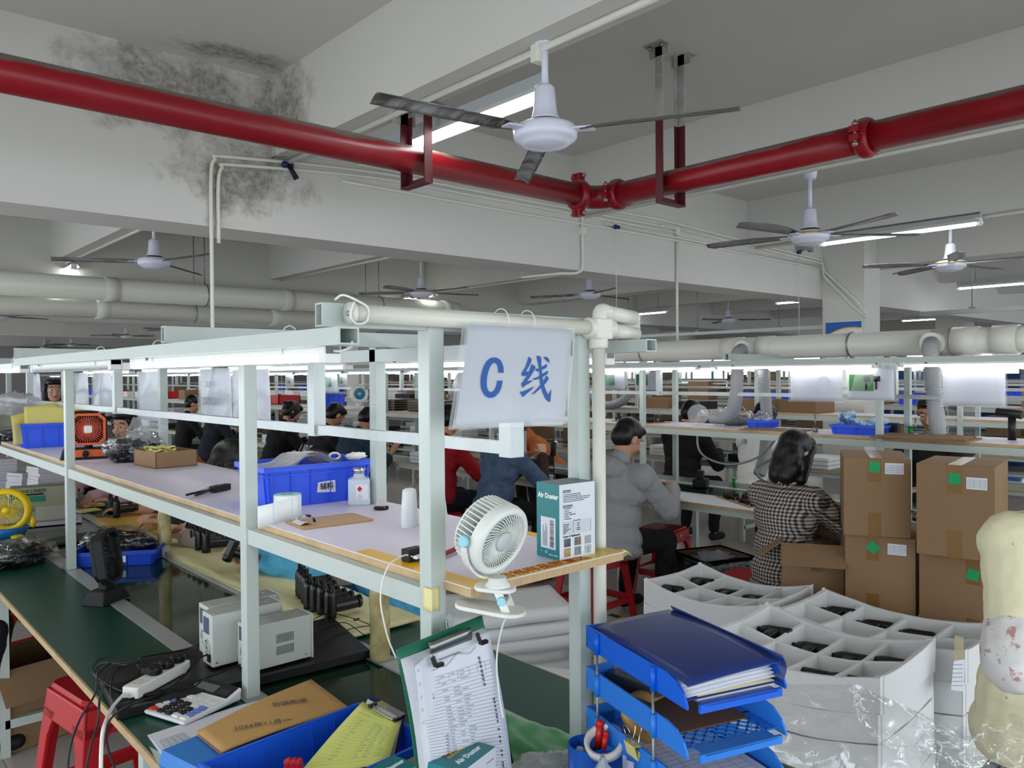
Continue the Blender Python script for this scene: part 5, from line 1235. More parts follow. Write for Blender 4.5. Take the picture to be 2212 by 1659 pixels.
m=MB(); m.M=M1; frame_ring(m,octo(.070,.090,.028),octo(.056,.074,.024),.004,.026); m.build('rear_shell',BLACKM,t,bevel=.006)
for yy,nm in ((-.024,'front_grille'),(.024,'rear_grille')):
    m=MB(); m.M=M1
    for i in range(26): a=2*PI*i/26; m.bar((.014*math.cos(a),yy,.014*math.sin(a)),(.064*math.cos(a+.2),yy*.8,.080*math.sin(a+.2)),.002,.004,up=(0,1,0))
    for r in (.03,.05): m.tube([(r*math.cos(a),yy,r*1.15*math.sin(a)) for a in [2*PI*i/24 for i in range(24)]],.0014,5,closed=True)
    m.at(); m.M=M1@Matrix.Translation((0,yy,0))@Matrix.Rotation(R(90),4,'X'); m.lathe([(0,-.004),(.015,-.004),(.016,.004),(0,.004)],20); m.build(nm,BLACKM,t)
# blue tray with bag of black parts
t=crate('storage_crate','shallow blue crate with a small paper tag, a bag of black tubes heaped in it',.345,.215,.066,(1.085,3.935,TZ-.003),R(-31),mat('deep blue crate','#1747c4',.4),ribs=3)
m=MB(); m.box(-.02,.05,-.1075,-.106,.018,.046); m.build('paper_label',PAPER,t); text('SM#014',.014,INK,t,(.015,-.108,.032),(R(93),0,0))
t=parts_bag('parts_bag','clear bag of black tubes heaped in the shallow blue crate behind the black fan',(1.10,3.99,TZ+.02),(.17,.10,.075),11,rz=R(-31),nparts=0)
m=MB(); rnd=random.Random(3)
for i in range(46):
    y=rnd.uniform(-.07,.07); z=rnd.uniform(.03,.11)*(1-abs(y)*5); x=rnd.uniform(-.05,.05); m.cyl((x-.08,y+rnd.uniform(-.02,.02),z+.01),(x+.07,y,z-.015),.010,n=8)
o=m.build('tube_parts',BLACKP,t); o['kind']='stuff'
parts_bag('parts_bag','clear bag of black parts lying at the left edge on the green worktop',(.71,4.18,TZ+.002),(.17,.115,.065),21,rz=.4,nparts=90)
t=thing('flat_panel','flat dark grey hexagonal panel lying on the belt behind the left post','panel',(1.03,4.62,TZ),.3)
MB().prism([(-.14,-.06),(-.04,-.11),(.14,-.09),(.18,.03),(.06,.10),(-.12,.06)],0,.012,.002).build('panel',mat('charcoal sheet','#3f4044',.5),t)
# yellow round fan (plain)
YP=mat('yellow fan plastic','#f0cd13',.3); BP=mat('fan base blue','#1b6fb4',.35)
t=thing('desk_fan','round yellow desk fan with a blue base and yellow feet at the left edge','desk fan',(.80,4.93,TZ),R(-25))
M1=Matrix.Translation((0,0,.145))@Matrix.Rotation(R(90),4,'X')
m=MB(); m.M=M1; m.lathe([(.088,-.03),(.112,-.025),(.118,0),(.112,.025),(.088,.03),(.084,0),(.088,-.03)],40); m.build('ring',YP,t)
m=MB(); m.M=M1
for i in range(36):
    a=2*PI*i/36; m.tube([((.018+.072*q)*math.cos(a+.5*q),(.018+.072*q)*math.sin(a+.5*q),.024) for q in (0,.33,.66,1)],.0016,5)
m.lathe([(0,.028),(.02,.027),(.02,.02),(0,.02)],20); m.build('grille',YP,t)
m=MB(); m.M=M1
for i in range(4): a0=2*PI*i/4; m.grid(lambda u,v:((.015+.06*u)*math.cos(a0+v),(.015+.06*u)*math.sin(a0+v),.02*(v-.5)),5,5,.0015)
m.build('blades',mat('pale green blade','#b8c8a0',.4),t)
m=MB(); m.lathe([(0,.0),(.075,.0),(.085,.02),(.10,.055),(.09,.06),(0,.03)],32); m.build('base_bowl',BP,t)
for s_ in (-1,1): m=MB(); m.ball((s_*.06,-.06,.012),.03,(1,1.2,.4)); m.build('foot',YP,t)
for s_ in (-1,1): m=MB(); m.ball((s_*.12,0,.075),.022,(.7,.8,1.4)); m.build('side_lug',YP,t)
# printed carton and paper stacks at far left
t=carton('product_carton','dusty printed carton with a green band standing on a board over the belt, far left',.30,.14,.20,(1.02,5.28,TZ+.02),R(-12),m=mat('printed grey green carton','#a9ab93',.6,var=.15,vscale=3))
m=MB(); m.box(-.148,.03,-.0712,-.0702,.115,.150); m.build('green_band',mat('green band','#2f8a73',.5),t); MB().box(-.148,.02,-.0712,-.0702,.155,.165).build('dark_line',INK,t)
text('电动工具配件',.022,INK,t,(-.03,-.0715,.178),(R(90),0,0)); text('数量  型号\n规格  日期',.016,GREYINK,t,(-.06,-.0715,.075),(R(90),0,0)); MB().box(-.02,.145,-.0712,-.0702,.01,.085).build('spec_panel',mat('spec panel','#b9bbad',.6),t)
t=thing('wood_board','pale board bridging the belt under the dusty carton','board',(1.04,5.27,TZ),R(-12)); MB().box(-.19,.19,-.11,.11,.001,.018).build('board',LAM,t)
for i,(x,y,hh,lab) in enumerate(((.93,6.15,.33,'tall pile of paper at far left under the shelf'),(1.16,5.65,.30,'pile of printed cards on the carton behind the left post'),(1.10,5.95,.24,'pile of white booklets under the shelf, farthest left'))):
    t=thing('paper_pile',lab,'paper',(x,y,TZ),.2*i); m=MB(); rnd=random.Random(i)
    for k in range(int(hh/.02)): m.at((rnd.uniform(-.006,.006),rnd.uniform(-.006,.006),k*.02),(0,0,rnd.uniform(-.04,.04))); m.box(-.11,.11,-.08,.08,0,.019)
    m.build('booklets',mat('pile paper','#cdcbd0',.8),t).__setitem__('kind','stuff')
parts_bag('parts_bag','clear bag of black parts behind the left blue crate on the shelf',(.97,5.65,SZ),(.12,.09,.05),31)
t=thing('plastic_bag','puffed clear bag above the left blue crate','bag',(.98,5.7,SZ+.22)); m=MB(); blob(m,(0,0,0),(.13,.09,.07),.3,3,8); m.build('bag_film',BAGM,t)
t=carton('product_carton','grey green printed carton behind the left blue crate',.26,.2,.20,(1.0,5.95,SZ),0,m=mat('printed grey green carton','#a9ab93'))
# yellow pads
for i,(px,py,rz_) in enumerate(((190,1103,.2),(205,1092,-.3),(262,1088,.1))):
    p=at(px,py,z=.765); t=thing('note_pad',['yellow pad on the golden mat, nearest the post','yellow pad on the golden mat, behind the nearest one','yellow pad on the golden mat by the hand with a bracelet'][i],'paper pad',(p.x,p.y,.763),rz_); MB().box(-.06,.06,-.045,.045,0,.008+.004*i).build('sheets',mat('pad yellow','#e3db84',.7),t)
# air dusters on the far worktop
def stand(px,py,a,lab,z=.7625,lie=False,grp='black air dusters standing on the far worktop'):
    p=at(px,py,z=z); duster((p.x,p.y,z),(0,0,a),lab,grp)
for i,(px,py) in enumerate(((397,1172),(408,1178),(420,1184),(431,1190),(445,1196))):
    stand(px,py,R(-15),['first','second','third','fourth','last and nearest'][i]+' air duster in the tight row by the clasped hands')
n8=[(650,1290),(655,1296),(662,1304),(668,1318),(682,1324),(697,1330),(714,1340)]
for i,(px,py) in enumerate(n8): stand(px,py,R(0),['rearmost','second rear','third rear','fourth','fifth','sixth','nearest'][i]+' air duster of the group right of the grey power supplies')
stand(186,1068,R(10),'air duster behind the left post near the pink sleeve'); stand(240,1112,R(0),'air duster under the hand with a bracelet'); stand(252,1118,R(0),'second air duster beside the hand with a bracelet')
# white shelf post foot bolts, red stools under the near side
def stool_proto():
    t=thing('plastic_stool','proto','stool'); H=.46; a,b=.135,.185
    m=MB(); pts=lambda w: [(sx*(w-.03)+.03*math.cos(R(q))*1,sy*(w-.03)+.03*math.sin(R(q))) for sx,sy,q0 in ((1,1,0),(-1,1,90),(-1,-1,180),(1,-1,270)) for q in (q0,q0+45,q0+90)]
    m.prism(pts(a),H-.02,H,.008); m.build('seat',REDP,t)
    z1=H-.02; z0=H-.10; q=lambda z: b-(b-a)*z/H
    for i in range(4):
        m=MB().at((0,0,0),(0,0,PI/2*i)); w0,w1=q(z1),q(z0)
        m.add([(-w1,w1,z0),(w1,w1,z0),(w0,w0,z1),(-w0,w0,z1),(-w1,w1-.012,z0),(w1,w1-.012,z0),(w0,w0-.012,z1),(-w0,w0-.012,z1)],[(1,0,3,2),(4,5,6,7),(0,1,5,4),(3,7,6,2),(0,4,7,3),(1,2,6,5)],False); m.build('side_skirt',REDP,t,bevel=.004)
        # arched leg pair is four corner legs
    for sx in (-1,1):
        for sy in (-1,1):
            m=MB(); w0,w1=q(z0),q(0); L=.055
            def c(z,e): w=q(z); return [(sx*w,sy*w,z),(sx*(w-e),sy*w,z),(sx*(w-e),sy*(w-.012),z),(sx*(w-.012),sy*(w-.012),z),(sx*(w-.012),sy*(w-e),z),(sx*w,sy*(w-e),z)]
            vs=c(0,.045)+c(z0-.05,.05)+c(z0+.03,.085); fs=[]
            for k in (0,6):
                for i in range(6): j=(i+1)%6; fs.append((k+i,k+j,k+6+j,k+6+i))
            fs+=[tuple(range(5,-1,-1)),tuple(range(12,18))]; m.add(vs,fs,False); m.build('leg',REDP,t,bevel=.003)
    for i in range(4):
        m=MB().at((0,0,0),(0,0,PI/2*i)); w=q(.14); m.box(-w+.02,w-.02,w-.014,w-.004,.12,.165); m.build('stretcher',REDP,t,bevel=.003)
    m=MB(); m.at((0,-q(.42)-.0015,.405),(R(90)+.11,0,0)); m.lathe([(0,.001),(.016,.001),(.016,-.001),(0,-.001)],20,smooth=False); m.build('round_sticker',mat('yellow sticker','#d9c445',.5),t)
    return t
STOOL=stool_proto()
def stool(x,y,rz,lab):
    if STOOL['label']=='proto': STOOL.location=(x,y,0); STOOL.rotation_euler=(0,0,rz); STOOL['label']=lab; STOOL['group']='red plastic stools'; return STOOL
    c=copy_tree(STOOL,label=lab,loc=(x,y,0),rz=rz,group='red plastic stools'); c.scale=(1,1,1); return c
q_=stool(.80,3.0,R(8),'red plastic stool under the near table edge below the power strip'); q_.scale=(1.18,)*3
stool(.84,2.3,R(2),'second red plastic stool under the near table edge, mostly hidden by cables')
stool(.84,4.85,R(12),'red plastic stool in the dark under the near table, behind the open carton')
t=carton('open_carton','open brown carton on the floor under the near bench at left',.36,.36,.36,(.72,4.12,0),R(12),True,flaps=[('x+',60,.16),('y-',-50,.16),('x-',100,.12)])

q_=[at(150,1395,z=.735),at(190,1440,z=.70),at(240,1495,z=.69),at(300,1560,z=.71),at(345,1600,z=.735)]
t=thing('edge_wire','thin yellow green wire sagging below the near table edge','cable'); MB().tube(spline([q+Vector((-.012,0,0)) for q in q_],6),.0016,6).build('cord',mat('yellow green wire','#a8ad3a',.5),t)
# ------------------------------------------------------------------ paper trays and desk things at lower right
TB=mat('bright tray blue','#0b62dc',.35); TB2=mat('sky tray blue','#2e82e4',.38)
A=at(1268,1352,z=1.085);B_=at(1522,1500,z=1.085);Cc=at(1668,1447,z=1.085)
ux=(B_-A); L_=ux.length; ux.normalize(); uy=Vector((-ux.y,ux.x,0)); Wd=.205
# local frame: x along the long side from the closed back (A) to the open front (B), y towards the right
rz_=math.atan2(ux.y,ux.x); org=Vector((A.x,A.y,0))
def letter_tray(zb,m_,lab,mesh=False):
    t=thing('letter_tray',lab,'paper tray',(org.x,org.y,zb),rz_,'stacked blue letter trays')
    L=.345; W=.215; h=.040
    # floor with diamond openings near the front
    m=MB(); m.box(.004,L*.70,.004,W-.004,0,.003); m.box(L*.90,L,.03,W-.03,0,.003)
    if True:
        n=7; dx=L*.20/3; dy=(W-.05)/n
        for i in range(3+1):
            x=L*.70+i*dx; 
            for j in range(n):
                y=.025+j*dy
                if i<3: m.bar((x,y,.0015),(x+dx,y+dy,.0015),.004,.003); m.bar((x,y+dy,.0015),(x+dx,y,.0015),.004,.003)
        m.box(L*.69,L*.91,.004,.027,0,.003); m.box(L*.69,L*.91,W-.027,W-.004,0,.003)
    m.build('floor_mesh',m_,t)
    # side walls whose top edge sweeps down to the front
    for s_,y in ((0,0),(1,W-.004)):
        P=[(0,0),(0,h),(L*.80,h),(L*.88,h*.86),(L*.94,h*.5),(L*.97,h*.05),(L*.97,-.004),(0,-.004)]
        m=MB(); vs=[(x,y,z) for x,z in P]+[(x,y+.004,z) for x,z in P]; k=len(P)
        m.add(vs,[tuple(range(k)),tuple(range(2*k-1,k-1,-1))]+[(i,k+i,k+(i+1)%k,(i+1)%k) for i in range(k)],False)
        for x in (.045,L*.70): yy=y-.003 if s_==0 else y+.007; m.cyl((x,yy,-.004),(x,yy,h-.002),.006,n=10)
        m.build('side_wall',m_,t)
    m=MB(); m.box(-.004,0,0,W*.3,-.004,h); m.box(-.004,0,W*.7,W,-.004,h); m.box(-.004,0,0,W,-.004,h*.55); m.build('back_wall',m_,t)
    m=MB(); m.box(L-.006,L,.02,W-.02,-.010,.004); m.build('front_lip',m_,t)
    return t
zs=[1.045,.962,.879,.796]
letter_tray(zs[0],TB,'top letter tray of the blue stack, holding a thick navy folder'); letter_tray(zs[1],TB2,'second letter tray from the top, with a brown board on its lattice floor')
letter_tray(zs[2],TB2,'third letter tray from the top, with a clipped form and tape roll'); letter_tray(zs[3],TB2,'lowest letter tray of the blue stack, cut by the bottom edge')
def onT(x,y,z): return org+ux*x+uy*y+Vector((0,0,z))
t=thing('tray_rods','four thin steel rods holding the stacked blue trays apart','rod')
for x in (.045,.24):
    for y in (-.003,.218): MB().cyl(onT(x,y,TZ),onT(x,y,1.075),.0026,n=8).build('rod',STEEL,t)
NAVY=mat('navy pp cover','#233a80',.32,var=.05,vscale=4)
t=thing('ring_binder','thick navy plastic folder with curling sheets on the top tray','folder',(org.x,org.y,1.049),rz_)
def nv(u,v): return (-.002+.335*u,.004+.20*v,.033+.010*math.sin(v*PI*.5)+.006*math.sin(u*3)-.010*max(0,u-.9)*3)
MB().grid(nv,14,8,.0015).build('cover',NAVY,t); MB().grid(lambda u,v:(.0+.33*u,.004+.20*v,.006),4,4,.0015).build('cover',NAVY,t)
MB().grid(lambda u,v:(.0+.333*u,.205+.010*math.sin(v*PI),.005+.046*v),4,6,.0015).build('spine',NAVY,t)
for k in range(4): MB().grid(lambda u,v:(.004+(.318-.004*k)*u,.010+.19*v,.010+.0045*k+.006*math.sin(v*2)+.004*max(0,u-.8)*(k-3)),8,6,.0018).build('sheets',PAPER,t)
t=thing('notebook','cream notebook sticking out of the front of the top tray under the navy folder','notebook',(org.x,org.y,1.050),rz_)
MB().grid(lambda u,v:(.20+.125*u,.03+.165*v,.002+.004*u),6,4,.011).build('pages',mat('cream pages','#e9e2c0',.7),t)
t=thing('cardboard_sheet','dark brown board lying on the second tray','board',(org.x,org.y,.9655),rz_); MB().rbox(.05,.265,.02,.19,0,.003,.01).build('sheet',mat('dark hardboard','#6a4c36',.6),t)
t=thing('stapler_case','clear topped black pen case at the back of the second tray','case',(org.x,org.y,.9690),rz_+.3); MB().rbox(.02,.15,.035,.075,0,.02,.008).build('case_body',mat('smoked plastic','#4b5358',.15,alpha=.7),t); MB().box(.03,.14,.045,.065,.004,.012).build('insert',BLACKP,t)
t=thing('form_sheet','white printed form on a dark clipboard in the third tray','paper',(org.x,org.y,.8825),rz_)
MB().rbox(.06,.40,.025,.205,0,.003,.01).build('board',mat('brown black board','#2e2522',.4),t); MB().box(.08,.375,.03,.20,.0031,.0045).build('sheet',PAPER,t)
m=MB()
for i in range(14): x=.13+.015*i; m.box(x,x+.0004,.045,.185,.0046,.0049)
for j in range(6): y=.045+.028*j; m.box(.13,.325,y,y+.0004,.0046,.0049)
m.build('printed_table',GREYINK,t); text('品质检查表',.015,INK,t,(.350,.075,.005),(0,0,R(-90)),offset=.0002)
m=MB(); m.tube(spline([(.36,.175,.008),(.385,.165,.012),(.395,.12,.014),(.385,.075,.012),(.36,.065,.008)],5),.0015,6); m.box(.362,.378,.08,.16,.005,.010); m.build('clip',CHROME,t)
TPM=mat('tan masking tape','#d9aa5e',.55)
t=thing('tape_roll','wide tan roll of masking tape standing in the third tray','tape roll',onT(.105,.075,.931),0,rot=(R(90),R(8),rz_+R(20)))
m=MB(); m.lathe([(.032,-.024),(.047,-.024),(.047,.024),(.032,.024),(.032,-.024)],36); m.build('tape_body',TPM,t)
# binder clip with a hanging bag
t=thing('binder_clip','yellow binder clip gripping the side wall of the third tray','clip',onT(.175,-.004,.912),rz_)
YC=mat('pale yellow clip','#e5d98c',.35)
m=MB(); m.add([(-.018,-.001,-.018),(.018,-.001,-.018),(.018,-.008,.008),(-.018,-.008,.008),(-.018,.007,.008),(.018,.007,.008),(.018,.002,-.018),(-.018,.002,-.018)],[(0,1,2,3),(3,2,5,4),(4,5,6,7)],False); m.build('jaw',YC,t).modifiers.new('s','SOLIDIFY').thickness=.0012
for s_ in (-1,1): m=MB(); m.tube(spline([(-.010,s_*.006,.008),(-.008,s_*.010,.022),(-.010,s_*.013,.036),(0,s_*.015,.043),(.010,s_*.013,.036),(.008,s_*.010,.022),(.010,s_*.006,.008)],4),.0009,6); m.build('wire_handle',CHROME,t)
t=thing('plastic_bag','small clear zip bag hanging from the yellow binder clip','bag',onT(.175,-.012,.893),rz_)
MB().grid(lambda u,v:(-.016+.034*u+.01*v,-.004-.006*v+.003*math.sin(u*8),-.07*v),8,10).build('bag_film',BAGM,t)
t=thing('plastic_bag','crumpled milky plastic bag beside the pen cup','bag',onT(.165,-.062,.82)); m=MB(); blob(m,(0,0,.02),(.030,.026,.055),.35,3,15,24,20,0,(.2,.25,.9,.2)); m.build('bag_film',mat('milky bag','#aeb9c4',.35,alpha=.85),t)
# pen cup
cu=at(1268,1603,z=.880)
t=thing('pen_cup','bright blue divided pen cup in front of the tray stack','cup',(cu.x,cu.y,TZ),rz_)
m=MB(); m.lathe([(0,0),(.036,0),(.037,.003),(.0375,.128),(.0355,.128),(.0345,.004),(0,.004)],36); m.build('cup_body',mat('cup blue','#1560c8',.3),t)
m=MB(); m.box(-.035,.035,-.001,.001,.004,.118); m.box(-.001,.001,0,.035,.004,.118); m.build('divider',mat('cup blue','#1560c8'),t)
m=MB(); m.grid(lambda u,v:(.0383*math.cos(R(215+50*u)),.0383*math.sin(R(215+50*u)),.03+.05*v),6,2,.0004); m.build('paper_label',PAPER,t)
t=thing('tissue','white tissue crumpled in the pen cup','tissue',(cu.x,cu.y,TZ)); m=MB(); blob(m,(-.012,.008,.10),(.016,.014,.02),.4,3,6,16,10); m.build('tissue_ball',PAPER,t)
def pen(p,q,lab,cap,body,r=.006):
    t=thing('marker_pen',lab,'pen'); p=Vector(p);q=Vector(q); k=p.lerp(q,.72)
    MB().cyl(p,k,r,n=12).build('barrel',body,t); m=MB(); m.cyl(k,q,r*1.12,n=12); m.ball(q,r*1.1); m.build('cap',cap,t)
RC=mat('marker red','#d02418',.3); GREYB=mat('grey marker','#6d6f76',.35)
b0=Vector((cu.x,cu.y,TZ))
pen(b0+Vector((.012,-.010,.01)),at(1297,1582,z=.905)+Vector((.012,.012,.01)),'red capped marker standing in the pen cup, left one',RC,BLACKP,.0075)
pen(b0+Vector((.0,-.018,.01)),at(1310,1590,z=.905)+Vector((.008,.008,.0)),'slim grey marker with a small red top leaning in the pen cup',RC,GREYB,.005)
t=thing('tape_roll','white tape roll lying tilted across the pen cup rim','tape roll',at(1306,1604,z=.890),rot=(R(22),R(18),rz_))
m=MB(); m.lathe([(.031,-.008),(.039,-.008),(.039,.008),(.031,.008),(.031,-.008)],36); m.build('tape_body',mat('white tape','#e6e4da',.5),t)
m=MB(); m.lathe([(.0305,-.007),(.0308,-.007),(.0308,.007),(.0305,.007),(.0305,-.007)],30); m.build('core',PAPER,t)
# ------------------------------------------------------------------ foam trays with duster bodies
SH=mat('matt black shell','#0f1012',.42)
def shell_proto():
    t=thing('duster_shell','proto','tool part')
    m=MB().at((0,0,0),(0,R(90),0)); m.lathe([(0,-.075),(.020,-.074),(.022,-.07),(.022,.02),(.017,.045),(.011,.052),(.011,.075),(0,.075)],20); m.build('barrel',SH,t)
    m=MB(); m.at((-.02,0,0)); m.add([(-.022,.018,.0),(.022,.018,.0),(.030,.095,-.004),(-.012,.095,-.004),(-.020,.018,.026),(.020,.018,.026),(.027,.09,.022),(-.010,.09,.022)],[(0,1,2,3),(7,6,5,4),(4,5,1,0),(5,6,2,1),(6,7,3,2),(7,4,0,3)],False); m.build('grip',SH,t,bevel=.006)
    m=MB(); m.cyl((-.012,.055,.024),(-.012,.055,.0262),.007,n=16); m.build('button',BLACKP,t)
    return t
SHELL=shell_proto(); SHELL_ready=False
def shell(loc,rz,lab):
    if SHELL['label']=='proto': SHELL.location=loc; SHELL.rotation_euler=(R(-14),R(6),rz); SHELL.scale=(1.1,)*3; SHELL['label']=lab; SHELL['group']='black shells in the foam trays'; return
    copy_tree(SHELL,label=lab,loc=loc,rot=(R(-14),R(6),rz),group='black shells in the foam trays')
def wall(b,p0,p1,th,z0,z1,fn,n=10):
    p0=Vector(p0);p1=Vector(p1); d=(p1-p0); s_=Vector((-d.y,d.x,0)).normalized()*th/2; vs=[];fs=[]
    for i in range(n+1):
        p=p0+d*i/n
        for sg,z in ((-1,z0),(1,z0),(1,z1),(-1,z1)):
            q=p+s_*sg; dx,dz=fn(q.x,q.y,z); vs.append((q.x+dx,q.y,z+dz))
    for i in range(n):
        for j in range(4): k=(j+1)%4; fs.append((4*i+j,4*i+4+j,4*i+4+k,4*i+k))
    fs+=[(3,2,1,0),(4*n,4*n+1,4*n+2,4*n+3)]
    b.add(vs,fs,False)
def foam_tray(lab,org_,rz,L,W,h,nx,ny,sag,top=True,grp='white foam trays'):
    t=thing('foam_tray',lab,'foam tray',org_,rz,grp); th=.022
    def fn(x,y,z): 
        k=math.sin(PI*min(max(x/L,0),1)); q=math.sin(PI*min(max(y/W,0),1))
        return (0,-sag*k*(z>.01 or True)-sag*.25*q+.004*noise.noise(Vector((x*9,y*9,org_[2]*7))))
    m=MB()
    for y in (th/2,W-th/2): wall(m,(0,y,0),(L,y,0),th,0,h,fn)
    for x in (th/2,L-th/2): wall(m,(x,th,0),(x,W-th,0),th,0,h,fn)
    m.build('outer_wall',FOAM,t,bevel=.004)
    if top:
        m=MB()
        for j in range(1,ny): wall(m,(th,W*j/ny,0),(L-th,W*j/ny,0),th*.8,.01,h-.004,fn)
        m.build('long_divider',FOAM,t,bevel=.003)
        for i in range(1,nx): 
            m=MB(); wall(m,(L*i/nx,th,0),(L*i/nx,W-th,0),th*.8,.01,h-.006,fn); m.build('cross_divider',FOAM,t,bevel=.003)
        m=MB(); m.grid(lambda u,v:(th+(L-2*th)*u,th+(W-2*th)*v,.012+fn(L*u,W*v,0)[1]),12,6,.008,smooth=False); m.build('bottom_sheet',FOAM,t)
    return t,fn
def foam_stack(name,p,rz,L,W,ztop,layers,h,sag,cells,nx=4,ny=2):
    zb=ztop-h; c,s_=math.cos(rz),math.sin(rz)
    t,fn=foam_tray('top open foam tray of the '+name,(p[0],p[1],zb),rz,L,W,h,nx,ny,sag)
    for i,(cx,cy,ang,lab) in enumerate(cells):
        x=(cx+.5)*L/nx; y=cy*W/ny; z=zb+.078+fn(x,y,0)[1]
        shell((p[0]+c*x-s_*y,p[1]+s_*x+c*y,z),rz+ang,lab)
    for k in range(1,layers):
        hl=(zb-sag*1.25-.004)/(layers-1); zk=zb-k*hl; j=random.Random(k+len(name)); dx,dy=j.uniform(-.012,.012),j.uniform(-.012,.012)
        foam_tray(['second','third','fourth','fifth'][k-1]+' foam tray from the top in the '+name,(p[0]+dx,p[1]+dy,zk),rz,L,W,hl-.001,nx,ny,sag,False,'lower foam trays of the '+name)
# x of a stack runs along the photograph's receding line, towards the camera side
def cell(n_,where): return 'black shell '+n_+' in the foam tray '+where
foam_stack('front foam stack',(3.14,1.14),R(93),.67,.54,.60,5,.118,.055,[(2.95,.5,R(-6),'largest and nearest black shell, in the foam tray beside the blue trays'),(2.0,.52,R(-6),cell('second along','of the front stack')),(1.05,.55,R(-6),cell('third along','of the front stack')),(.15,.6,R(-6),cell('at the right end','of the front stack')),(1.3,1.5,R(-6),cell('half hidden','in the front row of the front stack')),(.6,1.5,R(-6),'low black shell at the near end of the front stack, front row')])
foam_stack('right foam stack',(3.66,1.065),R(91),.76,.46,.56,4,.12,.045,[(2.9,.45,R(-6),cell('leftmost','of the right stack')),(2.0,.5,R(-6),cell('in the middle','of the right stack')),(1.1,.5,R(-6),cell('rightmost','of the right stack, near the cream sweater'))])
foam_stack('rear foam stack',(3.66,1.89),R(91),.64,.50,.56,4,.118,.05,[(3.0,.5,R(-6),cell('leftmost','of the rear stack')),(2.0,.5,R(-6),cell('in the middle','of the rear stack')),(1.05,.5,R(-6),cell('rightmost','of the rear stack')),(3.1,1.5,R(-6),cell('in the front row','of the rear stack'))])
t=thing('paper_label','curling printed label taped to the end of the right foam stack','label')
a=at(2068,1372,x=3.12,); q=[at(2063,1372,d=2.95),at(2078,1372,d=2.95),at(2080,1500,d=2.9),at(2056,1496,d=2.9)]
m=MB(); m.sheet([at(*q_,y=1.058) for q_ in ((2060,1428),(2084,1424),(2082,1494),(2054,1490))],.0006); m.build('sheet',PAPER,t); m=MB(); m.sheet([at(*q_,y=1.058) for q_ in ((2062,1372),(2080,1376),(2084,1424),(2060,1428))],.0006); m.build('tape_strip',TAPE,t)
m=MB(); 
for i in range(6): m.tube([at(2058,1436+i*9,y=1.055),at(2080,1436+i*9,y=1.055)],.0007,4)
m.build('printed_lines',INK,t)
# flat foam sheets piled behind the near bench
P0=(2.62,3.16)
for k in range(6):
    t=thing('foam_sheet',['top foam sheet of the slumped pile behind the near bench','second foam sheet of the slumped pile','third foam sheet of the slumped pile','fourth foam sheet of the slumped pile','fifth foam sheet of the slumped pile','lowest foam sheet of the slumped pile'][k],'foam sheet',(P0[0]+[.0,.03,.0,-.02,.02,0][k],P0[1]+[0,-.03,-.02,.02,0,0][k],.365-.070*k),R(-28+[0,3,-2,1,-1,0][k]),'slumped foam sheets')
    MB().grid(lambda u,v:(-.42+.84*u,-.22+.44*v,.055+.010*noise.noise(Vector((u*3,v*3,k)))-.015*math.sin(u*PI)*(1 if k<4 else 0)),16,8,.055).build('sheet',FOAM,t)
t=thing('foam_sheet','white foam sheet lying by the table leg at floor level','foam sheet',(2.25,2.25,.001),R(30)); MB().box(-.3,.3,-.2,.2,0,.30).build('sheet',FOAM,t,bevel=.01)
# clear film thrown over the front stack
t=thing('plastic_film','large crumpled clear film draped over the front foam stack and spreading to the right','plastic film')
def dr(u,v):
    px=1545+690*u; 
    top=1478 if px<1850 else 1478+(px-1850)*.45
    top=min(top,1590); py=top+(1760-top)*v
    d=2.52-.22*v-.25*max(0,u-.5)-.10*math.sin(v*3)
    p=at(px,py,d=d); k=noise.noise(Vector((u*9,v*5,0)))*.035+noise.noise(Vector((u*22,v*14,3)))*.016; return p-FW*k+Vector((0,0,k*.3))
MB().grid(dr,70,34).build('film_sheet',CLEAR2,t)
t=thing('plastic_film','bunched clear film at the bottom right in front of the standing person','plastic film')
def dr2(u,v):
    px=1985+270*u; py=1562+150*v+14*math.sin(u*5); d=1.62-.1*v; p=at(px,py,d=d); k=noise.noise(Vector((u*7,v*6,5)))*.04+noise.noise(Vector((u*19,v*15,7)))*.015; return p-FW*k
MB().grid(dr2,44,26).build('film_sheet',CLEAR2,t)
# ------------------------------------------------------------------ cartons
def label_box(t,w,h,stx,stz,lbx,lbz,d,rot=0,tape=True):
    y=-d/2-.0012
    if tape: 
        MB().box(stx-.028,stx+.028,y,-d/2,h*.70,h).build('tape_strip',BROWNTAPE,t); MB().box(stx-.028,stx+.028,y,-d/2,0,h*.30).build('tape_strip',BROWNTAPE,t)
    m=MB().at((stx,y-.0006,stz),(0,rot,0)); m.box(-.024,.024,-.0005,.0005,-.024,.024); g=m.build('green_sticker',GREEN,t)
    if lbx is None: return
    m=MB().at((lbx,y-.0004,lbz),(0,0,0)); m.box(-.040,.040,-.0005,.0005,-.026,.026); m.build('address_label',PAPER,t)
    m=MB().at((lbx,y-.0012,lbz))
    for i in range(5): z=.015-.008*i; m.box(-.034,.034,-.0002,.0002,z,z+.0008)
    for x in (-.034,-.012,.012,.0335): m.box(x,x+.0006,-.0002,.0002,-.017,.0155)
    m.build('printed_lines',INK,t)
def facing_box(name,lab,pl,pr_,z,w_d,h,**k):
    """box whose lower front edge runs between two pixels at height z"""
    a=at(*pl,z=z);b=at(*pr_,z=z); w=(b-a).length; rz=math.atan2(b.y-a.y,b.x-a.x); n_=Vector((-(b-a).y,(b-a).x,0)).normalized()
    c=(a+b)/2+n_*w_d/2; return carton(name,lab,w,w_d,h,(c.x,c.y,z-h if k.pop('topz',False) else z),rz,**k),w
zt=1.19
gr='closed brown cartons stacked behind the foam trays'
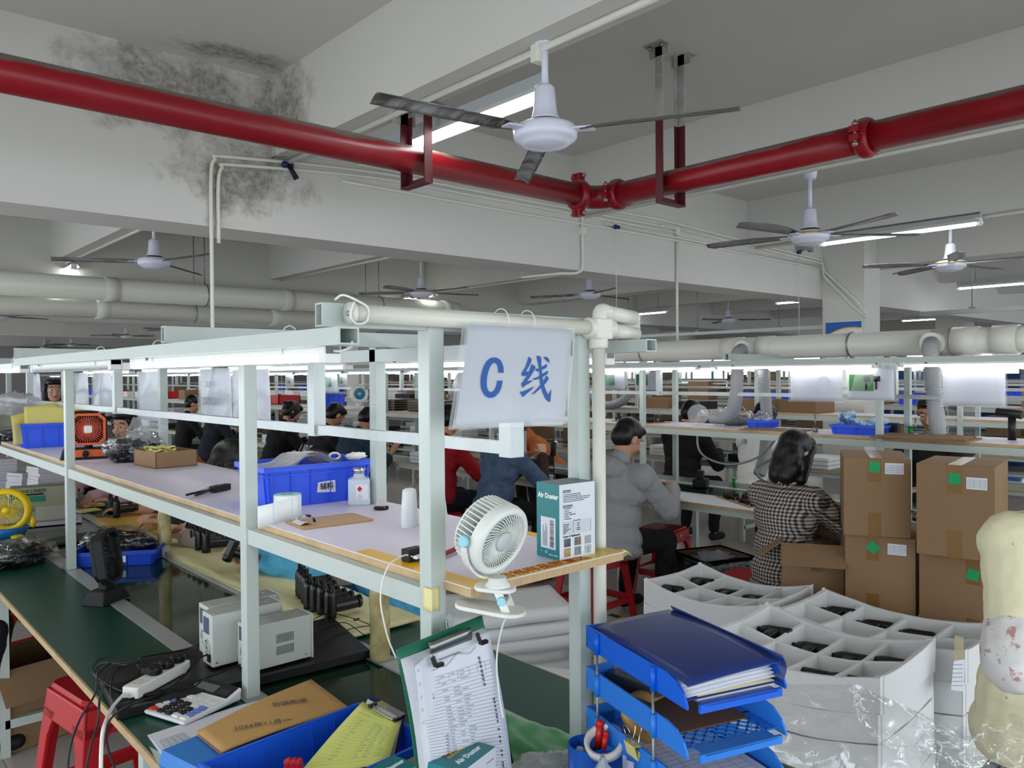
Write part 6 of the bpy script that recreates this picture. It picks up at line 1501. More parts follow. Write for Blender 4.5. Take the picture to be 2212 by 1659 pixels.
t,w_=facing_box('shipping_carton','closed brown carton on top of the left carton column, green sticker and white label',(1822,988),(1968,992),zt,.42,.372,topz=True,group=gr); label_box(t,w_,.372,-.01,.33,.075,.325,.42,.1)
m=MB(); m.box(-.028,.028,-.21,.21,.372,.3732); m.build('top_tape',BROWNTAPE,t)
t,w_=facing_box('shipping_carton','closed brown carton on top of the right carton column, creased shiny tape on its lid',(1979,1000),(2150,1010),zt-.005,.40,.41,topz=True,group=gr); label_box(t,w_,.41,-.0,.35,.085,.335,.40,0)
m=MB(); m.box(-.028,.028,-.20,.20,.41,.4112); m.build('top_tape',BROWNTAPE,t)
t,w_=facing_box('shipping_carton','closed brown carton at the bottom of the left carton column, tilted green sticker',(1825,1152),(1978,1166),zt-.375,.42,.395,topz=True,group=gr); label_box(t,w_,.395,-.03,.34,.075,.34,.42,.7)
t,w_=facing_box('shipping_carton','closed brown carton at the bottom of the right carton column beside the cream sleeve',(1985,1190),(2150,1215),zt-.42,.40,.38,topz=True,group=gr); label_box(t,w_,.38,.07,.31,None,.34,.40,.2)
for nm,pl,pr2,zz,hh in (('pallet box under the left column',(1828,1330),(1982,1345),.42,.415),('pallet box under the right column',(1990,1350),(2155,1370),.385,.38)):
    t,w_=facing_box('shipping_carton','closed brown carton on the floor, '+nm,pl,pr2,zz,.42,hh,topz=True,group='floor cartons of the carton columns')
# open carton being filled
t,w_=facing_box('open_carton','open carton with raised flaps beside the checked shirt, clear bags inside',(1688,1172),(1824,1180),.73,.40,.45,topz=True,open_=True,flaps=[('x-',-35,.14),('y-',-28,.17),('y+',120,.13),('x+',80,.12)]); label_box(t,w_,.45,.02,.39,.14,.415,.40,0)
m=MB(); blob(m,(.02,.02,.40),(.10,.12,.05),.4,3,9); m.build('clear_bags',CLEAR,t)
t=carton('carton_support','brown carton on the floor under the open carton',.32,.38,.275,(t.location.x,t.location.y,0),t.rotation_euler.z)
t=carton('waste_carton','brown carton lined with a black bin bag, between the grey jacket and the checked shirt',.38,.36,.36,(4.50,3.02,.03),R(-20),True)
BAG=mat('black bin liner','#0c0d10',.25,bump=.7,bscale=22,bdist=.01)
m=MB(); 
def lin_(u,v):
    a=2*PI*u; k=1/max(abs(math.cos(a)),abs(math.sin(a))); x=.205*k*math.cos(a);y=.195*k*math.sin(a)
    q=noise.noise(Vector((math.cos(a)*2,math.sin(a)*2,v*3)))*.012
    if v<.5: return (x*(1.03+q),y*(1.03+q),.37-.16*(1-v*2)-.04*math.sin(a*2+1)*(1-2*v))
    return (x*(.96-(v-.5)*.3),y*(.96-(v-.5)*.3),.37-(v-.5)*.3)
m.grid(lin_,48,10,0,True); m.build('bin_liner',BAG,t)
m=MB(); blob(m,(0,0,.33),(.13,.12,.05),.5,3,10); m.build('waste_bag',BAGM,t)
# red stools of the second row
q_=stool(3.80,3.46,R(3),'red stool carrying the person in the grey jacket'); q_.scale=(1.1,1.1,1.0)
stool(3.95,2.42,R(5),'red stool carrying the person in the checked shirt')
stool(4.75,3.62,R(10),'empty red stool under the second bench behind the waste carton')
stool(3.92,4.55,R(5),'red stool carrying the person in the denim vest')
stool(3.95,5.32,R(0),'red stool carrying the person in the red T-shirt')
t=thing('floor_tape','yellow and black hazard tape line on the floor tiles','tape')
p=at(1190,1290,z=.001);q=at(1345,1335,z=.001); p=p+(p-q)*1.2; q=q+(q-p)*.6
HB=mat('tape black','#1b1a18',.5); n_=26
mY=MB().mat(YT); 
for i in range(n_):
    a=p.lerp(q,i/n_);b=p.lerp(q,(i+1)/n_); mY.mat(HB if i%3==0 else YT); mY.bar(a,b,.045,.0008)
mY.build('tape_strip',None,t)
# ------------------------------------------------------------------ the rows of benches behind
def nth(i): return str(i)+('th' if 10<=i%100<=20 else {1:'st',2:'nd',3:'rd'}.get(i%10,'th'))
RN=['second','third','fourth','fifth','sixth','farthest']
rowlab=['second long bench, where the grey jacket and checked shirt people work','third bench row, beyond the second','fourth bench row, beyond the third','fifth bench row far back','sixth bench row far back','farthest bench row in front of the windows']
XR=[4.85,7.05,9.5,11.9,14.2,16.6]
YR=[(-.8,24),(-1,24),(-1,23),(-1,23),(-1,22),(-1,22)]
for k,(xc,(ya,yb)) in enumerate(zip(XR,YR)):
    posts=[]; y={0:.25,1:.5,2:1.0,3:.2,4:.6,5:1.1}[k]
    while y<yb-.3: posts.append(y); y+={0:1.74,1:1.8}.get(k,2.4)
    bench(rowlab[k],xc,ya,yb,posts,[posts[0]+1.74*j*1.5 for j in range(5)] if k<2 else [],top=1.69,frontbeam=((ya,yb),(ya,yb)) if k<3 else ((None,None),(None,None)))
    n_={0:19,1:19,2:16,3:12,4:9,5:7}[k]; step={0:1.16,1:1.16,2:1.35}.get(k,1.7)
    for i in range(n_):
        for s_ in ((-.44,.33) if k<2 else (-.3,)):
            yy=ya+.9+i*step
            if k==0 and s_>0 and i%3==2: continue
            hang_led(xc+s_,yy,1.638,'work lamp on the %s tube of the %s bench row, %s from near end'%('front' if s_<0 else 'rear',RN[k],nth(i+1)),group='lit work lamps of the '+RN[k]+' row')
# sheets in plastic sleeves hanging from the lamp tubes
SLV2=film('sheet sleeve',a=.16,bump=.25,bscale=5)
def hung(x,ya,yb,z0,z1,lab,m_=None,pic=None,grp='printed sheets hung from the lamp tubes',txt=None,flip=1):
    t=thing('hanging_sheet',lab,'sheet',(x,(ya+yb)/2,z0),0,grp); w=abs(yb-ya); h=z1-z0
    MB().grid(lambda u,v:(.004*math.sin(u*6+v*2)+.010*(1-v),-w/2+w*u,h*v),8,8,.0008).build('sheet',m_ or mat('hung paper','#d4d6e2',.6),t)
    MB().grid(lambda u,v:(-.006+.006*math.sin(u*5+v*3)+.010*(1-v),-w/2*1.06+w*1.06*u,-.008+(h+.012)*v),8,8).build('clear_sleeve',SLV2,t)
    for f in (-.3,.3): MB().cyl((0,w*f,h),(0,w*f,1.66-z0),.0012,n=5).build('tie',WHITEP,t)
    if pic:
        y0,y1,za,zb,c=pic; MB().box(-.004,-.001,-w/2+w*y0,-w/2+w*y1,h*za,h*zb).build('picture',mat('picture '+c,c,.5),t); return t
    if txt:
        for s,zz,sz in txt: text(s,sz,mat('faint show through ink','#9aa1b6',.8),t,(-.026,0,zz),(R(90),0,R(-90)),sx=flip)
    return t
hung(1.40,3.43,3.79,1.41,1.635,'sheet reading EQC seen reversed from behind, left of the white post',txt=[('EQC',.155,.035),('功能测试工位',.075,.045)],flip=-1)
hung(1.40,3.04,3.41,1.405,1.63,'blank backed sheet hung just left of the white post')
hung(1.40,4.34,4.72,1.37,1.63,'creased sleeved sheet hung right of the short steel post')
hung(1.40,5.24,5.66,1.40,1.63,'sleeved sheet hung second right of the left white post'); hung(1.40,5.78,6.12,1.39,1.63,'sleeved sheet hung first right of the left white post')
hung(1.40,7.2,7.55,1.39,1.63,'narrow sleeved sheet at the far left of the near bench')
t=hung(4.45,2.12,2.44,1.43,1.625,'pale sheet with a faint round diagram, left of the duster picture sheet'); m=MB(); m.tube([(-.008,-.06+.045*math.cos(a),.10+.045*math.sin(a)) for a in [2*PI*i/24 for i in range(24)]],.002,5,closed=True); m.build('round_diagram',mat('faint diagram','#c3c6d2',.7),t)
hung(4.45,1.29,1.58,1.42,1.625,'plain sheet hung behind the straight grey hose')
t=hung(4.45,1.83,2.09,1.44,1.625,'white sheet with a green picture of two black dusters',pic=(.42,.94,.28,.78,'#3c7f3a'))
for yy in (.0,.055): m=MB(); m.box(-.006,-.0045,yy*-1+.012,yy*-1+.022,.06,.115); m.box(-.006,-.0045,yy*-1-.005,yy*-1+.030,.105,.135); m.build('printed_duster',BLACKM,t)
for i,(x,y,c) in enumerate(((7.1-.44,9.3,'#2f8a55'),(7.1-.44,11.5,'#2f8a55'),(4.45,7.9,'#2f7f5a'),(7.1-.44,13.4,'#2f7f6a'),(7.1-.44,5.6,'#2f7f5a'),(6.61,5.1,'#2f7f5a'),(4.45,10.2,'#2f8a55'),(7.1-.44,7.4,'#2f8a55'))):
    hung(x,y,y+.30,1.42,1.63,['white sheet with a green picture at left middle, beyond the drop post','white sheet with a green picture left of the blue fan','white sheet hung beside the black stacks, green picture','small far sheet with a green picture, left middle','sheet with a green picture right of the C sign, rear one','sheet with a green picture right of the PVC upright','far sheet with a green picture, between the posts','far sheet with a green picture behind the short drop post'][i],pic=(.45,.95,.25,.8,c))
# exhaust duct over the second row, with hoses
DX,DZ,DR=5.08,1.775,.078
t=thing('exhaust_duct','fat ivory exhaust duct running over the second bench, closed end at the right','duct')
MB().cyl((DX,1.47,DZ),(DX,12,DZ),DR,n=32).build('duct_pipe',PVC,t)
for a,b,r in ((1.40,1.53,1.10),(1.60,1.74,1.09),(1.74,1.86,1.0),(2.90,3.02,1.07),(3.14,3.30,1.07),(6.2,6.4,1.07)):
    MB().at().cyl((DX,a,DZ),(DX,b,DZ),DR*r,n=32).build('socket_joint',PVC,t)
m=MB(); m.cyl((DX,1.35,DZ),(DX,1.41,DZ),DR*.96,n=32); m.cyl((DX,1.335,DZ),(DX,1.35,DZ),DR*.55,n=24); m.build('end_cap',PVC,t)
for y in (1.82,3.08): m=MB(); m.cyl((DX,y,DZ),(DX-.12,y,DZ-.01),.060,.060,n=28); m.cyl((DX-.115,y,DZ-.01),(DX-.13,y,DZ-.012),.066,n=28); m.build('branch_socket',PVC,t)
for y in (2.35,4.05,5.6): m=MB(); m.tube([(DX+math.cos(a)*(DR+.003),y,DZ+math.sin(a)*(DR+.003)) for a in [2*PI*i/24 for i in range(24)]],.006,6,closed=True); m.build('strap',STEEL,t)
HOSE=mat('grey corrugated hose','#a9abad',.5); FUN=mat('clear funnel','#dfe6ea',.05,alpha=.28,spec=1)
def hose(lab,pts,r=.05,funnel=None,grp='grey corrugated extraction hoses'):
    t=thing('hose',lab,'hose',group=grp); P=spline(pts,14); L=sum((P[i+1]-P[i]).length for i in range(len(P)-1)); n_=int(L/.017)*2
    # resample evenly
    Q=[];acc=[0]
    for i in range(len(P)-1): acc.append(acc[-1]+(P[i+1]-P[i]).length)
    j=0
    for k in range(n_+1):
        s_=L*k/n_
        while j<len(acc)-2 and acc[j+1]<s_: j+=1
        Q.append(P[j].lerp(P[j+1],(s_-acc[j])/max(1e-6,acc[j+1]-acc[j])))
    MB().tube(Q,r,18,False,rad=[r*(1.0 if i%2 else .80) for i in range(len(Q))]).build('corrugated_hose',HOSE,t)
    if funnel:
        p,d,rr=funnel; p=Vector(p);d=Vector(d).normalized(); M_=Matrix.Translation(p)@frame_rot(d.orthogonal(),d).to_4x4()
        m=MB(); m.M=M_; m.lathe([(.03,-.06),(.034,-.03),(.05,-.01),(rr*.8,.01),(rr,.045),(rr+.004,.05),(rr,.051),(rr*.78,.014)],28); m.build('funnel',FUN,t)
    return t
hose('grey hose bending from the duct down to a clear funnel above the grey jacket',[(DX-.12,3.08,DZ-.01),(DX-.20,3.07,DZ-.05),(DX-.22,3.06,DZ-.16),(DX-.21,3.08,DZ-.34),(DX-.16,3.14,DZ-.45),(DX-.12,3.24,DZ-.50),(DX-.14,3.34,DZ-.50)],.048,((4.90,3.42,1.285),(-.72,-.6,.22),.072))
hose('straight grey hose hanging from the duct at the right, down to the shelf',[(DX-.12,1.82,DZ-.01),(DX-.19,1.80,DZ-.05),(DX-.20,1.79,DZ-.16),(DX-.19,1.78,1.45),(DX-.16,1.77,1.23)],.048)
hose('grey hose hanging behind the clear bag down to the green spool',[(5.28,3.12,1.74),(5.29,3.11,1.55),(5.28,3.08,1.25),(5.2,3.05,1.0),(5.12,3.05,.86)],.046)
hose('grey hose looping up beside the PVC upright on the third row',[(7.0,6.7,1.72),(6.9,6.6,1.5),(6.75,6.5,1.3),(6.7,6.75,1.24)],.05,((6.65,6.9,1.28),(-1,.5,.1),.07))
hose('grey hose curved in a U under the third row sheet',[(6.75,6.15,1.42),(6.7,6.05,1.30),(6.7,5.85,1.245),(6.7,5.65,1.30),(6.72,5.55,1.42)],.05)
hose('slanting grey hose seen right of the short drop post',[(5.6,7.0,1.72),(5.3,6.8,1.5),(5.0,6.5,1.3),(4.8,6.45,1.22)],.05)
hose('slanting grey hose behind the near left side of the C sign',[(5.7,5.9,1.74),(5.4,5.8,1.5),(5.2,5.75,1.25)],.05)
hose('slanting far grey hose right of the man facing the camera',[(7.6,2.6,1.7),(7.3,2.5,1.55),(7.0,2.4,1.3)],.055); hose('grey hose lying on the third row shelf at the right edge',[(6.9,1.3,1.42),(6.8,1.1,1.38),(6.75,.8,1.30),(6.7,.4,1.27)],.05,((6.78,1.45,1.36),(-.6,.2,-.9),.08))
FT=mat('grey flexible arm','#a5a7a8',.35,.6)
t=thing('flexible_arm','thin grey gooseneck arm looping under the second row shelf','arm')
MB().tube(spline([(4.86,3.40,1.22),(4.85,3.36,1.02),(4.95,3.2,.94),(5.02,3.0,1.0),(5.05,2.85,1.16)],10),.008,8).build('arm_tube',FT,t); MB().tube(spline([(5.02,2.75,1.15),(5.0,2.85,1.02),(5.0,3.0,.92),(4.96,2.9,.84),(4.95,2.65,.84)],10),.009,8).build('arm_tube',FT,t); MB().bar((4.72,2.92,1.12),(4.72,2.92,1.24),.03,.02).build('clamp',ALU,t)
# goods on the second row
def board_of_parts(c,rz,w,d,lab,n_=80,grp=None):
    t=thing('parts_board',lab,'board of parts',c,rz,grp); MB().box(-w/2,w/2,-d/2,d/2,0,.006).build('board',CARDE,t)
    m=MB(); rnd=random.Random(n_)
    for i in range(n_): x,y=rnd.uniform(-w/2+.02,w/2-.02),rnd.uniform(-d/2+.02,d/2-.02); m.cyl((x,y,.006),(x+rnd.uniform(-.01,.01),y,.030+rnd.uniform(0,.01)),.009,.004,n=6)
    m.build('small_parts',BLACKP,t)['kind']='stuff'; return t
board_of_parts((4.62,2.83,TZ),R(60),.46,.24,'board crowded with small black nozzles on the bench before the grey jacket man',130)
board_of_parts((4.90,3.95,SZ),R(80),.45,.22,'board of small black parts on the second row shelf',90)
t=thing('white_mat','white sheet of foam on the second row worktop under the nozzles','mat',(4.53,3.05,TZ),0); MB().box(-.2,.12,-.55,.5,-.0005,.0015).build('sheet',PAPER,t)
t=thing('plastic_bag','knotted clear bag of grey parts on the second row shelf beside the funnel','bag',(5.02,3.18,SZ+.075)); m=MB(); blob(m,(0,0,0),(.10,.13,.085),.25,3,12,34,24,.1,(.1,.16,1.3,.7)); m.build('bag_film',CLEAR,t); m=MB(); blob(m,(0,0,-.035),(.08,.10,.04),.4,5,2); m.build('contents',mat('grey parts','#6f7277',.6),t)
crate('storage_crate','tiny blue crate with a film bag beside the clear bag on the second row shelf',.17,.14,.05,(4.95,2.92,SZ),.1)
t=thing('plastic_bag','clear film bag spilling from the tiny blue crate','bag',(4.95,2.92,SZ+.06)); m=MB(); blob(m,(0,0,0),(.07,.06,.05),.3,3,13); m.build('bag_film',CLEAR,t)
t=crate('storage_crate','shallow blue crate of blue face mask packets on the second row shelf',.235,.30,.055,(4.86,2.18,SZ),.05)
MK=mat('mask packet','#cfe2ee',.3,col2='#5b9bd0',vscale=22,thr=(.45,.5))
for i,(dx,dy,a,b) in enumerate(((-.03,.02,.4,.2),(.03,-.06,-.3,-.3),(.0,.09,.9,.3))):
    s=thing('mask_packet',['blue and white packet standing in the shallow blue crate, middle one','blue and white packet in the shallow blue crate, right one','blue and white packet in the shallow blue crate, left one'][i],'packet',(4.86+dx,2.18+dy,SZ+.045),0,'mask packets'); m=MB().at((0,0,.03),(a,b,i)); m.rbox(-.05,.05,-.07,.07,-.012,.012,.01); m.build('packet',MK,s)
t=thing('air_tool','black air duster standing upside down on the second row shelf at the right edge','tool',(4.95,1.40,SZ)); m=MB(); m.cyl((0,0,0),(0,0,.13),.021,.019,18); m.build('grip',SH,t); m=MB(); m.cyl((0,-.05,.14),(0,.075,.155),.025,n=20); m.build('barrel',SH,t)
t=thing('cardboard_sheets','two brown cardboard sheets stacked on the second row shelf','cardboard',(4.72,1.78,SZ),.05); m=MB(); m.box(-.14,.16,-.26,.24,0,.008); m.at((0,0,.009),(0,0,.08)); m.box(-.14,.15,-.24,.22,0,.008); m.build('sheets',CARD,t)
t=thing('cardboard_sheets','flat brown sheet lying on the second row shelf left of the blue crate','cardboard',(4.78,2.72,SZ),.1); MB().box(-.12,.12,-.2,.2,0,.006).build('sheets',CARD,t)
GRN=mat('reel green','#1f9a3a',.4)
for x,y,z,lab in ((4.93,1.93,SZ,'small bright green reel on the second row shelf before the dark jacket man'),(5.22,3.32,TZ,'green spool standing on the second row worktop')):
    t=thing('reel',lab,'reel',(x,y,z)); m=MB(); m.cyl((0,0,.003),(0,0,.05),.012,n=12); m.build('core',GRN,t); m=MB(); m.cyl((0,0,0),(0,0,.004),.03,n=20); m.build('flange',GRN,t); m=MB(); m.cyl((0,0,.05),(0,0,.054),.032,n=20); m.build('flange',GRN,t)
t=thing('tape_dispenser','black and green tool stand on the shelf before the man in the dark jacket','tool',(4.92,2.02,SZ)); m=MB(); m.box(-.03,.03,-.03,.03,0,.07); m.build('stand',BLACKM,t,bevel=.01); m=MB(); m.box(-.05,.02,.03,.07,0,.02); m.build('green_base',GRN,t)
t=thing('power_block','black charger block on the second row worktop by the grey jacket man','tool',(4.98,3.45,TZ),.4); m=MB(); m.box(-.06,.06,-.05,.05,0,.06); m.build('base',BLACKM,t,bevel=.004); MB().box(-.03,.04,-.02,.03,.06,.12).build('cradle',BLACKM,t,bevel=.006)
for i,(x,y,lab) in enumerate(((4.78,2.45,'small valve stand with an orange knob on the second row shelf'),(4.9,3.78,'small steel vise post on the second row shelf by the PVC upright'),(4.80,1.85,'small steel vise post beside the green reel'))):
    t=thing('bench_vise',lab,'vise',(x,y,SZ)); MB().cyl((0,0,0),(0,0,.03),.016,n=12).build('foot',STEEL,t); MB().cyl((0,0,.03),(0,0,.11),.005,n=8).build('spindle',STEEL,t); MB().cyl((-.02,0,.11),(.02,0,.11),.004,n=8).build('bar',STEEL,t)
# blue and white desk fan far on row 2, crates, black stacks
t=thing('desk_fan','white desk fan with a round blue face far back on the second row shelf','desk fan',(4.8,8.02,SZ),R(-20))
MB().prism([(-.07,-.06),(.07,-.06),(.07,.08),(-.07,.08)],0,.02,.004).build('base',WHITEP,t); MB().cyl((0,.03,.02),(0,.02,.14),.03,n=16).build('neck',WHITEP,t)
m=MB().at((0,0,.17),(R(90),0,0)); m.lathe([(.06,.045),(.085,.05),(.105,.04),(.11,0),(.10,-.05),(.07,-.07),(0,-.075)],32); m.build('shell',WHITEP,t); m=MB().at((0,0,.17),(R(90),0,0)); m.lathe([(0,.05),(.06,.047),(.084,.045),(.084,.03),(0,.03)],32); m.build('blue_face',mat('fan face blue','#2a7390',.3),t); m=MB().at((0,0,.17),(R(90),0,0)); m.lathe([(0,.06),(.02,.055),(.022,.045)],20); m.build('hub',mat('light blue','#7fc3ee',.3),t)
crate('storage_crate','blue crate far back on the second row shelf, left of the blue fan',.30,.34,.16,(4.72,8.62,SZ),.0)
for i,(x,y,lab) in enumerate(((4.82,7.35,'stack of black parts boards beside the blue fan, left one'),(4.82,6.55,'stack of black parts boards behind the white corner post'))):
    t=thing('board_stack',lab,'board stack',(x,y,SZ)); m=MB()
    for k in range(5): m.mat(CARDE).box(-.16,.16,-.28,.28,k*.026,k*.026+.003); m.mat(BLACKP).box(-.15,.15,-.27,.27,k*.026+.003,k*.026+.018)
    m.build('boards',None,t)
rnd=random.Random(12)
# cartons, crates and bundles on the shelves and worktops of the farther rows
FO=FOAM
def fill(xc,y0,y1,z,kinds,step,grp,dens=.8,hmax=.3):
    y=y0; q_=0
    while y<y1:
        q_+=1; k=rnd.choice(kinds); w=rnd.uniform(.22,.34); d=rnd.uniform(.25,.45); h=rnd.uniform(.10,hmax); x=xc+rnd.uniform(-.03,.03)
        if rnd.random()<dens:
            if k=='c': t=carton('shelf_carton','brown carton on the '+grp+', '+nth(q_)+' from near end',w,d,h,(x,y,z),rnd.uniform(-.06,.06),group='brown cartons on the '+grp,m=mat('far carton %d'%(int(rnd.random()*3)),['#7d6247','#6b5039','#8a6d4f'][int(rnd.random()*3)],.85))
            elif k=='b': crate('shelf_crate','blue crate on the '+grp+', '+nth(q_)+' from near end',w*.9,d*.8,.13,(x,y,z),0,group='blue crates on the '+grp,ribs=3)
            elif k=='w': t=thing('foam_bundle','white foam bundle on the '+grp+', '+nth(q_)+' from near end','foam bundle',(x,y,z),0,'white foam bundles on the '+grp); m=MB(); [m.box(-w/2,w/2,-d/2,d/2,q*.034,q*.034+.03) for q in range(3)]; m.build('bundle',FO,t)
            elif k=='k': t=thing('dark_box','dark box on the '+grp+', '+nth(q_)+' from near end','box',(x,y,z),0,'dark boxes on the '+grp); MB().box(-w/2,w/2,-d/2,d/2,0,h*.6).build('box_body',BLACKM,t,bevel=.004)
            elif k=='r': t=thing('red_bin','red bin on the '+grp+', '+nth(q_)+' from near end','bin',(x,y,z),0,'red bins on the '+grp); m=MB(); m.box(-w/2,w/2,-d/2,d/2,0,.01); m.box(-w/2,-w/2+.01,-d/2,d/2,0,.12); m.box(w/2-.01,w/2,-d/2,d/2,0,.12); m.box(-w/2,w/2,-d/2,-d/2+.01,0,.12); m.box(-w/2,w/2,d/2-.01,d/2,0,.12); m.build('bin_body',REDP,t)
        y+=d/2+step*rnd.uniform(.6,1.4)
fill(4.87,9.4,23,SZ,'cbkwwr',.55,'second row shelf',.75,.2)
fill(7.07,3.0,22,SZ,'wwcck',.5,'third row shelf',.75,.16); fill(7.07,-.5,1.2,SZ,'cw',.4,'third row shelf right of the column',.8,.12)
fill(9.52,-.5,22,SZ,'ccckbw',.42,'fourth row shelf',.85,.3)
fill(11.92,-.5,22,SZ,'cccb',.40,'fifth row shelf',.9,.34)
fill(14.22,-.5,21,SZ,'cccbw',.42,'sixth row shelf',.9,.34)
fill(7.3,4.5,20,TZ,'cwk',.6,'third row worktop',.7,.3)
fill(4.55,4.2,20,TZ,'kwk',.75,'second row worktop',.8,.12)
fill(5.2,4.0,20,TZ,'kwc',.7,'second row far worktop',.8,.16)
fill(6.75,3.4,20,TZ,'kww',.7,'third row near worktop',.8,.14)
fill(9.3,0,20,TZ,'ccw',.5,'fourth row worktop',.8,.35); fill(11.8,0,20,TZ,'cc',.5,'fifth row worktop',.8,.35)
# tall machines and a bookcase wall of cartons against the windows
for i,(y,w,h,c,lab) in enumerate(((4.6,.9,1.55,'#2a4f8a','tall blue cabinet far back near the column'),(6.2,.8,1.6,'#1f5fae','blue cabinet with a white panel far back'),(3.0,1.0,1.5,'#8a8c90','grey machine far back at right'),(9.0,1.2,1.5,'#6b4d38','stack of brown board far back'))):
    t=thing('machine_cabinet',lab,'cabinet',(15.4,y,0)); MB().box(-.3,.3,-w/2,w/2,0,h).build('body',mat('cabinet %d'%i,c,.5),t,bevel=.01); MB().box(-.31,-.3,-w*.3,w*.3,h*.6,h*.9).build('panel',mat('cabinet panel','#b9bcc0',.5),t)
for i in range(14):
    carton('tall_carton','large brown carton on the floor by the windows, %s from the near end'%nth(i+1),.5,.6,.45+.2*(i%3),(17.8,1.0+i*1.25,0),.05*(i%3),group='large cartons by the windows')
    carton('tall_carton','large brown carton on top of the %s floor carton by the windows'%nth(i+1),.48,.55,.5,(17.8,1.0+i*1.25,.45+.2*(i%3)),-.04*(i%3),group='large cartons by the windows')
t=thing('plaid_jacket','dark plaid garment hanging under the third row shelf','garment'); a=at(1390,905,x=6.85); m=MB(); m.at((a.x,a.y,.95)); m.grid(lambda u,v:(.02*math.sin(u*9),-.12+.24*u,.22*v),10,6,.01); m.build('cloth',mat('dark plaid','#20283a',.9,col2='#39424f',vscale=30),t)
# ------------------------------------------------------------------ people
SKIN=mat('skin','#c18e74',.5,var=.05,vscale=12); SKIN2=mat('lighter skin','#cf9f86',.5,var=.05,vscale=12); LIP=mat('lips','#9c4f4a',.45); EYEW=mat('eye white','#e6e2dd',.2); IRIS=mat('dark iris','#1a1210',.2)
HAIR=mat('black hair','#0c0a0a',.4,bump=.5,bscale=110,stretch=(1,1,.15),bdist=.003); HAIRB=mat('dark brown hair','#2a1b14',.45,bump=.5,bscale=110,stretch=(1,1,.15),bdist=.003)
CLT=bpy.data.textures.new('cloth folds','CLOUDS'); CLT.noise_scale=.055; CLT.noise_depth=3
def caps(b,p,q,r0,r1,n=12):
    p=Vector(p);q=Vector(q); d=q-p; L=d.length or 1e-6; d=d/L; u=d.orthogonal().normalized(); w=d.cross(u); rings=[]
    for i in range(5): a=-PI/2+PI/2*i/4; rings.append((p+d*math.sin(a)*r0,r0*math.cos(a)))
    for i in range(5): a=PI/2*i/4; rings.append((q+d*math.sin(a)*r1,r1*math.cos(a)))
    vs=[c+(u*math.cos(2*PI*j/n)+w*math.sin(2*PI*j/n))*max(r,1e-4) for c,r in rings for j in range(n)]
    fs=[(i*n+j,i*n+(j+1)%n,(i+1)*n+(j+1)%n,(i+1)*n+j) for i in range(len(rings)-1) for j in range(n)]+[tuple(range(n-1,-1,-1)),tuple(range((len(rings)-1)*n,len(rings)*n))]
    b.add(vs,fs,True)
def ell(b,c,r,M_=None,n=16,m_=12):
    o=b.M; b.M=o@Matrix.Translation(c)@(M_.to_4x4() if M_ else Matrix()); b.ball((0,0,0),1,r,n,m_); b.M=o
def remesh(o,vox,sm=4,disp=0):
    r=o.modifiers.new('remesh','REMESH'); r.mode='VOXEL'; r.voxel_size=vox; r.use_smooth_shade=True
    if disp:
        d=o.modifiers.new('folds','DISPLACE'); d.texture=CLT; d.strength=disp; d.mid_level=.5
    s_=o.modifiers.new('smooth','SMOOTH'); s_.factor=.5; s_.iterations=sm
def hand(b,w,d,n_,side,curl=.9,sc=1.0,spread=.05):
    """hand at wrist w pointing along d, palm normal n_; side +1 puts the thumb on the cross side"""
    d=Vector(d).normalized(); n_=Vector(n_); n_=(n_-d*n_.dot(d)).normalized(); s_=d.cross(n_)*side
    w=Vector(w); P=w+d*.045*sc
    for k in (-1,-.33,.33,1): caps(b,w+s_*.011*k*sc,w+d*.080*sc+s_*.027*k*sc,.0155*sc,.0125*sc,8)
    L=(.066,.076,.072,.056)
    for i in range(4):
        k=1-i*.667; base=w+d*.082*sc+s_*.028*k*sc; dd=d+s_*spread*k; a=0; p=base
        for j,f in enumerate((.45,.32,.25)):
            a+=curl*(.45 if j==0 else .6); q=p+(dd*math.cos(a)+n_*math.sin(a)).normalized()*L[i]*f*sc; caps(b,p,q,(.0088-.0008*j)*sc,(.0082-.0008*j)*sc,8); p=q
    p=w+d*.022*sc+s_*.022*sc; q=p+(d*.6+s_*.75+n_*.3).normalized()*.042*sc; caps(b,p,q,.0125*sc,.0098*sc,8); r=q+(d*.95+s_*.05+n_*.5).normalized()*.032*sc; caps(b,q,r,.0098*sc,.0078*sc,8)
def ik(s_,w,pole,l1=.29,l2=.255):
    s_=Vector(s_);w=Vector(w); d=w-s_; L=min(d.length,l1+l2-.005); d.normalize(); w=s_+d*L; a=(l1*l1-l2*l2+L*L)/(2*L); h=math.sqrt(max(0,l1*l1-a*a)); p=Vector(pole); p=(p-d*p.dot(d)).normalized(); return s_+d*a+p*h,w
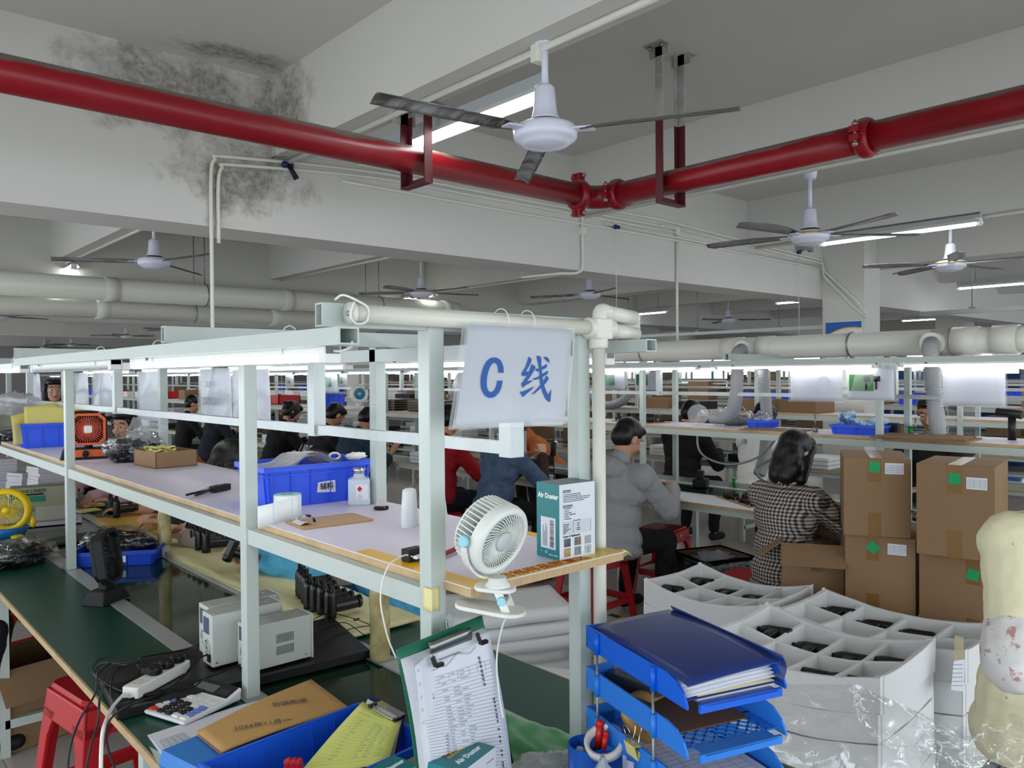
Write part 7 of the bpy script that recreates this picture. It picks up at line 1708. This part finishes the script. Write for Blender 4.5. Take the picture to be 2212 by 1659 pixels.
def person(label,loc,heading,top,pants=None,lean=.25,head=(.5,0),handL=(.42,.14,.84),handR=(.42,-.14,.84),skin=SKIN,hair='short',haircol=HAIR,sleeve=1.0,seat=.50,stand=False,sex='m',vox=.011,glove=None,curl=.8,bulk=1.0,legs=True,pole=(-.2,.0,-1),hood=False,collar=None,shoes=True,draw_head=True,hem=.0,palm=(0,0,-1),disp=.02,twist=0):
    """person facing local +x; origin on the floor"""
    t=thing('person',label,'person',loc,heading); S=bulk
    hip=Vector((0,0,.90 if stand else seat+.07)); up=Vector((math.sin(lean),0,math.cos(lean))); fw=Vector((math.cos(lean),0,-math.sin(lean)))
    ch=hip+up*.34; nb=hip+up*.475; sh=[nb+Vector((0,s_*.165*S*(.9 if sex=='f' else 1),0))-up*.045 for s_ in (1,-1)]
    nk=nb+up*.075+fw*.02; pit,yaw=head; hc=nk+Vector((math.sin(lean*.8+pit*.4)*.11+.015,0,math.cos(lean*.8+pit*.4)*.11))
    HM=Matrix.Rotation(yaw,3,'Z')@Matrix.Rotation(pit,3,'Y')
    hp=lambda x,y,z: hc+HM@Vector((x,y,z))
    el=[];wr=[]
    for s_,hnd,sg in ((sh[0],handL,1),(sh[1],handR,-1)): e,w_=ik(s_,hnd,(pole[0],pole[1]+.55*sg,pole[2])); el.append(e);wr.append(w_)
    b=MB()
    if draw_head:
        ell(b,hp(-.012,0,.028),(.098,.078,.098),HM); ell(b,hp(.030,0,-.030),(.062,.060,.078),HM); ell(b,hp(.052,0,-.082),(.030,.034,.022),HM)
        caps(b,hp(.088,0,.012),hp(.108,0,-.030),.008,.0125,8); ell(b,hp(.100,.009,-.032),(.009,.007,.007),HM); ell(b,hp(.100,-.009,-.032),(.009,.007,.007),HM)
        ell(b,hp(.070,0,.040),(.022,.060,.012),HM); ell(b,hp(.072,.036,-.022),(.018,.020,.020),HM); ell(b,hp(.072,-.036,-.022),(.018,.020,.020),HM)
        for s_ in (1,-1): ell(b,hp(-.008,s_*.080,-.008),(.020,.008,.032),HM@Matrix.Rotation(s_*.3,3,'Z'))
        caps(b,nk-up*.05,hc+HM@Vector((-.02,0,-.05)),.056*(.9 if sex=='f' else 1),.050,12)
    caps(b,hip,ch,.075,.08); caps(b,sh[0],sh[1],.035,.035)
    for i in (0,1):
        sg=1-2*i; caps(b,sh[i],el[i],.042 if sleeve<.5 else .034,.038 if sleeve<.5 else .030); caps(b,el[i],wr[i],.040 if sleeve<.9 else .030,.026); d=(wr[i]-el[i]).normalized(); hand(b,wr[i],(d+Vector((0,-sg*.25,0))).normalized(),palm,-sg,curl)
    caps(b,hip+Vector((0,.09,0)),hip+Vector((0,-.09,0)),.065,.065)
    kn=[];ft=[]
    for s_ in (1,-1):
        if stand: k=Vector((.02,s_*.09,.49)); f=Vector((0,s_*.10,.09))
        else: k=Vector((.36,s_*.15,seat+.05)); f=Vector((.30,s_*.16,.10))
        kn.append(k);ft.append(f); caps(b,hip+Vector((0,s_*.09,-.01)),k,.05,.045); caps(b,k,f,.042,.032); caps(b,f-Vector((.0,0,.04)),f+Vector((.12,0,-.055)),.035,.03)
    o=b.build('body',skin,t); remesh(o,vox*.8 if draw_head else vox,3)
    # face
    if draw_head:
        for s_ in (1,-1):
            m=MB(); ell(m,hp(.0765,s_*.031,.013),(.010,.0135,.0075),HM); m.build('eye',EYEW,t)
            m=MB(); ell(m,hp(.0845,s_*.031,.012),(.004,.0062,.0062),HM); m.build('iris',IRIS,t)
            m=MB(); m.tube([hp(.083,s_*.014,.037),hp(.088,s_*.032,.043),hp(.074,s_*.054,.036)],.0035,6); m.build('eyebrow',haircol,t)
        m=MB(); m.tube([hp(.074,.024,-.058),hp(.088,.010,-.054),hp(.0905,0,-.056),hp(.088,-.010,-.054),hp(.074,-.024,-.058)],.0050,8,rad=[.002,.005,.0055,.005,.002]); m.build('mouth',LIP,t)
        b=MB(); H_=HM
        if hair in('short','bob','long','bun'):
            ell(b,hp(-.024,0,.046),(.102,.086,.092),H_,20,14)
            ell(b,hp(-.050,0,.0),(.078,.082,.085),H_)
            if hair=='short': ell(b,hp(.035,0,.090),(.055,.066,.035),H_)
            else:
                ell(b,hp(.030,0,.090),(.062,.068,.036),H_)
                for s_ in (1,-1): caps(b,hp(.030,s_*.074,.050),hp(.0,s_*.080,-.05),.022,.028)
        if hair=='bob': 
            for s_ in (1,-1): caps(b,hp(.01,s_*.076,-.02),hp(.0,s_*.080,-.135),.032,.034)
            caps(b,hp(-.06,.03,-.03),hp(-.055,.03,-.14),.058,.052); caps(b,hp(-.06,-.03,-.03),hp(-.055,-.03,-.14),.058,.052); ell(b,hp(-.04,0,-.09),(.075,.105,.085),HM)
        if hair=='long':
            for s_ in (1,-1): caps(b,hp(.0,s_*.070,-.02),hc+Vector((.04,s_*.09,-.26)),.032,.040); caps(b,hp(-.06,s_*.03,-.02),hc+Vector((-.06,s_*.05,-.30)),.055,.05)
        if hair=='bun': ell(b,hp(-.115,0,.045),(.042,.042,.040),H_)
        if hair=='pony': 
            ell(b,hp(-.024,0,.042),(.101,.084,.090),H_,20,14); ell(b,hp(-.045,0,.0),(.075,.080,.07),H_); ell(b,hp(.030,0,.088),(.058,.066,.034),H_); caps(b,hp(-.11,0,.06),hc+Vector((-.15,0,-.08)),.030,.02)
        if b.v: o=b.build('hair',haircol,t); remesh(o,vox*.8,2)
    # jacket or shirt
    b=MB(); T=lambda c,r: ell(b,c,r,Matrix.Rotation(lean,3,'Y'),18,12)
    bw=S*(.92 if sex=='f' else 1)
    T(hip+up*.03,(.125*S,.175*bw,.13)); T(hip+up*.16,(.120*S,.160*bw,.16)); T(ch-up*.02,(.125*S,.180*bw,.15)); T(ch+up*.06,(.105*S,.185*bw,.10))
    caps(b,sh[0]-up*.01,sh[1]-up*.01,.070*S,.070*S); caps(b,nb-up*.02,nb+up*.035,.075,.062)
    if stand or hem: T(hip-up*(.03+hem*.6),(.135*S,.185*bw,.12 if stand else .075))
    if stand: T(hip-up*.01,(.128*S,.175*bw,.14)); T(hip-up*.10,(.130*S,.178*bw,.08))
    for i in (0,1):
        caps(b,sh[i],el[i],.064*S,.055*S)
        if sleeve>=1: caps(b,el[i],el[i].lerp(wr[i],.93),.056*S,.043*S)
        elif sleeve>.5: caps(b,el[i],el[i].lerp(wr[i],sleeve-.5),.056*S,.052*S)
    if hood: ell(b,nb-fw*.10-up*.02,(.085,.15,.075),Matrix.Rotation(lean+.4,3,'Y'))
    o=b.build('top_garment',top,t); remesh(o,vox,3,disp)
    if hair=='hood': b=MB(); ell(b,hp(-.03,0,.03),(.125,.105,.125),HM); caps(b,hp(-.04,0,-.03),nb,.10,.10); o=b.build('hood',top,t); remesh(o,vox,3,disp)
    if collar: b=MB(); caps(b,nb+up*.0,nb+up*.05,.068,.066); o=b.build('collar',collar,t); remesh(o,vox,2)
    if legs:
        b=MB(); pm=pants or mat('dark trousers','#14161c',.8,bump=.3,bscale=40)
        T2=lambda c,r: ell(b,c,r)
        T2(hip-Vector((0,0,.0)),(.105,.15,.10) if stand else (.12,.17,.10))
        for i in (0,1):
            s_=1-2*i; caps(b,hip+Vector((0,s_*.085,-.005)),kn[i],.078 if stand else .092,.070); caps(b,kn[i],ft[i]+Vector((0,0,.03)),.070,.050)
        o=b.build('trousers',pm,t); remesh(o,vox,3,disp*.7)
        for i in (0,1):
            m=MB(); caps(m,ft[i]+Vector((-.02,0,-.045)),ft[i]+Vector((.13,0,-.055)),.042,.036); o=m.build('shoe',BLACKM,t); remesh(o,vox,2)
    return t
def fabric(name,c,**k): return mat(name,c,.85,bump=.35,bscale=220,var=.08,vscale=6,bdist=.001,**k)
GREYJ=fabric('grey jacket cloth','#98999b'); NAVYF=fabric('navy cloth','#161c2a'); BLACKF=fabric('black cloth','#0c0c10'); REDF=fabric('red cloth','#a30f1c'); DENIM=mat('washed denim','#5a7290',.9,col2='#3d5068',vscale=9,bump=.4,bscale=150); BROWNF=fabric('brown cloth','#3b211b'); ORANGEF=fabric('orange cloth','#d97f49'); SLATE=fabric('slate blue cloth','#28384e'); WHITEF=fabric('white cloth','#cfcdd0'); PINK=fabric('pink cloth','#cfa6b5'); BEIGE=fabric('beige cloth','#9d9088'); CHAR=fabric('charcoal cloth','#23252a')
COAT=mat('light blue work coat','#4fa3c8',.7,var=.12,vscale=5,bump=.5,bscale=90,stretch=(1,.1,1)); CREAM=mat('speckled cream wool','#e2dcb8',.95,col2='#8a7f68',vscale=80,thr=(.30,.34),bump=.5,bscale=180,bdist=.002)
def plaid():
    m=bpy.data.materials.new('checked flannel'); m.use_nodes=True; nt=m.node_tree;N=nt.nodes;L=nt.links;b=N['Principled BSDF']; b.inputs['Roughness'].default_value=.9
    tc=N.new('ShaderNodeTexCoord'); sx=N.new('ShaderNodeSeparateXYZ'); L.new(tc.outputs['Object'],sx.inputs[0]); ad=N.new('ShaderNodeMath'); ad.operation='ADD'; mu=N.new('ShaderNodeMath');mu.operation='MULTIPLY';mu.inputs[1].default_value=.35;L.new(sx.outputs['X'],mu.inputs[0]);L.new(mu.outputs[0],ad.inputs[0]); L.new(sx.outputs['Y'],ad.inputs[1])
    def band(s):
        a=N.new('ShaderNodeMath');a.operation='MULTIPLY';a.inputs[1].default_value=330;L.new(s,a.inputs[0]); c=N.new('ShaderNodeMath');c.operation='SINE';L.new(a.outputs[0],c.inputs[0]); g=N.new('ShaderNodeMath');g.operation='GREATER_THAN';g.inputs[1].default_value=.1;L.new(c.outputs[0],g.inputs[0]); return g.outputs[0]
    s_=N.new('ShaderNodeMath');s_.operation='ADD';L.new(band(ad.outputs[0]),s_.inputs[0]);L.new(band(sx.outputs['Z']),s_.inputs[1]); dv=N.new('ShaderNodeMath');dv.operation='MULTIPLY';dv.inputs[1].default_value=.5;L.new(s_.outputs[0],dv.inputs[0])
    r=N.new('ShaderNodeValToRGB'); r.color_ramp.interpolation='CONSTANT'; e=r.color_ramp.elements; e[0].position=0;e[0].color=lin('#c2b8ad');e[1].position=.4;e[1].color=lin('#756b66'); q=e.new(.9); q.color=lin('#1c181b'); L.new(dv.outputs[0],r.inputs[0]); L.new(r.outputs[0],b.inputs['Base Color']); return m
PLAID=plaid()
HR=0   # everyone on the near side of the second row looks along +x
person('person in a grey hooded jacket seated at the second bench, seen from behind',(3.84,3.34,0),HR-.05,GREYJ,BLACKF,lean=.16,seat=.46,head=(.6,-.15),handL=(.47,.10,.83),handR=(.44,-.14,.84),bulk=1.27,vox=.008,hood=True,hem=.02,disp=.020,collar=GREYJ)
person('person in a checked flannel shirt with a black bob, seated beside the open carton',(3.92,2.20,0),HR-.10,PLAID,BLACKF,lean=.12,seat=.43,head=(.40,-.12),handL=(.55,.06,.80),handR=(.50,-.16,.80),hair='bob',sex='f',bulk=1.12,vox=.008,skin=SKIN2,hem=.06,collar=PLAID)
person('person in a red T-shirt seated at the second bench, seen from behind',(3.92,5.32,0),HR,REDF,NAVYF,lean=.15,head=(.45,0),handL=(.48,.10,.86),handR=(.44,-.14,.88),sleeve=0,bulk=1.12,vox=.009)
v=person('person in a denim vest and brown sleeves, hair tied back, bent over a tool',(3.86,4.55,0),HR-.1,DENIM,BLACKF,lean=.26,head=(.75,0),handL=(.42,.06,.92),handR=(.42,-.10,.98),hair='bun',haircol=HAIRB,sex='f',sleeve=0,bulk=1.12,vox=.008,skin=SKIN2,hem=.06)
def sleeves(t,m_,sh_y,handL,handR,lean,seat=.5,r=.058,vox=.009,frac=(0.25,.86)):
    """long sleeves of an undergarment on a seated figure"""
    hip=Vector((0,0,seat+.07)); up=Vector((math.sin(lean),0,math.cos(lean))); nb=hip+up*.475; b=MB()
    for s_,h in ((1,handL),(-1,handR)):
        S_=nb+Vector((0,s_*sh_y,0))-up*.045; e,w_=ik(S_,h,(-.2,.55*s_,-1)); caps(b,S_.lerp(e,frac[0]),e,r,r*.92); caps(b,e,e.lerp(w_,frac[1]),r*.92,r*.7)
    o=b.build('sleeves',m_,t); remesh(o,vox,3,.015)
sleeves(v,BROWNF,.166,(.42,.06,.92),(.42,-.10,.98),.26,r=.066)
t=thing('held_tool','black tool on a thin stand held up by the person in the denim vest','tool',(4.42,4.45,.98)); MB().cyl((0,0,-.03),(.01,0,.08),.022,n=14).build('tool_body',BLACKM,t); MB().cyl((-.02,-.03,-.23),(-.02,-.03,.12),.004,n=6).build('stand_rod',BLACKP,t)
person('person in an orange hooded coat bending forward behind the denim vest person',(5.95,5.95,0),PI-.3,ORANGEF,BLACKF,lean=.75,head=(.9,0),handL=(.45,.1,.84),handR=(.45,-.1,.84),hair='hood',sex='f',bulk=1.1,vox=.011)
person('person in a slate blue hooded top leaning over the bench behind the rear white post',(3.95,6.95,0),HR,SLATE,NAVYF,lean=.42,head=(.8,0),handL=(.5,.05,.85),handR=(.5,-.2,.86),sleeve=.8,hood=True,bulk=1.15,vox=.011)
p_=person('person in a dark jacket with pale brush lettering across the back',(3.95,7.55,0),HR,CHAR,BLACKF,lean=.35,head=(.7,0),handL=(.5,.1,.84),handR=(.5,-.14,.84),bulk=1.1,vox=.011)
text('URE',.17,mat('pale print','#a9abb0',.8),p_,(-.085,.02,.82),(R(90)-.35,0,R(-90)),shear=.4,offset=.004,sx=.8)
person('person in black with a low bun, head down, left of the lettered jacket',(3.95,8.55,0),HR,BLACKF,BLACKF,lean=.35,head=(.6,-.2),handL=(.5,.1,.84),handR=(.5,-.14,.84),hair='bun',sex='f',bulk=1.1,vox=.011,skin=SKIN2)
person('person with cropped hair in dark green looking down behind the one in black',(5.75,11.6,0),PI+.2,fabric('dark green cloth','#1d2420'),BLACKF,lean=.35,head=(.5,.3),vox=.013)
person('person with straight fringe in a black jacket, right one of two by the EQC sheet',(3.95,11.4,0),HR,BLACKF,BLACKF,lean=.2,head=(.4,-.4),vox=.013,hair='short')
person('person in a black padded jacket, nearer one of two by the EQC sheet',(3.98,10.5,0),HR,NAVYF,BLACKF,lean=.3,head=(.8,0),vox=.013,bulk=1.1,hair='short')
person('person in black at the third row, seen between the grey jacket and the funnel arm',(6.1,4.45,0),HR,BLACKF,BLACKF,lean=.2,head=(.5,0),vox=.011,bulk=1.15)
person('person in white with long black hair at the third row',(6.1,3.72,0),HR-.2,WHITEF,BLACKF,lean=.2,head=(.5,0),hair='long',sex='f',vox=.011)
pm_=person('person in a dark jacket with an open collar facing the camera at the right',(5.92,2.12,0),PI-.05,mat('dark green jacket','#1b211f',.8,bump=.3,bscale=60),BLACKF,lean=.14,seat=.60,head=(.42,.15),handL=(.5,.1,.84),handR=(.5,-.1,.84),vox=.008,bulk=1.15,collar=mat('blue grey collar','#4a5666',.85),skin=SKIN)
# near bench, far side
person('person with black hair and a red and white collar facing the camera, far left',(1.81,8.56,0),R(-112),fabric('maroon cloth','#6b1820'),BLACKF,lean=.2,stand=True,head=(.0,.35),hair='bob',sex='f',vox=.008,skin=SKIN2,collar=WHITEF,handL=(.4,.1,.9),handR=(.4,-.1,.9)).scale=(.955,)*3
person('person in a pink coat bowed behind the left post, only the satin sleeves showing',(2.0,5.84,0),PI+.25,PINK,BLACKF,lean=.35,draw_head=False,vox=.008,handL=(.56,.16,.80),handR=(.60,-.05,.80),bulk=1.15,pole=(-.1,0,-.6))
person('person in a pink top behind the orange fan, mouth open',(1.96,6.40,0),PI+.35,PINK,BLACKF,lean=.22,seat=.52,head=(.1,.25),hair='bun',sex='f',vox=.008,skin=SKIN2,handL=(.60,-.12,.83),handR=(.60,.02,.83),bulk=1.08)
person('person with long loose black hair bowed over the bench, beige sleeves and clasped hands',(1.93,3.80,0),PI-.35,BEIGE,BLACKF,lean=.42,seat=.50,head=(1.0,.2),hair='long',sex='f',vox=.006,skin=SKIN2,handL=(.57,.03,.81),handR=(.57,-.04,.84),curl=1.1,disp=.03)
person('person in a charcoal sleeved top working beside the clasped hands',(2.02,4.62,0),PI,CHAR,BLACKF,lean=.3,head=(.9,0),draw_head=False,vox=.008,handL=(.55,.1,.80),handR=(.52,-.12,.80))
person('person with a thin bracelet, bare forearm reaching over the golden mat',(2.02,5.24,0),PI,fabric('brown ochre cloth','#8d5a2c'),BLACKF,lean=.3,draw_head=False,sleeve=0,vox=.008,handL=(.57,.12,.80),handR=(.52,-.02,.80),palm=(0,0,-1))
cp=person('person in a light blue work coat holding a black air duster under the shelf',(2.00,3.02,0),PI-.42,COAT,fabric('blue work trousers','#2d6e98'),lean=.42,head=(1.2,.1),vox=.006,skin=SKIN,handL=(.60,.07,.83),handR=(.64,-.04,.86),bulk=1.16,curl=1.2,pole=(-.1,0,-.8),hem=.06,draw_head=True,disp=.034)
duster(at(489,1212,z=.85),frame_rot(RT*.85-UP*.35+FW*.2,UP).to_euler(),'air duster held in the hands of the person in the light blue coat','black air dusters')
# standing person at the right edge
a=at(2215,1200,d=1.85)
sp=person('person in a speckled cream sweater standing at the right edge with patterned oversleeves',(2.165,.545,0),R(-112),CREAM,fabric('dark blue jeans','#161d2b'),lean=.09,stand=True,head=(.6,.2),sex='f',hair='short',handL=(.22,.26,.98),handR=(.17,-.02,1.10),bulk=1.10,vox=.007,skin=SKIN2,pole=(-.2,0,.2),hem=.09,disp=.013)
sp.scale=(.92,)*3
OVS=mat('floral oversleeve','#dcd9d6',.4,col2='#b88d88',vscale=22,thr=(.39,.43),bump=.5,bscale=18,bdist=.006)
hip=Vector((0,0,.90)); up=Vector((math.sin(.09),0,math.cos(.09))); nb=hip+up*.475; b=MB()
for s_,h in ((1,(.22,.26,.98)),(-1,(.17,-.02,1.10))):
    S_=nb+Vector((0,s_*.166,0))-up*.045; e,w_=ik(S_,h,(-.2,.55*s_,.2)); caps(b,S_.lerp(e,.80),e,.070,.074); caps(b,e,e.lerp(w_,.95),.074,.052)
o=b.build('oversleeve',OVS,sp); remesh(o,.007,3,.02)
# dark seated figure low at left
t=person('person in black seated low at the left edge under the near bench',(.24,4.12,0),R(-4),BLACKF,BLACKF,lean=.3,draw_head=False,vox=.011,handL=(.40,.1,.60),handR=(.40,-.1,.60))
